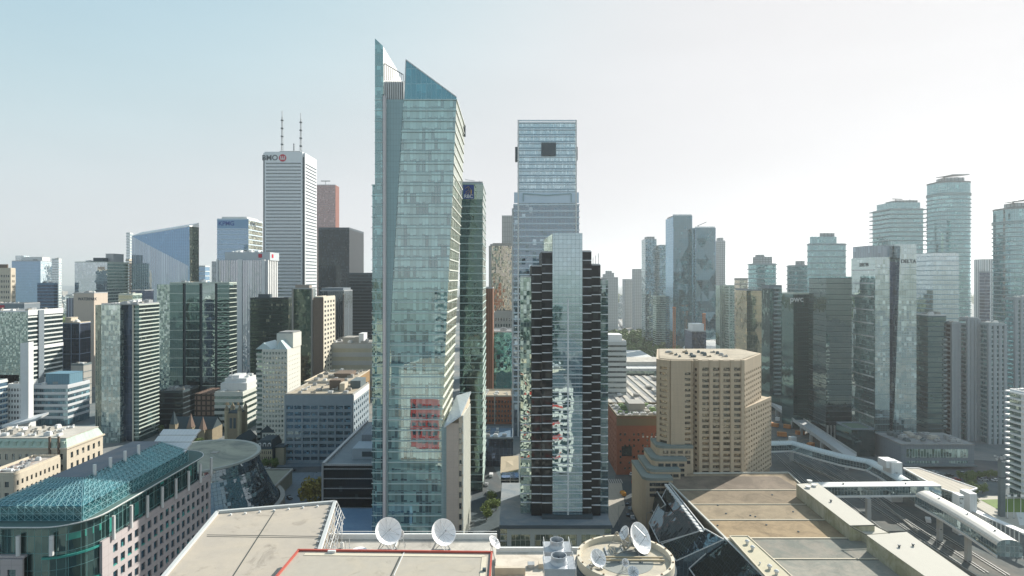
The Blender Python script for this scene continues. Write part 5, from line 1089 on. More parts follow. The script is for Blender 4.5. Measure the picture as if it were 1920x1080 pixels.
# folded glass hotel
s = spot(1641, 1716, 482, 397, 1596); t = thing('glass_hotel', 'folded pale glass hotel tower with a slanting dark cleft', 'hotel', s['loc'])
w, d, h = s['w'], s['d'], s['h']; gf = glass('glass_fold',(0.82,0.95,0.95),(0.05,0.11,0.12),(0.45,0.55,0.55),.3,1.7,3.5,.08,.16,(0.28,0.36,0.37),refl=.5,tilt=.03,wob=.03,wsc=.12)
zr_ = ZA(458,397)
MB().prism([(-w/2,0),(-w*.14,0),(-w*.1,4),(-w*.1,d),(-w/2,d)], 0, h).build('left_fold', gf, t)
m = MB(); m.face([(-w*.08,-1.2,0),(w/2,-1.2,0),(w/2,-1.2,zr_),(w*.10,-1.2,zr_)]); m.face([(w/2,-1.2,0),(w/2,d,0),(w/2,d,zr_),(w/2,-1.2,zr_)]); m.face([(w/2,d,0),(-w*.08,d,0),(w*.10,d,zr_),(w/2,d,zr_)]); m.face([(-w*.08,d,0),(-w*.08,-1.2,0),(w*.10,-1.2,zr_),(w*.10,d,zr_)]); m.face([(w*.10,-1.2,zr_),(w/2,-1.2,zr_),(w/2,d,zr_),(w*.10,d,zr_)]); m.build('right_fold', gf, t)
MB().box(-w*.13, w*.1, 3, d-1, 0, h-3).build('cleft', g_navy, t)
MB().box(-w*.5, w*.08, 6, d-2, h+.02, zr_-.5).build('top_screen', glass('glass_scr',(0.5,0.6,0.66),(0.08,0.12,0.15),(0.2,0.25,0.3),.3,2,9,refl=.35), t)
for k in range(1, 14): MB().box(-w/2-.35, -w/2-.02, d*.05, d*.95, k*h/14, k*h/14+.8).build('side_ledge', white_p, t)
for j in range(24):
    MB().box(-w/2, -w*.145, -.12, -.01, 4+j*(h-6)/24, 4.3+j*(h-6)/24).build('floor_line', stone('line_teal',(0.3,0.4,0.42),.05,.3), t); MB().box(w*.12, w/2, -1.35, -1.21, 4+j*(h-6)/24, 4.3+j*(h-6)/24).build('floor_line', MATS['line_teal'], t)
text('DELTA', 3.4, metal_dark, 'sign', t, (w*.30, -1.4, h-3), ext=.05); text('DELTA', 3.4, metal_dark, 'sign', t, (-w/2-.3, d*.45, h-5), (R(90),0,R(-90)), ext=.05)
B('pale blue glass office slab attached right of the folded hotel', 1717, 1798, 480, 440, glass('glass_slab2',(0.80,0.92,0.96),(0.08,0.14,0.17),(0.3,0.4,0.43),.35,1.8,3.6,.05,.5,(0.35,0.48,0.52),refl=.5,tilt=.008,wob=.01), depth=30, par=2.2, pmat=g_pale, roof=roof_grey, band=(stone('slabrib',(0.34,0.46,0.50),.05,.3),3.6,.4,.1))
# rounded condo towers behind
def round_tower(label, xl, xr, yt, Y, mat, disc=0, ph=None, fh=3.4, wide=1.0, bp=1.2):
    w = XA(xr,Y)-XA(xl,Y); w /= 1+.5*.8*(xl-CX)/F; d = w*.8; x1 = XA(xr,Y); x0 = x1-w; h = ZA(yt,Y); t = thing('apartment_tower', label, 'apartment tower', ((x0+x1)/2, Y, 0))
    pl_ = rrect(-w/2, w/2, 0, d, w*.28, 7); MB().prism(pl_, 0, h, sm=False).build('curtain_wall', mat, t)
    po = rrect(-w/2-bp, w/2+bp, -bp, d+bp, w*.3, 7); first = None; z = h-14
    for k in range(60):
        if z < 20: break
        if first is None: first = MB().prism(po, 0, .8).build('balcony_slab', balc, t, loc=(0,0,z))
        else: again(first, t, (0,0,z))
        z -= fh
    MB().prism(rrect(-w/2-.3, w/2+.3, -.3, d+.3, w*.29, 7), h-.9, h+.4).build('roof', roof_grey, t); MB().prism(po, h-12.5, h-11.5).build('crown_ring', balc, t)
    MB().box(-w*.25, w*.3, d*.2, d*.7, h+.4, h+(5 if disc else 7)).build('mechanical_penthouse', hz, t)
    if disc:
        zd = h+6; m = MB(); po2 = [(-w*.46,d*.35),(-w*.1,d*.1),(w*.48,d*.25),(w*.48,d*.6),(-w*.05,d*.8)]
        m.prism(po2, [zd-1,zd+1,zd+2,zd+2.4,zd+2.6], [zd-.2,zd+1.8,zd+2.8,zd+3.2,zd+3.4]); m.build('roof_disc', metal_grey, t)
        for x in (-.3,.35): MB().cyl((x*w*.6,d*.42),.7,h,zd+.5,8).build('disc_column', metal_grey, t)
    return t, w, d, h
round_tower('tall hazy rounded condo with a flat disc roof', 1747, 1829, 340, 600, g_teal, disc=1, fh=4.2, bp=.8)
round_tower('tall rounded condo with disc roof cut by the right edge', 1874, 1968, 389, 520, g_teal, disc=1, fh=4.0, bp=1.0)
t, s = BT('hazy condo tower with many projecting balconies and roof plant', 1636, 1731, 392, 690, mat=g_teal, depth=34, band=(balc,5.2,1.1,2.6), ph=[(.08,.97,.1,.9,8,g_teal),(.3,.95,.2,.8,11,hz)])
m = MB(); w, h = s['w'], s['h']; m.bar((-w*.3,8,h+13),(w*.0,8,h+12.5),.8); m.bar((-w*.2,8,h+8),(-w*.2,8,h+13),.6); m.bar((w*.1,8,h+9),(w*.24,8,h+12),.8); m.build('window_crane', metal_dark, t)
B('hazy slab with fine vertical stripes behind the disc roofed condos', 1826, 1876, 487, 820, glass('glass_vert',(0.6,0.68,0.7),(0.12,0.15,0.17),(0.5,0.53,0.54),.3,3.4,200,1.6,.1,(0.52,0.55,0.56),refl=.3), depth=30)
B('dark teal slab in front of the striped slab', 1838, 1856, 510, 700, g_navy, depth=20, band=(bluegrey,4,1,.1))
# lower condo row
t, s = B('dark ribbed slab between the folded hotel and the condo row', 1717, 1774, 592, 415, g_dark, depth=26, band=(stone('rib_mid',(0.10,0.13,0.14),.1,.3),3.6,.9,.15), pmat=metal_white, roof=roof_grey, units=5)
for k in range(18): MB().box(s['w']/2-2.2, s['w']/2+.2, -1.0, -.17, 8+k*3.6, 9.2+k*3.6).build('balcony', balc, t)
pwm = stone('panel_lilac',(0.30,0.34,0.36),.06,.3)
for (lb, xl, xr, yt, Y, mt) in (('grey panelled condo block, first right of the dark ribbed slab',1776,1798,606,412,g_black),('lilac banded condo block with narrow window columns',1799,1835,598,408,g_teal),('green glass condo block right of the lilac banded one',1835,1884,608,400,g_teal),('teal condo block partly behind the near balcony tower',1884,1935,560,420,g_teal)):
    t, s = BT(lb, xl, xr, yt, Y, mat=mt, depth=24, band=(pwm if Y != 400 else balc,3.2,1.1,.5), pier=(pwm,4 if xr-xl > 30 else 3,2.0,.8), units=3)
t, s = BT('near balcony tower with white edges at the right border', 1893, 1960, 738, 300, mat=g_green, depth=20, band=(white_p,3.1,.8,1.4), pier=(white_p,4,.7,1.3), units=4)
# ---------------------------------------------------------------- foreground broadcast building
gravel = stone('gravel_roof',(0.40,0.36,0.305),.10,.4,.95,stain=.16,blotch=((0.44,0.39,0.32),.12))
gravel2 = stone('gravel_roof_light',(0.395,0.365,0.31),.12,.6,.95,stain=.2,blotch=((0.42,0.38,0.31),.2))
red_p = stone('red_paint',(0.45,0.10,0.075),.1,.5,rough=.5)
t = thing('broadcast_building', 'tan gravel roofed building in the foreground with a red edged main roof', 'building', (-30,110,0)); O = (-30,110,0)
# left roof (z 60)
pa = [P(310,1080,60), P(408,962,60), P(628,943,60), P(597,1040,60), P(585,1080,60)]
pa[0] = pa[1]+(pa[0]-pa[1])*1.5; pa[4] = pa[3]+(pa[3]-pa[2])*1.3
poly = [(p.x,p.y) for p in pa]
MB().prism(poly, 6, 60).build('left_roof', gravel, t, O)
red_w = stone('red_wall',(0.60,0.07,0.05),.08,.3); ra, rb = Vector(poly[1]), Vector(poly[2]); rn = Vector((-(rb-ra).y,(rb-ra).x)).normalized(); rn = rn if rn.y > 0 else -rn
for (f0,f1,mt_,z0_,z1_,o_) in ((.05,.98,stone('grid_white',(0.78,0.76,0.70),.05,.3),8,59,.1),(.30,.98,red_w,14,43,.35)):
    p0, p1 = ra+(rb-ra)*f0, ra+(rb-ra)*f1; MB().prism([(p0.x,p0.y),(p1.x,p1.y),(p1.x+rn.x*o_,p1.y+rn.y*o_),(p0.x+rn.x*o_,p0.y+rn.y*o_)], z0_, z1_).build('street_panel', mt_, t, O)
for k in range(5):
    for j in range(5): p0 = ra+(rb-ra)*(.34+k*.13); p1 = ra+(rb-ra)*(.42+k*.13); MB().prism([(p0.x,p0.y),(p1.x,p1.y),(p1.x+rn.x*.5,p1.y+rn.y*.5),(p0.x+rn.x*.5,p0.y+rn.y*.5)], 17+j*5, 19.4+j*5).build('street_window', win_d, t, O)
m = MB()
for i in (0,1,2): m.bar((*poly[i],60.25),(*poly[i+1],60.25),.7,.6)
m.build('roof_edge', stone('edge_grey',(0.50,0.52,0.51),.08,.4,rough=.5), t, O)
seam = stone('seam_dark',(0.09,0.08,0.07),.2,1)
def seams(z, *ls):
    for (x0,y0,x1,y1,w_) in ls: a, b = P(x0,y0,z), P(x1,y1,z); MB().bar((a.x,a.y,z+.03),(b.x,b.y,z+.03),w_,.05).build('roof_seam', seam, t, O)
seams(60, (516,957,437,1080,.22), (388,1003,606,1006,.12), (388,1006,606,1009,.10))
for k in range(7): a = P(434+27*k,965-2.6*k,60); MB().box(a.x-.2,a.x+.2,a.y-.5,a.y-.1,60,60.35).build('roof_vent', metal_white, t, O)
# louvred sunshade on the right flank of that roof
a, b = Vector((poly[2][0]+.4,poly[2][1],60.4)), Vector((poly[3][0]+.4,poly[3][1],60.4))
for k in range(6): off = Vector((.35*k,-.05*k,-.7*k)); m = MB(); m.bar(a+off,b+off,.16); m.build('sunshade_rail', metal_white if k in (0,3) else metal_grey, t, O)
for k in range(9): c = a+(b-a)*k/8; m = MB(); m.bar(c, c+Vector((2,-.3,-4)),.14); m.build('sunshade_post', metal_grey, t, O)
for k in range(10): c = a+(b-a)*k/10+Vector((-1.0,-.6,0)); MB().box(c.x-.35,c.x+.1,c.y-.2,c.y+.2,60,60.5).build('sunshade_bracket', metal_grey, t, O)
# main roof (z 62) with red coping
q = [P(520,1080,62), P(560,1033,62), P(922,1037,62), P(922,1080,62)]; bx = q[0]+(q[0]-q[1])*1.0; 
X0, X1, YB_ = q[1].x, q[2].x, q[1].y
MB().prism([(bx.x,bx.y-6),(X1,bx.y-6),(X1,YB_-1),(X0,YB_)], 30, 62).build('main_roof', gravel2, t, O)
m = MB(); m.bar((bx.x,bx.y-6,62.15),(X0,YB_,62.15),.32,.4); m.bar((X0-.2,YB_,62.15),(X1+.2,YB_-.9,62.15),.32,.4); m.bar((X1,YB_-.9,62.15),(X1,bx.y-6,62.15),.32,.4); m.build('red_coping', red_p, t, O)
m = MB(); m.bar((X0+1.6,YB_-1.4,62.05),(X1-1.3,YB_-2.1,62.05),.9,.06); m.bar((X1-1.3,YB_-2.4,62.05),(X1-1.3,bx.y-6,62.05),.9,.06); m.build('roof_border', stone('border_pale',(0.58,0.53,0.42),.1,.5), t, O)
seams(62, (754,1036,733,1080,.28)); a, b = P(757,1036,62), P(737,1080,62); MB().bar((a.x+.1,a.y,62.07),(b.x+.1,b.y,62.07),.14,.1).build('roof_seam', metal_white, t, O)
a = P(908,1071,62); MB().box(a.x-.3,a.x+.3,a.y-.3,a.y+.3,62,62.5).build('roof_vent', metal_dark, t, O)
a = P(622,1037,62); MB().box(a.x-.7,a.x+.7,a.y-.25,a.y+.25,62.1,62.5).build('roof_vent', metal_white, t, O)
# dish terrace behind (z 56)
zt_ = 56.0; te = [(-41,110.3),(-2.5,110.3),(30,110.3),(30,129),(-41,129)]
MB().prism([(-43,90),(-3.3,90),(-3.3,128.6),(-43,128.6)], 8, zt_).build('terrace', roof_pale, t, O)
MB().box(-3.25,34,90,119.4,8,50).build('lower_terrace', roof_grey, t, O)
m = MB(); m.box(-43,-3.3,128.2,128.7,zt_,zt_+1.1); m.bar((-43,128.45,zt_+1.6),(-3.3,128.45,zt_+1.6),.1); m.build('terrace_parapet', white_p, t, O)
MB().box(-24.9,-24.6,110.3,128,zt_,zt_+.2).build('roof_seam', metal_white, t, O)
# north facade: white grid with red panels (what the towers mirror)
mb = MB(); us = grid(0,96,15,.72,1,1); vs = grid(2,54,11,.66,.5,1.2)
us = grid(0,57,9,.72,1,1); us2 = grid(0,38,6,.72,1,1)
plate(mb, (-3.4,129.2,0), (-1,0,0), (0,1,0), us, vs, lambda i,j: i%2==1 and j%2==1, .7); plate(mb, (34.4,120.0,0), (-1,0,0), (0,1,0), us2, grid(2,49.5,10,.66,.5,1.2), lambda i,j: i%2==1 and j%2==1, .7); mb.build('white_grid', stone('grid_white',(0.78,0.76,0.70),.05,.3), t, O)
MB().box(-60,-3.6,128.75,129.15,2,54).box(-3.4,34.2,119.45,119.95,2,49.4).build('grid_glazing', g_dark, t, O)
MB().box(-59,-41,129.95,130.2,12,50).build('red_panel', stone('red_wall',(0.60,0.07,0.05),.08,.3), t, O)
for j in (2,4,6,8): MB().box(4,28,120.75,120.95,2+j*4.7,3.3+j*4.7).build('red_band', MATS['red_wall'], t, O)

# ---------------------------------------------------------------- satellite dishes
dishw = stone('dish_white',(0.92,0.91,0.91),.03,.3,rough=.35)
def dish(label, px, py, Y, rpx, az, el, zb, group='satellite dishes on the rooftops', frame_big=True):
    """az: degrees from -Y (towards the camera) turning left; el up"""
    c = V(px,py,Y); r = rpx*Y/F; t = thing('satellite_dish', label, 'satellite dish', (c.x,c.y,zb), 0, group); hc = c.z-zb
    D = Vector((math.sin(R(az))*math.cos(R(el)), -math.cos(R(az))*math.cos(R(el)), math.sin(R(el))))
    M = D.to_track_quat('Z','Y').to_matrix().to_4x4(); M.translation = Vector((0,0,hc))
    n = 6; prof = [(r*k/n, .42*r*(k/n)**2-.2*r) for k in range(n+1)]
    m = MB(); m.lathe((0,0), prof, 36); m.lathe((0,0), [(a, b-.12) for a, b in prof][::-1], 36); m.lathe((0,0), [(r,prof[-1][1]-.12),(r+.05,prof[-1][1]),(r,prof[-1][1])],36)
    o = m.build('reflector', dishw, t); o.matrix_local = M
    m = MB()
    for k in range(12): a = R(30*k); m.bar((.1*r*math.cos(a),.1*r*math.sin(a),-.19*r),(r*.98*math.cos(a),r*.98*math.sin(a),.205*r),.05,.03)
    s_ = m.build('rib', stone('dish_rib',(0.6,0.6,0.6),.05,.3), o)
    m = MB(); f = r*.62
    for k in range(3): a = R(90+120*k); m.bar((.9*r*math.cos(a),.9*r*math.sin(a),.12*r),(.03,0,f),.07)
    m.cyl((0,0),.14,f-.3,f+.25,10); m.build('feed_horn', metal_grey, o)
    m = MB(); m.cyl((0,0),.3*r,-.55*r,-.22*r,12,r1=.5*r); m.build('hub', metal_grey, o)
    m = MB(); back = -D*(.45*r)+Vector((0,0,hc)); s2 = .5*r
    for sx in (-1,1):
        for sy in (-1,1): m.bar((sx*s2*1.5+back.x,sy*s2+back.y,0),back,.16 if r > 1.5 else .08)
    if r > 1.5:
        for sx in (-1,1): m.bar((sx*s2*1.5+back.x,-s2+back.y,.1),(sx*s2*1.5+back.x,s2+back.y,.1),.2); m.bar((-s2*1.5+back.x,sx*s2+back.y,.1),(s2*1.5+back.x,sx*s2+back.y,.1),.2)
        m.bar((s2*1.5+back.x,-s2+back.y,.2),(0,0,hc-.7*r),.12); m.bar((-s2*1.5+back.x,-s2+back.y,.2),(0,0,hc-.7*r),.12); m.bar((s2*1.5+back.x,-s2+back.y,.2),(-s2*1.5+back.x,s2+back.y,hc*.6),.1)
    m.build('mount', metal_grey, t); return t
dish('large white dish in front of the tall glass tower, left one of the pair', 727, 997, 121, 24.5, 31, 36, zt_)
dish('large white dish in front of the pink stone wing, right one of the pair', 830, 999, 121, 24, 35, 34, zt_)
dish('small white dish half hidden behind the left large dish', 751, 1002, 124, 9, -30, 20, zt_)
dish('small tilted dish seen edge on, right of the red edged roof', 926, 1018, 114, 13, 72, 45, 58.5-2.5)
for k,(x,y,r_,h_) in enumerate(((668,1036,4.5,2.6),)):
    c = V(x+5,y-9,118); t2 = thing('radome', 'low white dome beside the left large dish', 'radome', (c.x,c.y,zt_)); MB().lathe((0,0),[(2.5,0),(2.5,.6),(2.2,1.6),(1.4,2.4),(0,2.8)],24).build('dome', dishw, t2); MB().cyl((0,0),2.7,0,.25,24).build('base_ring', metal_grey, t2)
c = V(641,980,124); t2 = thing('antenna_mast', 'thin white aerial standing behind the sunshade rails', 'antenna', (c.x,c.y,zt_)); MB().tube((0,0,0),(0,0,c.z-zt_),.07).build('pole', metal_white, t2); MB().box(-.3,.3,-.2,.2,0,1.2).build('base', metal_white, t2); MB().tube((0,0,c.z-zt_-2),(0,0,c.z-zt_),.13).build('aerial', dishw, t2)
c = V(610,1010,119); t2 = thing('roof_railing', 'pale steel railing and pipes between the two tan roofs', 'railing', (c.x,c.y,zt_))
for k in range(9): MB().tube((-1.5+k*.8,0,0),(-1.5+k*.8,0,3.2+.5*(k%3)),.07,6).build('post', metal_white, t2)
for z in (1.2,2.4): MB().bar((-1.7,0,z),(5.4,0,z),.09).build('rail', metal_white, t2)
for k in range(6): MB().bar((-.6+k*1.1,-2.2,.3),(-.6+k*1.1,2.5,.3),.25).build('pipe', metal_grey, t2)

# ---------------------------------------------------------------- plant yard right of the red roof
yard = thing('plant_yard', 'cream plant deck with pipes right of the red edged roof', 'plant deck', (2,104,0)); O2 = (2,104,0)
MB().box(-3.2,14,92,119.4,40,57.5).build('deck', stone('deck_cream',(0.62,0.56,0.47),.1,.4,blotch=((0.5,0.44,0.36),.3)), yard, O2)
MB().box(-3.2,14,118.9,119.4,57.5,58.4).build('parapet', white_p, yard, O2); MB().box(-3.2,2.5,109.6,110.4,57.5,58.9).build('upstand', cream, yard, O2)
for k in range(5): MB().box(3+2.1*k,4.3+2.1*k,112,113.4+.4*(k%2),57.5,58.3+.2*(k%3)).build('deck_box', (metal_grey,cream,metal_white)[k%3], yard, O2)
MB().box(-2,5.5,96,100.5,57.5,59.6).build('plant_box', roof_tan, yard, O2); MB().box(-2.2,5.7,95.8,100.7,59.6,59.9).build('box_lid', cream, yard, O2)
pipe_m = stone('pipe_tan',(0.30,0.22,0.14),.2,1)
for k in range(5):
    m = MB(); x = -1.5+k*1.9; m.tube((x,101.5,57.6),(x,101.5,58.9),.13); m.tube((x,101.5,58.9),(x+1.2,102.6,58.9),.13); m.tube((x+1.2,102.6,58.9),(x+1.2,102.6,57.6),.13); m.build('pipe', pipe_m, yard, O2)
MB().lathe((1.2,103.4),[(0.9,57.5),(.9,58.6),(.5,59.1),(0,59.2)],14).build('tank', pipe_m, yard, O2)
for k in range(4): MB().cyl((6+.6*k,101+k*.7),.28,57.5,58.9+.2*k,10).build('vent', metal_dark, yard, O2)
galv = stone('galvanised',(0.50,0.53,0.56),.15,1.2,rough=.4,metal=.5,streak=.15)
def cooling(label, px, py, Y, w):
    c = V(px,py,Y); t = thing('cooling_tower', label, 'cooling tower', (c.x,c.y,57.5), 0, 'pair of steel cooling towers'); h = c.z-57.5-1.3
    MB().box(-w/2,w/2,-w*.42,w*.42,0,h-.35).build('casing', galv, t); MB().box(-w/2-.15,w/2+.15,-w*.45,w*.45,h-.35,h).build('top_deck', galv, t)
    for k in range(7): MB().box(-w/2+.25,w/2-.25,-w*.42-.12,-w*.42-.01,.6+k*(h-1.6)/7,.85+k*(h-1.6)/7).build('louvre', metal_grey, t)
    m = MB(); m.lathe((0,0),[(w*.30,h),(w*.26,h+.5),(w*.27,h+1.25),(w*.245,h+1.25),(w*.235,h+.4)],28); m.build('fan_stack', galv, t)
    m = MB(); m.cyl((0,0),.3,h+.3,h+.6,10); [m.bar((0,0,h+.5),(w*.23*math.cos(a*1.047),w*.23*math.sin(a*1.047),h+.5),.35,.06) for a in range(6)]; m.build('fan', metal_grey, t)
    for sx in (-1,1): m = MB(); m.bar((sx*w/2,-w*.42,h+.9),(sx*w/2,w*.42,h+.9),.07); [m.bar((sx*w/2,-w*.42+k*w*.28,h),(sx*w/2,-w*.42+k*w*.28,h+.9),.07) for k in range(4)]; m.build('guard_rail', metal_white, t)
    m = MB(); m.bar((w/2+.35,-w*.2,0),(w/2+.35,-w*.2,h+.9),.07); m.bar((w/2+.35,w*.0,0),(w/2+.35,w*.0,h+.9),.07); [m.bar((w/2+.35,-w*.2,.4+k*.4),(w/2+.35,0,.4+k*.4),.05) for k in range(int(h/.4))]; m.build('ladder', metal_grey, t)
cooling('rear steel cooling tower with round fan stack on the plant deck', 1044, 1011, 104, 4.5)
cooling('front steel cooling tower with round fan stack on the plant deck', 1048, 1040, 97.5, 4.9)

# ---------------------------------------------------------------- round roof drum
cx, cy, zr = 21.2, 110.0, 60.0
t = thing('round_roof', 'round cream roof drum with raised rim carrying dishes', 'roof drum', (cx,cy,0))
MB().cyl((0,0),8.4,40,zr,56).build('roof', stone('drum_roof',(0.50,0.45,0.35),.12,.5,blotch=((0.40,0.37,0.31),.25)), t)
MB().cyl((0,0),5.2,zr,zr+.05,40).build('roof_patch', stone('patch_dark',(0.27,0.27,0.25),.2,.4), t)
MB().lathe((0,0),[(9,38),(9,zr+1),(8.4,zr+1.05),(8.35,zr)],56).build('rim', stone('rim_cream',(0.62,0.57,0.46),.08,.5), t)
MB().lathe((0,0),[(9.05,50),(9.1,zr-1),(9.35,zr-1),(9.35,zr-.6),(9.05,zr-.6)],56).build('dark_band', metal_dark, t)
for k in range(20): a = R(18*k); MB().box(8.7*math.cos(a)-.14,8.7*math.cos(a)+.14,8.7*math.sin(a)-.14,8.7*math.sin(a)+.14,zr+1.03,zr+1.2).build('rim_stud', pipe_m, t)
for y in (-.5,.6): MB().bar((-5,y,zr+.5),(7.2,y-.3,zr+.5),.28).build('support_beam', stone('beam_tan',(0.45,0.38,0.26),.1,1), t)
for x in (-5,-1,3,7): MB().box(x-.15,x+.15,-.9,1.0,zr,zr+.4).build('beam_block', metal_grey, t)
dish('big white dish tilted right over the round drum roof', 1197, 1010, 114, 28, 48, 30, zr)
dish('thin white dish seen edge on behind the big drum roof dish', 1172, 1000, 117, 13, -75, 30, zr)
dish('medium white dish on the left side of the drum roof', 1120, 1047, 107, 16, 30, 38, zr)
dish('small white dish in the middle of the drum roof', 1172, 1055, 106, 7, 20, 30, zr)
dish('small white dish low on the front edge of the drum roof', 1187, 1073, 102.5, 10, 5, 40, zr)
tr = thing('truss_frame', 'tangle of steel struts beneath the big tilted dish', 'truss', (cx-.5,cy+3.2,zr)); rr = random.Random(5)
m = MB(); pts = [Vector((rr.uniform(-2.3,3.5),rr.uniform(-1.6,1.6),rr.choice([.1,1.5,3,3.6]))) for _ in range(18)]
for i in range(18):
    for j in range(i+1,18):
        if (pts[i]-pts[j]).length < 2.4: m.bar(pts[i],pts[j],.11)
m.build('strut', stone('strut_pale',(0.45,0.42,0.35),.2,1), tr)
MB().bar((-2.5,-2.2,.15),(-2.5,2.2,.15),.25).bar((3.6,-2.2,.15),(3.6,2.2,.15),.25).build('skid', metal_grey, tr)

# ---------------------------------------------------------------- convention centre roof
RZ = 22.0
conv = thing('convention_centre', 'broad flat tan roof with pale seams right of the round drum', 'convention centre', (100,220,0)); OC = (100,220,0)
rp = [P(1258,903,RZ), P(1560,903-19,RZ)]
A_, B_ = P(1252,903,RZ), P(1430,1080,RZ); C_, D_ = P(1478,886,RZ), P(1800,1080,RZ)
Lq = A_+(A_-B_)*.12; rq = [B_+(B_-A_)*.5, Lq, C_, P(1500,908,RZ), D_+(D_-P(1500,908,RZ))*.5]
MB().prism([(p.x,p.y) for p in rq], 0, RZ).build('roof', stone('conv_roof',(0.25,0.20,0.14),.22,.05,.95,blotch=((0.46,0.36,0.24),.045)), conv, OC)
seam_p = stone('seam_pale',(0.60,0.54,0.42),.1,.5); seam_k = stone('seam_shadow_and_frame',(0.10,0.09,0.07),.1,.5)
def edgex(y, a, b): return a[0]+(b[0]-a[0])*(y-a[1])/(b[1]-a[1])
for k, (y, w_) in enumerate(((919,.5),(946,.35),(975,.5),(1009.5,.7),(1048.5,.5),(1100,.5))):
    xa, xb = edgex(y,(1252,903),(1430,1080))+2, edgex(y,(1495,905),(1800,1080))-2; a, b = P(xa,y,RZ), P(xb,y,RZ)
    m = MB(); m.bar((a.x,a.y,RZ+.12),(b.x,b.y,RZ+.12),w_,.24); m.build('roof_seam', seam_p, conv, OC)
    m = MB(); m.bar((a.x,a.y-.5,RZ+.03),(b.x,b.y-.5,RZ+.03),.35,.06); m.build('seam_shadow_line', seam_k, conv, OC)  # dark line painted along the seam's near side as its shadow
m = MB(); a, b = P(1300,887,RZ+.3), P(1478,886,RZ+.3); m.bar(a,b,.5,.6); m.bar(b,P(1500,907,RZ+.3),.5,.6); m.bar((Lq.x,Lq.y,RZ+.3),(B_.x,B_.y,RZ+.3),.7,.6); m.build('roof_edge', stone('edge_pale',(0.55,0.55,0.50),.08,.5), conv, OC)
ys_ = [893,919,946,975,1009.5,1048.5,1100]; pc = [(0.22,0.18,0.14),(0.25,0.20,0.14),(0.31,0.25,0.17),(0.34,0.255,0.155),(0.21,0.195,0.165),(0.25,0.235,0.20)]
for k in range(6):
    y0_, y1_ = ys_[k], ys_[k+1]; q = []
    for y, e in ((y0_,0),(y0_,1),(y1_,1),(y1_,0)):
        x = edgex(y,(1252,903),(1430,1080))+4 if e == 0 else edgex(y,(1495,905),(1800,1080))-(5 if k else 16)
        q.append(P(x,y,RZ))
    m = MB(); m.face([(p.x,p.y,RZ+.006) for p in q][::-1] if (q[1]-q[0]).cross(q[2]-q[0]).z < 0 else [(p.x,p.y,RZ+.006) for p in q])
    m.build('roof_panel', stone('roof_panel_%d'%k, pc[k], .25, .12, .95, stain=.09, blotch=(tuple(c*(.68 if k < 4 else 1.25) for c in pc[k]), .07+.02*k)), conv, OC)
rr = random.Random(11)
for k in range(9): a = P(rr.uniform(1330,1500),rr.uniform(925,1000),RZ); inst('roof_drain', lambda m: m.cyl((0,0),.35,0,.3,10), metal_dark, conv, (a.x-OC[0],a.y-OC[1],RZ))
# lower strip of roof with vents at the left near side
st_ = [P(1368,1005,RZ+1.6), P(1402,1005,RZ+1.6), P(1490,1085,RZ+1.6), P(1440,1085,RZ+1.6)]; st_[2] = st_[1]+(st_[2]-st_[1])*1.5; st_[3] = st_[0]+(st_[3]-st_[0])*1.5
MB().prism([(p.x,p.y) for p in st_], RZ, RZ+1.5).build('vent_strip', stone('strip_tan',(0.50,0.46,0.34),.1,.5), conv, OC)
m = MB(); [m.bar((st_[i].x,st_[i].y,RZ+1.6),(st_[j].x,st_[j].y,RZ+1.6),.4,.3) for i,j in ((0,1),(1,2),(0,3))]; m.build('strip_edge', seam_p, conv, OC)
for px, py in ((1401,1020),(1411,1031),(1443,1067),(1456,1077),(1425,1058)):
    a = P(px,py,RZ+1.5); inst('turbine_vent', lambda m: m.lathe((0,0),[(.45,0),(.45,.5),(.75,.8),(.7,1.2),(.3,1.5),(0,1.5)],12), metal_white, conv, (a.x-OC[0],a.y-OC[1],RZ+1.5), (1,1,1) if py != 1058 else (.4,.4,.5))
# sloping dark skylights down the left side
gsl = glass('glass_slope',(0.15,0.21,0.25),(0.006,0.010,0.012),(0.02,0.035,0.045),.1,1.5,2.6,.09,.07,(0.02,0.03,0.035),refl=.08,tilt=.02,wob=.03)
gsl2 = glass('glass_slope_blue',(0.30,0.40,0.47),(0.02,0.035,0.045),(0.06,0.10,0.13),.4,1.5,2.6,.09,.07,(0.10,0.14,0.16),refl=.3,tilt=.02,wob=.03)
def skylight(label, pts, mat, edge=metal_white, er=.16):
    """pts: (px, py, z) corners: ridge far, ridge near, foot near, foot far"""
    p = [P(*a) for a in pts]; O_ = p[3]; t = thing('skylight', label, 'skylight', (O_.x,O_.y,0), 0, 'sloping dark skylights beside the tan flat roof'); O_ = (O_.x,O_.y,0)
    m = MB(); m.face(p); lo = [Vector((q.x,q.y,0.2)) for q in p]
    for i in range(4): j=(i+1)%4; m.face([p[j],p[i],lo[i],lo[j]])
    m.build('glazing', mat, t, O_)
    m = MB(); [m.bar(p[i]+Vector((0,0,.1)),p[(i+1)%4]+Vector((0,0,.1)),er*2) for i in range(4)]; m.build('frame', edge, t, O_); return t
skylight('largest dark skylight, beside the tan hotel wing', ((1254,908,22.4),(1322,994,22.4),(1236,1018,9),(1217,981,9)), gsl)
skylight('blue grey skylight panel in the middle of the row', ((1322,992,22.5),(1357,1012,22.5),(1268,1052,9.5),(1240,1020,9.5)), gsl2)
skylight('nearest dark skylight at the bottom edge, by the vent strip', ((1358,1008,22.6),(1440,1090,22.6),(1330,1120,9),(1292,1066,9)), gsl)
skylight('small upper skylight wing against the hotel foot', ((1232,922,19),(1248,947,19),(1226,962,10),(1214,942,10)), gsl)
skylight('small dark skylight box below the largest one', ((1254,1000,12),(1272,1024,12),(1255,1050,8),(1234,1015,8)), gsl)
m = MB(); a, b, c, d_ = P(1253,905,RZ+.8), P(1322,993,RZ+.8), P(1316,993,RZ+.8), P(1247,908,RZ+.8)
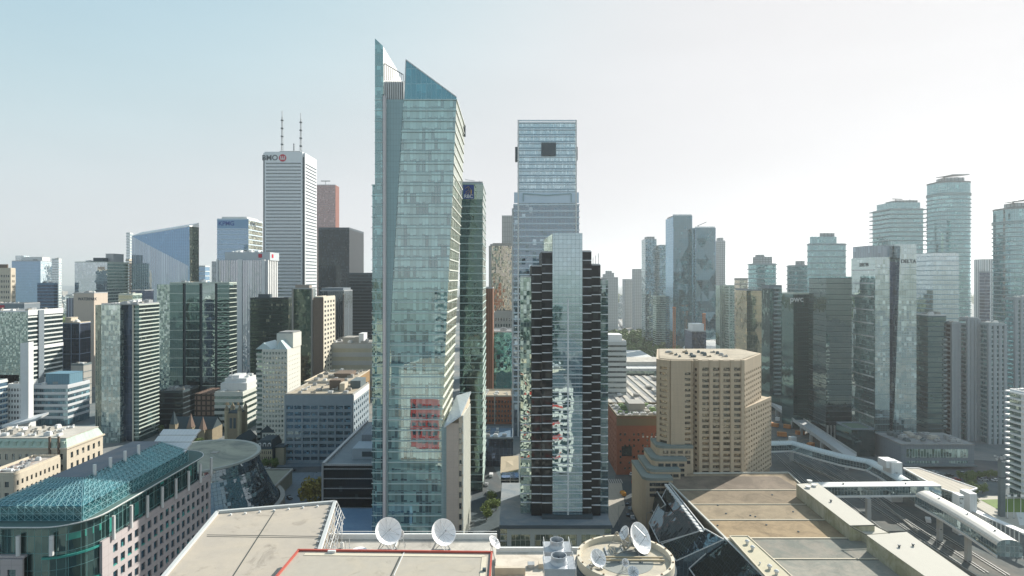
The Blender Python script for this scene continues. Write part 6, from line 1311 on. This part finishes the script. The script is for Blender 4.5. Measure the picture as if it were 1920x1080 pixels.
m.box(min(a.x,b.x)-.9,min(a.x,b.x)-.8,min(a.y,b.y),min(a.y,b.y)+.1,RZ-1,RZ-.9) if False else None
for k in range(14): q0 = a+(b-a)*k/14; q1 = a+(b-a)*(k+.55)/14; m.box(q0.x-1.7,q0.x-.5,min(q0.y,q1.y),max(q0.y,q1.y),RZ-.6,RZ+.3)
m.bar(a+Vector((-1.1,0,-.8)), b+Vector((-1.1,0,-.8)), 1.3, .2); m.build('gutter_grille', metal_white, conv, OC)

# long pale parapet gallery on the right of that roof
par_m = stone('gallery_wall',(0.44,0.43,0.34),.15,.2,streak=.25,blotch=((0.30,0.30,0.20),.12)); top_m = stone('gallery_top',(0.50,0.48,0.42),.06,.3)
gal = thing('roof_gallery', 'long pale raised gallery box running down the right side of the tan roof', 'roof gallery', (130,220,0)); OG = (130,220,0)
zg = RZ+5.2
def gal_box(nm, pts, z1, mt=par_m, z0=0): q = [P(a,b,z1) for a,b in pts]; MB().prism([(p.x,p.y) for p in q], z0, z1).build(nm, mt, gal, OG); MB().prism([(p.x,p.y) for p in q], z1, z1+.15).build('top', top_m, gal, OG); return q
gal_box('wall', ((1493,908),(1533,906),(1640,985),(1594,986)), zg)
gal_box('low_wall', ((1594,986.5),(1641,985.5),(1668,999),(1625,1003)), zg-2.2)
gal_box('wall', ((1625,1004),(1700,998),(1860,1110),(1775,1110)), zg)
m = MB(); [m.bar(P(a,b,zg+.3),P(c,e,zg+.3),.3) for a,b,c,e in ((1594,986,1640,985),(1640,985,1668,999),(1594,986,1625,1003))]; m.build('frame', seam_k, gal, OG)
q = [P(1500,935,RZ), P(1512,931,RZ+1.2), P(1800,1092,RZ+1.2), P(1790,1092,RZ)]; m = MB(); m.face([q[0],q[3],q[2],q[1]]); m.build('flashing', stone('flash_green',(0.50,0.53,0.47),.15,.5,streak=.2), gal, OG)
for px, py in ((1518,904),(1526,912),(1515,915)): a = P(px,py,zg+.15); inst('roof_fan', lambda m: (m.cyl((0,0),.8,0,.5,12), m.cyl((0,0),1.1,.5,.8,12)), metal_white, gal, (a.x-OG[0],a.y-OG[1],zg+.15))
for px, py in ((1558,941),(1686,1026),(1712,1024)): a = P(px,py,zg+.15); inst('roof_vent:s', lambda m: (m.cyl((0,0),.3,0,.6,8), m.cyl((0,0),.5,.6,.8,8)), metal_dark, gal, (a.x-OG[0],a.y-OG[1],zg+.15))
# ---------------------------------------------------------------- rail cut, roads, walkways on the right
rail_bed = stone('rail_bed',(0.10,0.10,0.095),.35,.12,.95,stain=.07,blotch=((0.15,0.145,0.13),.03))
def ground_poly(name, pts, z, mat, kind='structure'):
    q = [P(a,b,z) for a,b in pts]; m = MB(); m.prism([(p.x,p.y) for p in q], z-.02, z, base=False); o = m.build(name, mat); o['kind'] = kind; return o
ground_poly('rail_yard', ((1442,835),(1560,850),(2000,1010),(2100,1200),(1500,1200),(1440,880)), .06, rail_bed)
def track(a, b, n):
    a, b = P(*a), P(*b); d = (b-a).normalized(); s_ = Vector((-d.y,d.x,0)); t = thing('railway_track', n, 'railway track', (a.x,a.y,0), 0, 'railway tracks in the cutting'); O_ = (a.x,a.y,0)
    m = MB(); L = (b-a).length
    for k in (-1,1): m.bar(a+s_*.72*k+Vector((0,0,.3)), b+s_*.72*k+Vector((0,0,.3)), .2)
    m.build('rail', stone('rail_steel',(0.42,0.42,0.40),.1,.5,rough=.4), t, O_)
    m = MB(); 
    for k in range(int(L/1.4)): c = a+d*(k*1.4)+Vector((0,0,.15)); m.bar(c-s_*1.3, c+s_*1.3, .26, .12)
    m.build('sleeper', stone('sleeper',(0.11,0.10,0.09),.2,1), t, O_)
for k, (a, b, n) in enumerate((((1452,852),(1700,1080),'railway track nearest the tan flat roof'),((1472,850),(1760,1080),'second railway track from the tan flat roof'),((1496,856),(1800,1060),'third railway track, curving past the bridge pillar'),((1520,862),(1850,1075),'fourth railway track under the horizontal footbridge'),((1552,870),(1890,1080),'railway track nearest the arched station hall'))): track(a,b,n)
kerb = stone('kerb_pale',(0.32,0.31,0.28),.1,.5)
for k, (a,b,c,d_) in enumerate(((1480,862,1640,930),(1640,930,1720,998),(1700,998,1860,1100))):
    p, q = P(a,b,.5), P(c,d_,.5); o = MB().bar(p,q,.5,1.0).build('retaining_kerb', kerb); tag(o, ('pale kerb wall between tracks, far stretch','pale kerb wall between tracks, beside the bridge pillar','pale kerb wall beside the gallery, near stretch')[k], 'kerb wall')
p = [P(1690,1000,3), P(1740,1040,3), P(1830,1092,3)]; t = thing('steel_trestle', 'low rusty steel trestle running beside the pale gallery', 'trestle', (p[0].x,p[0].y,0)); Ot = (p[0].x,p[0].y,0); m = MB()
for i in range(2):
    for o_ in (0,1.6): m.bar(p[i]+Vector((o_,0,0)),p[i+1]+Vector((o_,0,0)),.35)
    for k in range(14): c = p[i]+(p[i+1]-p[i])*k/14; m.bar(c, c+Vector((1.6,0,0)),.25); m.bar(c, Vector((c.x,c.y,0)),.25)
m.build('frame', stone('trestle',(0.34,0.29,0.22),.2,1), t, Ot)
# big diagonal concrete wall ramp
ramp_m = stone('ramp_concrete',(0.42,0.43,0.42),.08,.1,streak=.05)
a, b = P(1437,751,7), P(1600,868,7); a2, b2 = P(1470,763,7), P(1606,852,7); t = thing('ramp', 'pale concrete elevated ramp running diagonally behind the orange works', 'ramp', (a.x,a.y,0)); Or = (a.x,a.y,0)
MB().prism([(a.x,a.y),(b.x,b.y),(b2.x,b2.y),(a2.x,a2.y)], 5.5, 7).build('deck', ramp_m, t, Or)
for (p,q) in ((a,b),(a2,b2)): MB().bar(p+Vector((0,0,.6)),q+Vector((0,0,.6)),.35,1.2).build('parapet', ramp_m, t, Or)
for k in range(9): c = a+(b-a)*(k+.5)/9; MB().box(c.x-.6,c.x+1.2,c.y-.6,c.y+.6,0,5.49).build('column', ramp_m, t, Or)
ground_poly('works_yard', ((1440,755),(1600,868),(1560,850),(1442,832)), .05, stone('works_dirt',(0.10,0.10,0.095),.4,.1,blotch=((0.2,0.17,0.13),.06)))
orange = stone('orange_paint',(0.50,0.20,0.06),.15,.5,rough=.5)
for k,(px,py,w,d,h,mt,lb) in enumerate(((1452,800,9,3,2.6,orange,'orange container farthest up the works yard'),(1476,803,8,3,2.6,orange,'orange container second up the works yard'),(1466,818,10,3,2.8,orange,'long orange container in the middle of the works yard'),(1500,815,9,3,2.6,orange,'orange container behind the white roofed one'),(1486,828,7,3,3.2,metal_white,'white roofed container among the orange ones'),(1520,838,8,3,2.6,orange,'nearest orange container in the works yard'),(1458,789,4,3,2.6,metal_white,'small white container at the top of the works yard'))):
    w *= .62; p = P(px,py,0); t = thing('container', lb, 'container', (p.x,p.y,.06), R(-50+17*k)); m = MB(); m.box(-w/2,w/2,-d/2,d/2,.15,h)
    for i in range(int(w/.6)): m.box(-w/2+.1+i*.6,-w/2+.35+i*.6,-d/2-.07,-d/2,.2,h-.1)
    m.build('body', mt, t); MB().box(-w/2-.02,w/2+.02,-d/2-.02,d/2+.02,h,h+.1).build('roof', mt, t); MB().box(w/2+.01,w/2+.06,-.06,.06,.2,h-.2).build('door', metal_grey, t)
# curved tube walkway
tub = stone('tube_roof',(0.50,0.57,0.58),.08,.4,rough=.35,joint=(1.5,60,.08)); gsk2 = glass('walk_glass',(0.6,0.75,0.78),(0.02,0.05,0.06),(0.2,0.26,0.27),.2,1.5,2.2,.12,.12,(0.35,0.40,0.40),refl=.3)
def walkway(name, label, pts, z, w, h, roofm, arch=True, legs=(), solid=False):
    p = [P(a,b,z) for a,b in pts]; t = thing(name, label, 'walkway' if name != 'station_hall' else 'station hall', (p[0].x,p[0].y,0)); O_ = (p[0].x,p[0].y,0)
    sec = [(-w/2,-h),(-w/2,0)]+([(-w/2*math.cos(R(a)), w*.28*math.sin(R(a))) for a in range(20,180,20)] if arch else [(-w/2,.4),(w/2,.4)])+[(w/2,0),(w/2,-h)]
    rings = []
    for i, c in enumerate(p):
        d = ((p[min(i+1,len(p)-1)]-p[max(i-1,0)])); d.z = 0; d.normalize(); s_ = Vector((d.y,-d.x,0)); rings.append([c+s_*x+Vector((0,0,zz)) for x, zz in sec])
    mr, mw, mf = MB(), MB(), MB(); n = len(sec)
    for i in range(len(p)-1):
        for k in range(n-1):
            (mw if k in (0,n-2) else mr).face([rings[i][k],rings[i+1][k],rings[i+1][k+1],rings[i][k+1]], k not in (0,n-2) and arch)
        mf.face([rings[i][0],rings[i][-1],rings[i+1][-1],rings[i+1][0]]) ; 
        for k in (0,n-1):
            mf.bar(rings[i][k],rings[i+1][k],.5,.9)
    for r_ in (rings[0],rings[-1]): mw.face(r_)
    mr.build('roof', roofm, t, O_); mw.build('glazing', gsk2, t, O_); mf.build('deck', white_p, t, O_)
    for a,b in legs: c = P(a,b,z-h-.5); MB().box(c.x-.9,c.x+.9,c.y-.8,c.y+.8,0,z-h-.3).build('pillar', ramp_m, t, O_)
    for k in range(4):
        i = min(k*len(p)//4, len(p)-2); c = (p[i]+p[i+1])/2; inst('roof_vent:w', lambda m: (m.cyl((0,0),.3,0,.5,8), m.box(-.4,.4,-.4,.4,.5,.7)), metal_grey, t, (c.x-O_[0],c.y-O_[1],z+(w*.26 if arch else .4)))
    return t
walkway('tube_walkway', 'long pale tube walkway curving across the tracks from the tan hotel', ((1438,833),(1485,832),(1530,845),(1580,858),(1632,868),(1664,884),(1700,906)), 13, 6.5, 3.6, tub, legs=((1484,838),(1650,880)))
# white plant block where the tube meets
s = spot(1655,1692,868,296); t = thing('plant_block', 'white angular block where the tube walkway ends', 'building', s['loc'])
MB().box(-s['w']/2,s['w']/2,0,7,0,s['h']).build('wall', metal_white, t); MB().box(-s['w']/2-2,s['w']/2-2,1,8,s['h']-3,s['h']+.6).build('roof', white_p, t)
walkway('footbridge', 'straight glazed footbridge across the tracks with pale flat roof', ((1522,910),(1640,909),(1756,908)), 17, 6.0, 4.2, metal_white, arch=False, legs=((1628,935),))
gl_roof = stone('hall_arch_roof',(0.62,0.60,0.55),.06,.4,rough=.45,joint=(2.0,60,.08))
walkway('station_hall', 'long arched station hall descending to the lower right corner', ((1734,930),(1790,960),(1840,990),(1893,1024)), 15.5, 8.5, 4.0, gl_roof, legs=((1762,965),(1815,1000)))
# flat hall above
hp = [P(1694,878,14), P(1722,878,14), P(1832,916,14), P(1800,928,14), P(1760,915,14)]
t = thing('station_hall', 'wedge shaped hall with brown striped roof above the arched hall', 'station hall', (hp[0].x,hp[0].y,0)); Oh = (hp[0].x,hp[0].y,0)
MB().prism([(p.x,p.y) for p in hp], 13.3, 14).build('roof', stone('hall_brown',(0.45,0.41,0.34),.1,.3,joint=(3,60,.3)), t, Oh)
c_ = sum((p for p in hp), Vector())/5; MB().prism([(c_.x+(p.x-c_.x)*.96,c_.y+(p.y-c_.y)*.96) for p in hp], 0, 13.2).build('glazing', gsk2, t, Oh)
m = MB(); [m.bar(hp[i]+Vector((0,0,.1)),hp[(i+1)%5]+Vector((0,0,.1)),.5,.5) for i in range(5)]; m.build('roof_edge', white_p, t, Oh)
s = spot(1808,1832,926,262); MB().box(s['loc'][0]-s['w']/2,s['loc'][0]+s['w']/2,s['loc'][1],s['loc'][1]+6,0,s['h']).build('end_block', metal_white, t, Oh)
s = spot(1790,1808,929,258); MB().box(s['loc'][0]-s['w']/2,s['loc'][0]+s['w']/2,s['loc'][1],s['loc'][1]+4,0,s['h']).build('end_bay', white_p, t, Oh); MB().box(s['loc'][0]-s['w']/2+.4,s['loc'][0]+s['w']/2-.4,s['loc'][1]-.1,s['loc'][1]-.02,s['h']-3.6,s['h']-1).build('window', win, t, Oh)
# open colonnade walkway on the far side
cp = [P(1800,945,9), P(1850,968,9), P(1925,1000,9)]; t = thing('colonnade', 'low white colonnade beside the arched hall', 'colonnade', (cp[0].x,cp[0].y,0)); Oc = (cp[0].x,cp[0].y,0)
for i in range(2): MB().bar(cp[i],cp[i+1],3.2,.4).build('canopy', white_p if i else metal_white, t, Oc)
for i in range(2):
    for k in range(9): c = cp[i]+(cp[i+1]-cp[i])*k/9; MB().cyl((c.x-1.2,c.y),.22,0,8.8,8).build('column', white_p, t, Oc)
# landscape at the right edge
pale_g = stone('pale_pavement',(0.46,0.43,0.36),.15,.2,joint=(2,2,.1))
ground_poly('pale_plaza', ((1815,940),(1850,930),(2050,930),(2100,1090),(1980,1090),(1930,1010)), .08, pale_g)
ground_poly('lawn', ((1838,937),(1990,932),(2010,962),(1880,960)), .14, stone('lawn',(0.13,0.20,0.04),.3,.1))
ground_poly('plaza_square', ((1905,960),(2050,962),(2080,985),(1912,985)), .12, stone('white_paving',(0.6,0.6,0.57),.1,.2))
ground_poly('park_road', ((1700,868),(1830,900),(2100,905),(2100,880),(1830,862)), .05, asphalt)
b = P(1878,968,0); t = thing('light_tower', 'tall dark grey floodlight pylon by the lawn', 'light tower', (b.x,b.y,0)); hh = ZA(862,b.y)
MB().box(-1.1,1.1,-.9,.9,0,hh).build('column', concrete_dark, t)
m = MB(); rr = random.Random(2)
for k in range(14): x, y, z = rr.uniform(-2.6,2.6), rr.uniform(-1.5,1.5), hh+rr.uniform(-1,1.8); m.box(x-.45,x+.45,y-.3,y+.3,z,z+.7)
m.build('lamp_head', metal_grey, t); MB().bar((-3,0,hh),(3,0,hh),.3).bar((0,0,hh-1),(0,0,hh+2.4),.3).build('lamp_frame', metal_dark, t); MB().box(-1.3,1.3,-1.2,1.2,hh*.68,hh*.68+.6).build('collar', metal_dark, t)
fp = None
for k,(px,lb) in enumerate(((1889,'left of three white flagpoles on the plaza'),(1901,'middle of three white flagpoles on the plaza'),(1914,'right of three white flagpoles on the plaza'))):
    b = P(px,972,0); t = thing('flagpole', lb, 'flagpole', (b.x,b.y,0), 0, 'flagpoles on the plaza'); MB().cyl((0,0),.16,0,11.5,8,r1=.08).build('pole', white_p, t); MB().box(.1,1.5,-.03,.03,10.1,11.2).build('flag', white_p, t); MB().cyl((0,0),.5,0,.3,10).build('base', concrete, t)
# low glass podium with ribs
s = spot(1645,1814,842,352); t = thing('podium_building', 'long low podium with a pale ribbed glass strip below the folded hotel', 'low building', s['loc']); w, h = s['w'], s['h']
MB().box(-w/2-3,w/2+4,0,26,0,h+2.5).build('block', bluegrey, t); MB().box(-w/2-3.4,w/2+4.4,-.6,26,h+2.51,h+3.1).build('roof', roof_grey, t)
MB().box(-w/2,w/2,-.3,-.01,h-5,h).build('ribbed_glass', glass('glass_ribbed',(0.8,0.95,0.9),(0.16,0.25,0.22),(0.5,0.6,0.55),.5,1.7,6,.35,.1,(0.4,0.5,0.46),refl=.4,tilt=.06), t)
MB().box(-w/2,w*.02,-.3,-.01,h-9.5,h-7).build('lower_glass', MATS['glass_ribbed'], t); MB().box(w*.2,w/2,-.3,-.01,h-9.5,h-7).build('lower_glass', MATS['glass_ribbed'], t); MB().box(-w/2-4,w/2+2,-5,-.4,1.5,2.2).build('canopy', concrete_dark, t)
clutter(t, -w/2, w/2, 3, 22, h+3.1, 14, 66, (metal_grey,concrete_dark,roof_pale), 2, 6)
B('dark low glass box left of the long podium', 1568, 1640, 806, 372, g_dark, depth=18, roof=stone('deck_green',(0.12,0.15,0.10),.3,.4), pmat=bluegrey, name='low_building', cat='low building')

# ---------------------------------------------------------------- streets around the towers
side_m = stone('sidewalk_pale',(0.40,0.37,0.32),.12,.2,joint=(2.4,2.4,.08))  # pale slabs with darker joints
ground_poly('street', ((1140,1100),(1262,1100),(1215,930),(1190,850),(1160,850),(1150,920)), .05, asphalt)
ground_poly('sidewalk', ((1141,905),(1165,902),(1172,950),(1150,990),(1141,985)), .17, side_m)
ground_poly('street_left', ((880,1100),(945,1100),(938,900),(908,840),(896,840),(884,940)), .05, asphalt)
ground_poly('plaza', ((495,940),(640,958),(640,868),(535,866),(480,880)), .05, stone('plaza_blue',(0.20,0.22,0.24),.15,.1,joint=(4,4,.12)))
ground_poly('street_cross', ((480,888),(640,884),(640,874),(480,876)), .09, asphalt)
ground_poly('zebra', ((1140,898),(1166,898),(1168,906),(1140,906)), .2, stone('zebra',(0.4,0.4,0.38),.1,.3,joint=(1.2,40,.6),jcol=.3))
# street wedge wall left of the plaza
q = [P(470,955,8), P(548,880,8), P(492,880,8)]; t = thing('low_building', 'low wedge shaped building with pale parapet beside the concert hall', 'low building', (q[0].x,q[0].y,0)); Ow = (q[0].x,q[0].y,0)
MB().prism([(p.x,p.y) for p in q], 0, 7.6).build('roof', stone('wedge_roof',(0.28,0.28,0.22),.25,.3), t, Ow); m = MB(); [m.bar(q[i]+Vector((0,0,-.1)),q[(i+1)%3]+Vector((0,0,-.1)),1.0,.9) for i in range(3)]; m.build('parapet', concrete, t, Ow)

# ---------------------------------------------------------------- cars
tyre = stone('rubber',(0.02,0.02,0.02),.1,1)
def make_car(label, paint, loc, rz, van=False):
    t = thing('car', label, 'car', loc, R(rz), 'cars and vans on the streets'); m = MB(); L, W_ = (5.4,2.0) if van else (4.5,1.8); hh = 1.9 if van else .95
    body = [(-L/2,.35),(L/2,.35),(L/2,.75),(L/2-.9,.95 if not van else 1.2),(L/2-1.6,hh if van else .98),(-L/2+.1,hh if van else .98),(-L/2,.8)]
    n = len(body); A0 = [(x,-W_/2,z) for x,z in body]; B0 = [(x,W_/2,z) for x,z in body]; m.face(A0); m.face(B0[::-1])
    for i in range(n): j=(i+1)%n; m.face([A0[j],A0[i],B0[i],B0[j]])
    m.build('body', paint, t)
    if not van:
        cab = [(-L/2+.5,.98),(L/2-1.35,.98),(L/2-1.95,1.45),(-L/2+1.0,1.45)]; m = MB(); A0 = [(x,-W_/2+.15,z) for x,z in cab]; B0 = [(x,W_/2-.15,z) for x,z in cab]; m.face(A0); m.face(B0[::-1])
        for i in range(4): j=(i+1)%4; m.face([A0[j],A0[i],B0[i],B0[j]])
        m.build('windows', win_d, t); MB().box(-L/2+1.0,L/2-1.95,-W_/2+.17,W_/2-.17,1.45,1.49).build('roof', paint, t)
    else: MB().box(L/2-1.55,L/2-.95,-W_/2+.12,W_/2-.12,1.25,1.75).build('windows', win_d, t)
    for sx in (-1,1):
        for sy in (-1,1): MB().tube((sx*(L/2-.85),sy*(W_/2-.2),.34),(sx*(L/2-.85),sy*(W_/2+.02),.34),.34,12).build('wheel', tyre, t)
    return t
PT = {n: stone('paint_'+n, c, .03, 1, rough=.3) for n, c in dict(white=(0.7,0.7,0.7), black=(0.02,0.02,0.025), grey=(0.2,0.21,0.22), red=(0.4,0.03,0.03), orange=(0.65,0.3,0.05), silver=(0.45,0.46,0.48)).items()}
base = {}
carlist = [(1176,946,80,'black','black car highest in the parked pair beside the hotel wing'),(1181,955,80,'grey','grey car parked between two black ones by the hotel wing'),(1177,966,84,'black','lowest black car in the street beside the hotel wing'),(1196,934,80,'white','white van beside the tan hotel wing',1),(1190,905,60,'red','red truck by the street works',1),(1168,928,95,'orange','orange machine like van at the corner works',1),(1203,985,85,'grey','grey car near the drum roof dishes'),
  (921,893,88,'white','white truck parked left of the tan sloped roof',1),(916,925,88,'grey','grey car in the street behind the tall glass tower'),(1752,888,2,'silver','silver car leftmost on the park road'),(1780,893,4,'black','black car left of the middle on the park road'),(1806,889,2,'grey','grey car in the middle of the park road'),(1830,895,6,'black','black car right of the middle on the park road'),(1856,890,2,'silver','silver car rightmost but one on the park road'),(1882,897,4,'black','black car rightmost on the park road'),
  (1722,884,3,'white','white van near the plant block end of the park road',1),(1766,899,2,'white','white car in the second row of the park road, leftmost'),(1793,901,3,'red','red car in the second row of the park road'),(1844,901,2,'silver','silver car in the second row left of the lawn tower'),(1868,902,2,'white','white car in the second row beside the lawn tower'),(1902,892,3,'red','red car at the far right end of the park road'),(1450,770,-35,'grey','grey car at the top of the works yard'),(1186,972,82,'silver','silver car following the grey one beside the hotel wing'),(1192,1002,86,'black','black car just behind the drum roof dishes'),(1184,890,70,'white','white car farthest up the street beside the brick block'),(912,910,88,'silver','silver car ahead of the grey one behind the tall glass tower'),(500,879,0,'white','white car on the cross street before the mansard house'),(622,881,0,'grey','grey car on the cross street by the podium'),(520,895,-40,'silver','silver car at the plaza kerb'),
  (543,935,-50,'black','black car parked on the blue plaza'),(566,930,0,'grey','small grey car on the plaza near the tree'),(548,883,0,'black','black car on the cross street by the slate block'),(1740,978,60,'white','white van on the tracks side under the arched hall',1),(1577,870,-35,'white','small white car beside the tracks'),(1760,996,50,'silver','silver car under the arched hall')]
for c in carlist:
    px, py, rz, col, lb = c[:5]; van = len(c) > 5; p = P(px,py,.12); key = (col,van)
    if key not in base: base[key] = make_car(lb, PT[col], (p.x,p.y,.12), rz, van)
    else: dup(base[key], parts_of(base[key]) if key not in base.get('k',{}) else None, (p.x,p.y,.12), R(rz), lb)
# lamp posts
def lamp(px, py, lb, hh=9):
    b = P(px,py,0); t = thing('street_lamp', lb, 'street lamp', (b.x,b.y,0), 0, 'street lamps'); MB().cyl((0,0),.12,0,hh,8,r1=.07).build('pole', metal_grey, t); MB().bar((0,0,hh),(1.8,0,hh+.3),.12).build('arm', metal_grey, t); MB().box(1.5,2.3,-.2,.2,hh+.15,hh+.35).build('lamp_head', metal_dark, t)
lamp(587,918,'street lamp beside the plaza tree'); lamp(1756,1030,'street lamp between the tracks and the arched hall',8); lamp(1160,985,'street lamp on the sunny corner'); lamp(1212,1000,'street lamp near the drum roof')

# ---------------------------------------------------------------- trees
leafA = stone('leaf_green',(0.13,0.18,0.05),.35,1.2); leafB = stone('leaf_autumn',(0.28,0.23,0.05),.35,1.2); bark = stone('bark',(0.10,0.08,0.06),.2,2)
def crown_mesh(mat, seed, n=800):
    rr = random.Random(seed); m = MB()
    lobes = [(Vector((rr.uniform(-.55,.55),rr.uniform(-.55,.55),rr.uniform(.75,1.6))), rr.uniform(.35,.6)) for _ in range(8)]
    for _ in range(n):
        c, r = rr.choice(lobes); d = Vector((rr.gauss(0,1),rr.gauss(0,1),rr.gauss(0,1))).normalized(); p = c+d*r*rr.uniform(.55,1.05)
        a = Vector((rr.gauss(0,1),rr.gauss(0,1),rr.gauss(0,1))).normalized(); b = a.cross(d).normalized(); s_ = rr.uniform(.05,.10)
        m.face([p-a*s_-b*s_*.6,p+a*s_-b*s_*.4,p+a*s_*.8+b*s_*.8,p-a*s_*.5+b*s_])
    return m
TM = {}
def tree(px, py, hh, lb, kind='g', group='street and park trees', z=0.0):
    p = P(px,py,z); t = thing('tree', lb, 'tree', (p.x,p.y,z), random.Random(int(px)).uniform(0,6), group); k = (kind, int(px)%3)
    if k not in TM:
        c = crown_mesh(leafA if kind == 'g' else leafB, int(px)%3+7).build('crown', leafA if kind == 'g' else leafB, t)
        m = MB(); m.cyl((0,0),.07,0,.9,8,r1=.04); [m.bar((0,0,.6),(math.cos(a)*.4,math.sin(a)*.4,1.15),.035) for a in (0,1.6,3.1,4.6)]; q = m.build('trunk', bark, t); TM[k] = (c.data, q.data)
    else:
        c, q = (bpy.data.objects.new(n, d) for n, d in zip(('crown','trunk'), TM[k])); C.objects.link(c); C.objects.link(q); c.parent = t; q.parent = t
    s_ = hh/2.1; c.scale = (s_,)*3; q.scale = (s_,)*3
tree(592,950,17,'large autumn tree beside the dark podium, near end of the plaza','a'); tree(602,938,14,'autumn tree touching the dark podium corner','a'); tree(581,940,10,'smaller yellow green tree at the plaza edge','a')
for k,(px,py,hh,lb) in enumerate(((1818,912,8,'green tree at the end of the wedge hall'),(1826,930,8,'green tree below the wedge hall end'),(1826,950,6,'low tree where the colonnade starts'),(1790,955,4,'small tree beside the arched hall roof'),(1842,925,6,'tree at the top left lawn corner'),(1905,905,7,'tree behind the flagpoles'))): tree(px,py,hh,lb)
for k in range(6): tree(1800+k*13,900-k*.6,5.5,'%s dark tree in the row behind the park road cars'%('first','second','third','fourth','fifth','sixth')[k])
for k,(px,py) in enumerate(((300,812),(318,826),(352,822),(372,838),(455,842),(470,858),(497,878),(515,880),(440,872),(470,868))): tree(px,py,7+k%3,('small dark tree beneath the striped tower','tree in front of the church nave','tree left of the old stone tower','tree in front of the old stone tower','tree left of the mansard house','tree below the gabled hall','left tree before the mansard house','right tree before the mansard house','tree behind the round hall roof','tree between round hall and mansard house')[k])
for k,(px,py) in enumerate(((918,960),(925,942),(912,975),(930,958))): tree(px,py,7,('dark street tree left of the podium, second','dark street tree left of the podium, farthest','dark street tree left of the podium, nearest','street tree hugging the podium wall')[k])
# far belts of greenery
def wood(name, label, x0, x1, y0, y1, n, seed, hh=(6,12)):
    rr = random.Random(seed); m = MB()
    for _ in range(n):
        cx_, cy_ = rr.uniform(x0,x1), rr.uniform(y0,y1); r = rr.uniform(*hh)/2
        for k in range(16):
            d = Vector((rr.gauss(0,1),rr.gauss(0,1),rr.gauss(0,.8))).normalized(); p = Vector((cx_,cy_,r))+d*r*rr.uniform(.6,1); a = Vector((rr.gauss(0,1),rr.gauss(0,1),rr.gauss(0,1))).normalized()*r*.4; b = a.cross(d).normalized()*r*.4
            m.face([p-a-b*.7,p+a-b,p+a*.8+b,p-a*.9+b])
    o = m.build(name, leafA); tag(o, label, 'woodland', kind='stuff')
wood('distant_woodland', 'hazy band of distant greenery at the far left horizon', -1900, -600, 1300, 3200, 1500, 1, (12,26))
wood('railside_woodland', 'patch of trees beside the far rail lands left of the blue towers', 178, 262, 800, 1200, 320, 2)
wood('horizon_woodland', 'thin hazy treeline behind the central towers', -300, 2600, 2400, 3600, 900, 3, (14,28))
# far rail lands
for k in range(6):
    p, q = P(1180+k*9,700,0), P(1140+k*4,598,0); o = MB().bar(p+Vector((0,0,.4)),q+Vector((0,0,.4)),3.5,.5).build('viaduct', ramp_m if k%2 else asphalt); tag(o, ('pale road strip nearest the banded block','dark road strip beside the pale one','pale road strip in the middle of the far rail lands','dark strip right of the middle road','pale strip before the woodland','dark strip touching the woodland')[k], 'road strip')
ground_poly('rail_lands', ((1130,720),(1262,720),(1400,640),(1300,590),(1130,590)), .04, stone('pale_dirt',(0.34,0.32,0.29),.25,.02))
# distant low city
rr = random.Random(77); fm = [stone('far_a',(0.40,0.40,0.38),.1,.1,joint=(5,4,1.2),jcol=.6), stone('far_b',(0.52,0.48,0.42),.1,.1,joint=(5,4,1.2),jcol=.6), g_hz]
k = 0
for (xa,xb,Ya,Yb,n) in ((104,150,1500,2600,16),(200,250,1700,2400,4),(1150,1260,1600,2600,14),(1240,1900,1500,2400,18),(860,980,1500,2200,5),(0,110,1300,1900,8)):
    for _ in range(n):
        px, Y = rr.uniform(xa,xb), rr.uniform(Ya,Yb); w, d, h = rr.uniform(22,45), rr.uniform(18,35), rr.uniform(18,62); k += 1
        t = thing('distant_block', 'small hazy block in the distant city along the horizon', 'building', (XA(px,Y),Y,0), rr.uniform(-.3,.3), 'distant blocks near the horizon'); mt = rr.choice(fm)
        MB().box(-w/2,w/2,0,d,0,h).build('wall', mt, t); MB().box(-w/4,w/5,d*.2,d*.7,h,h+4).build('mechanical_penthouse', hz, t)
# unseen tower blocks added behind the viewer to feed the glass reflections
for k,(x,y,w,d,h,mt) in enumerate(((-150,-60,60,40,70,cream),(-60,-160,50,40,100,hz),(30,-190,46,40,80,g_green),(110,-90,50,40,95,g_green),(200,-60,60,40,112,hz),(-260,-40,60,50,75,g_pale),(-380,-80,70,50,105,g_teal),(310,-60,60,50,90,hz),(150,-220,60,50,120,concrete),(-200,-230,60,50,110,g_warm),(430,-60,70,50,100,g_teal))):
    t = thing('reflection_block', ('tower block mirrored in the glass facades, standing behind the viewer'), 'tower block', (x,y,0), 0, 'unseen tower blocks added for reflections')
    MB().box(-w/2,w/2,-d,0,0,h).build('wall', mt, t)
    for j in range(int(h/7)): MB().box(-w/2+2,w/2-2,.02,.4,4+j*7,6.6+j*7).build('window_band', g_dark, t)

# ---------------------------------------------------------------- haze
hm, hn = new_mat('haze'); pv = N(hn, 'ShaderNodeVolumePrincipled'); pv.inputs['Color'].default_value = (0.86,0.92,0.95,1); pv.inputs['Density'].default_value = HAZE; pv.inputs['Anisotropy'].default_value = 0.52
oo = N(hn, 'ShaderNodeOutputMaterial'); hn.links.new(pv.outputs[0], oo.inputs['Volume'])
o = MB().box(-9100,9100,-700,9100,-3,380).build('haze', hm); o['kind'] = 'stuff'; o['label'] = 'pale city haze'; o['category'] = 'haze'
o.display_type = 'WIRE'
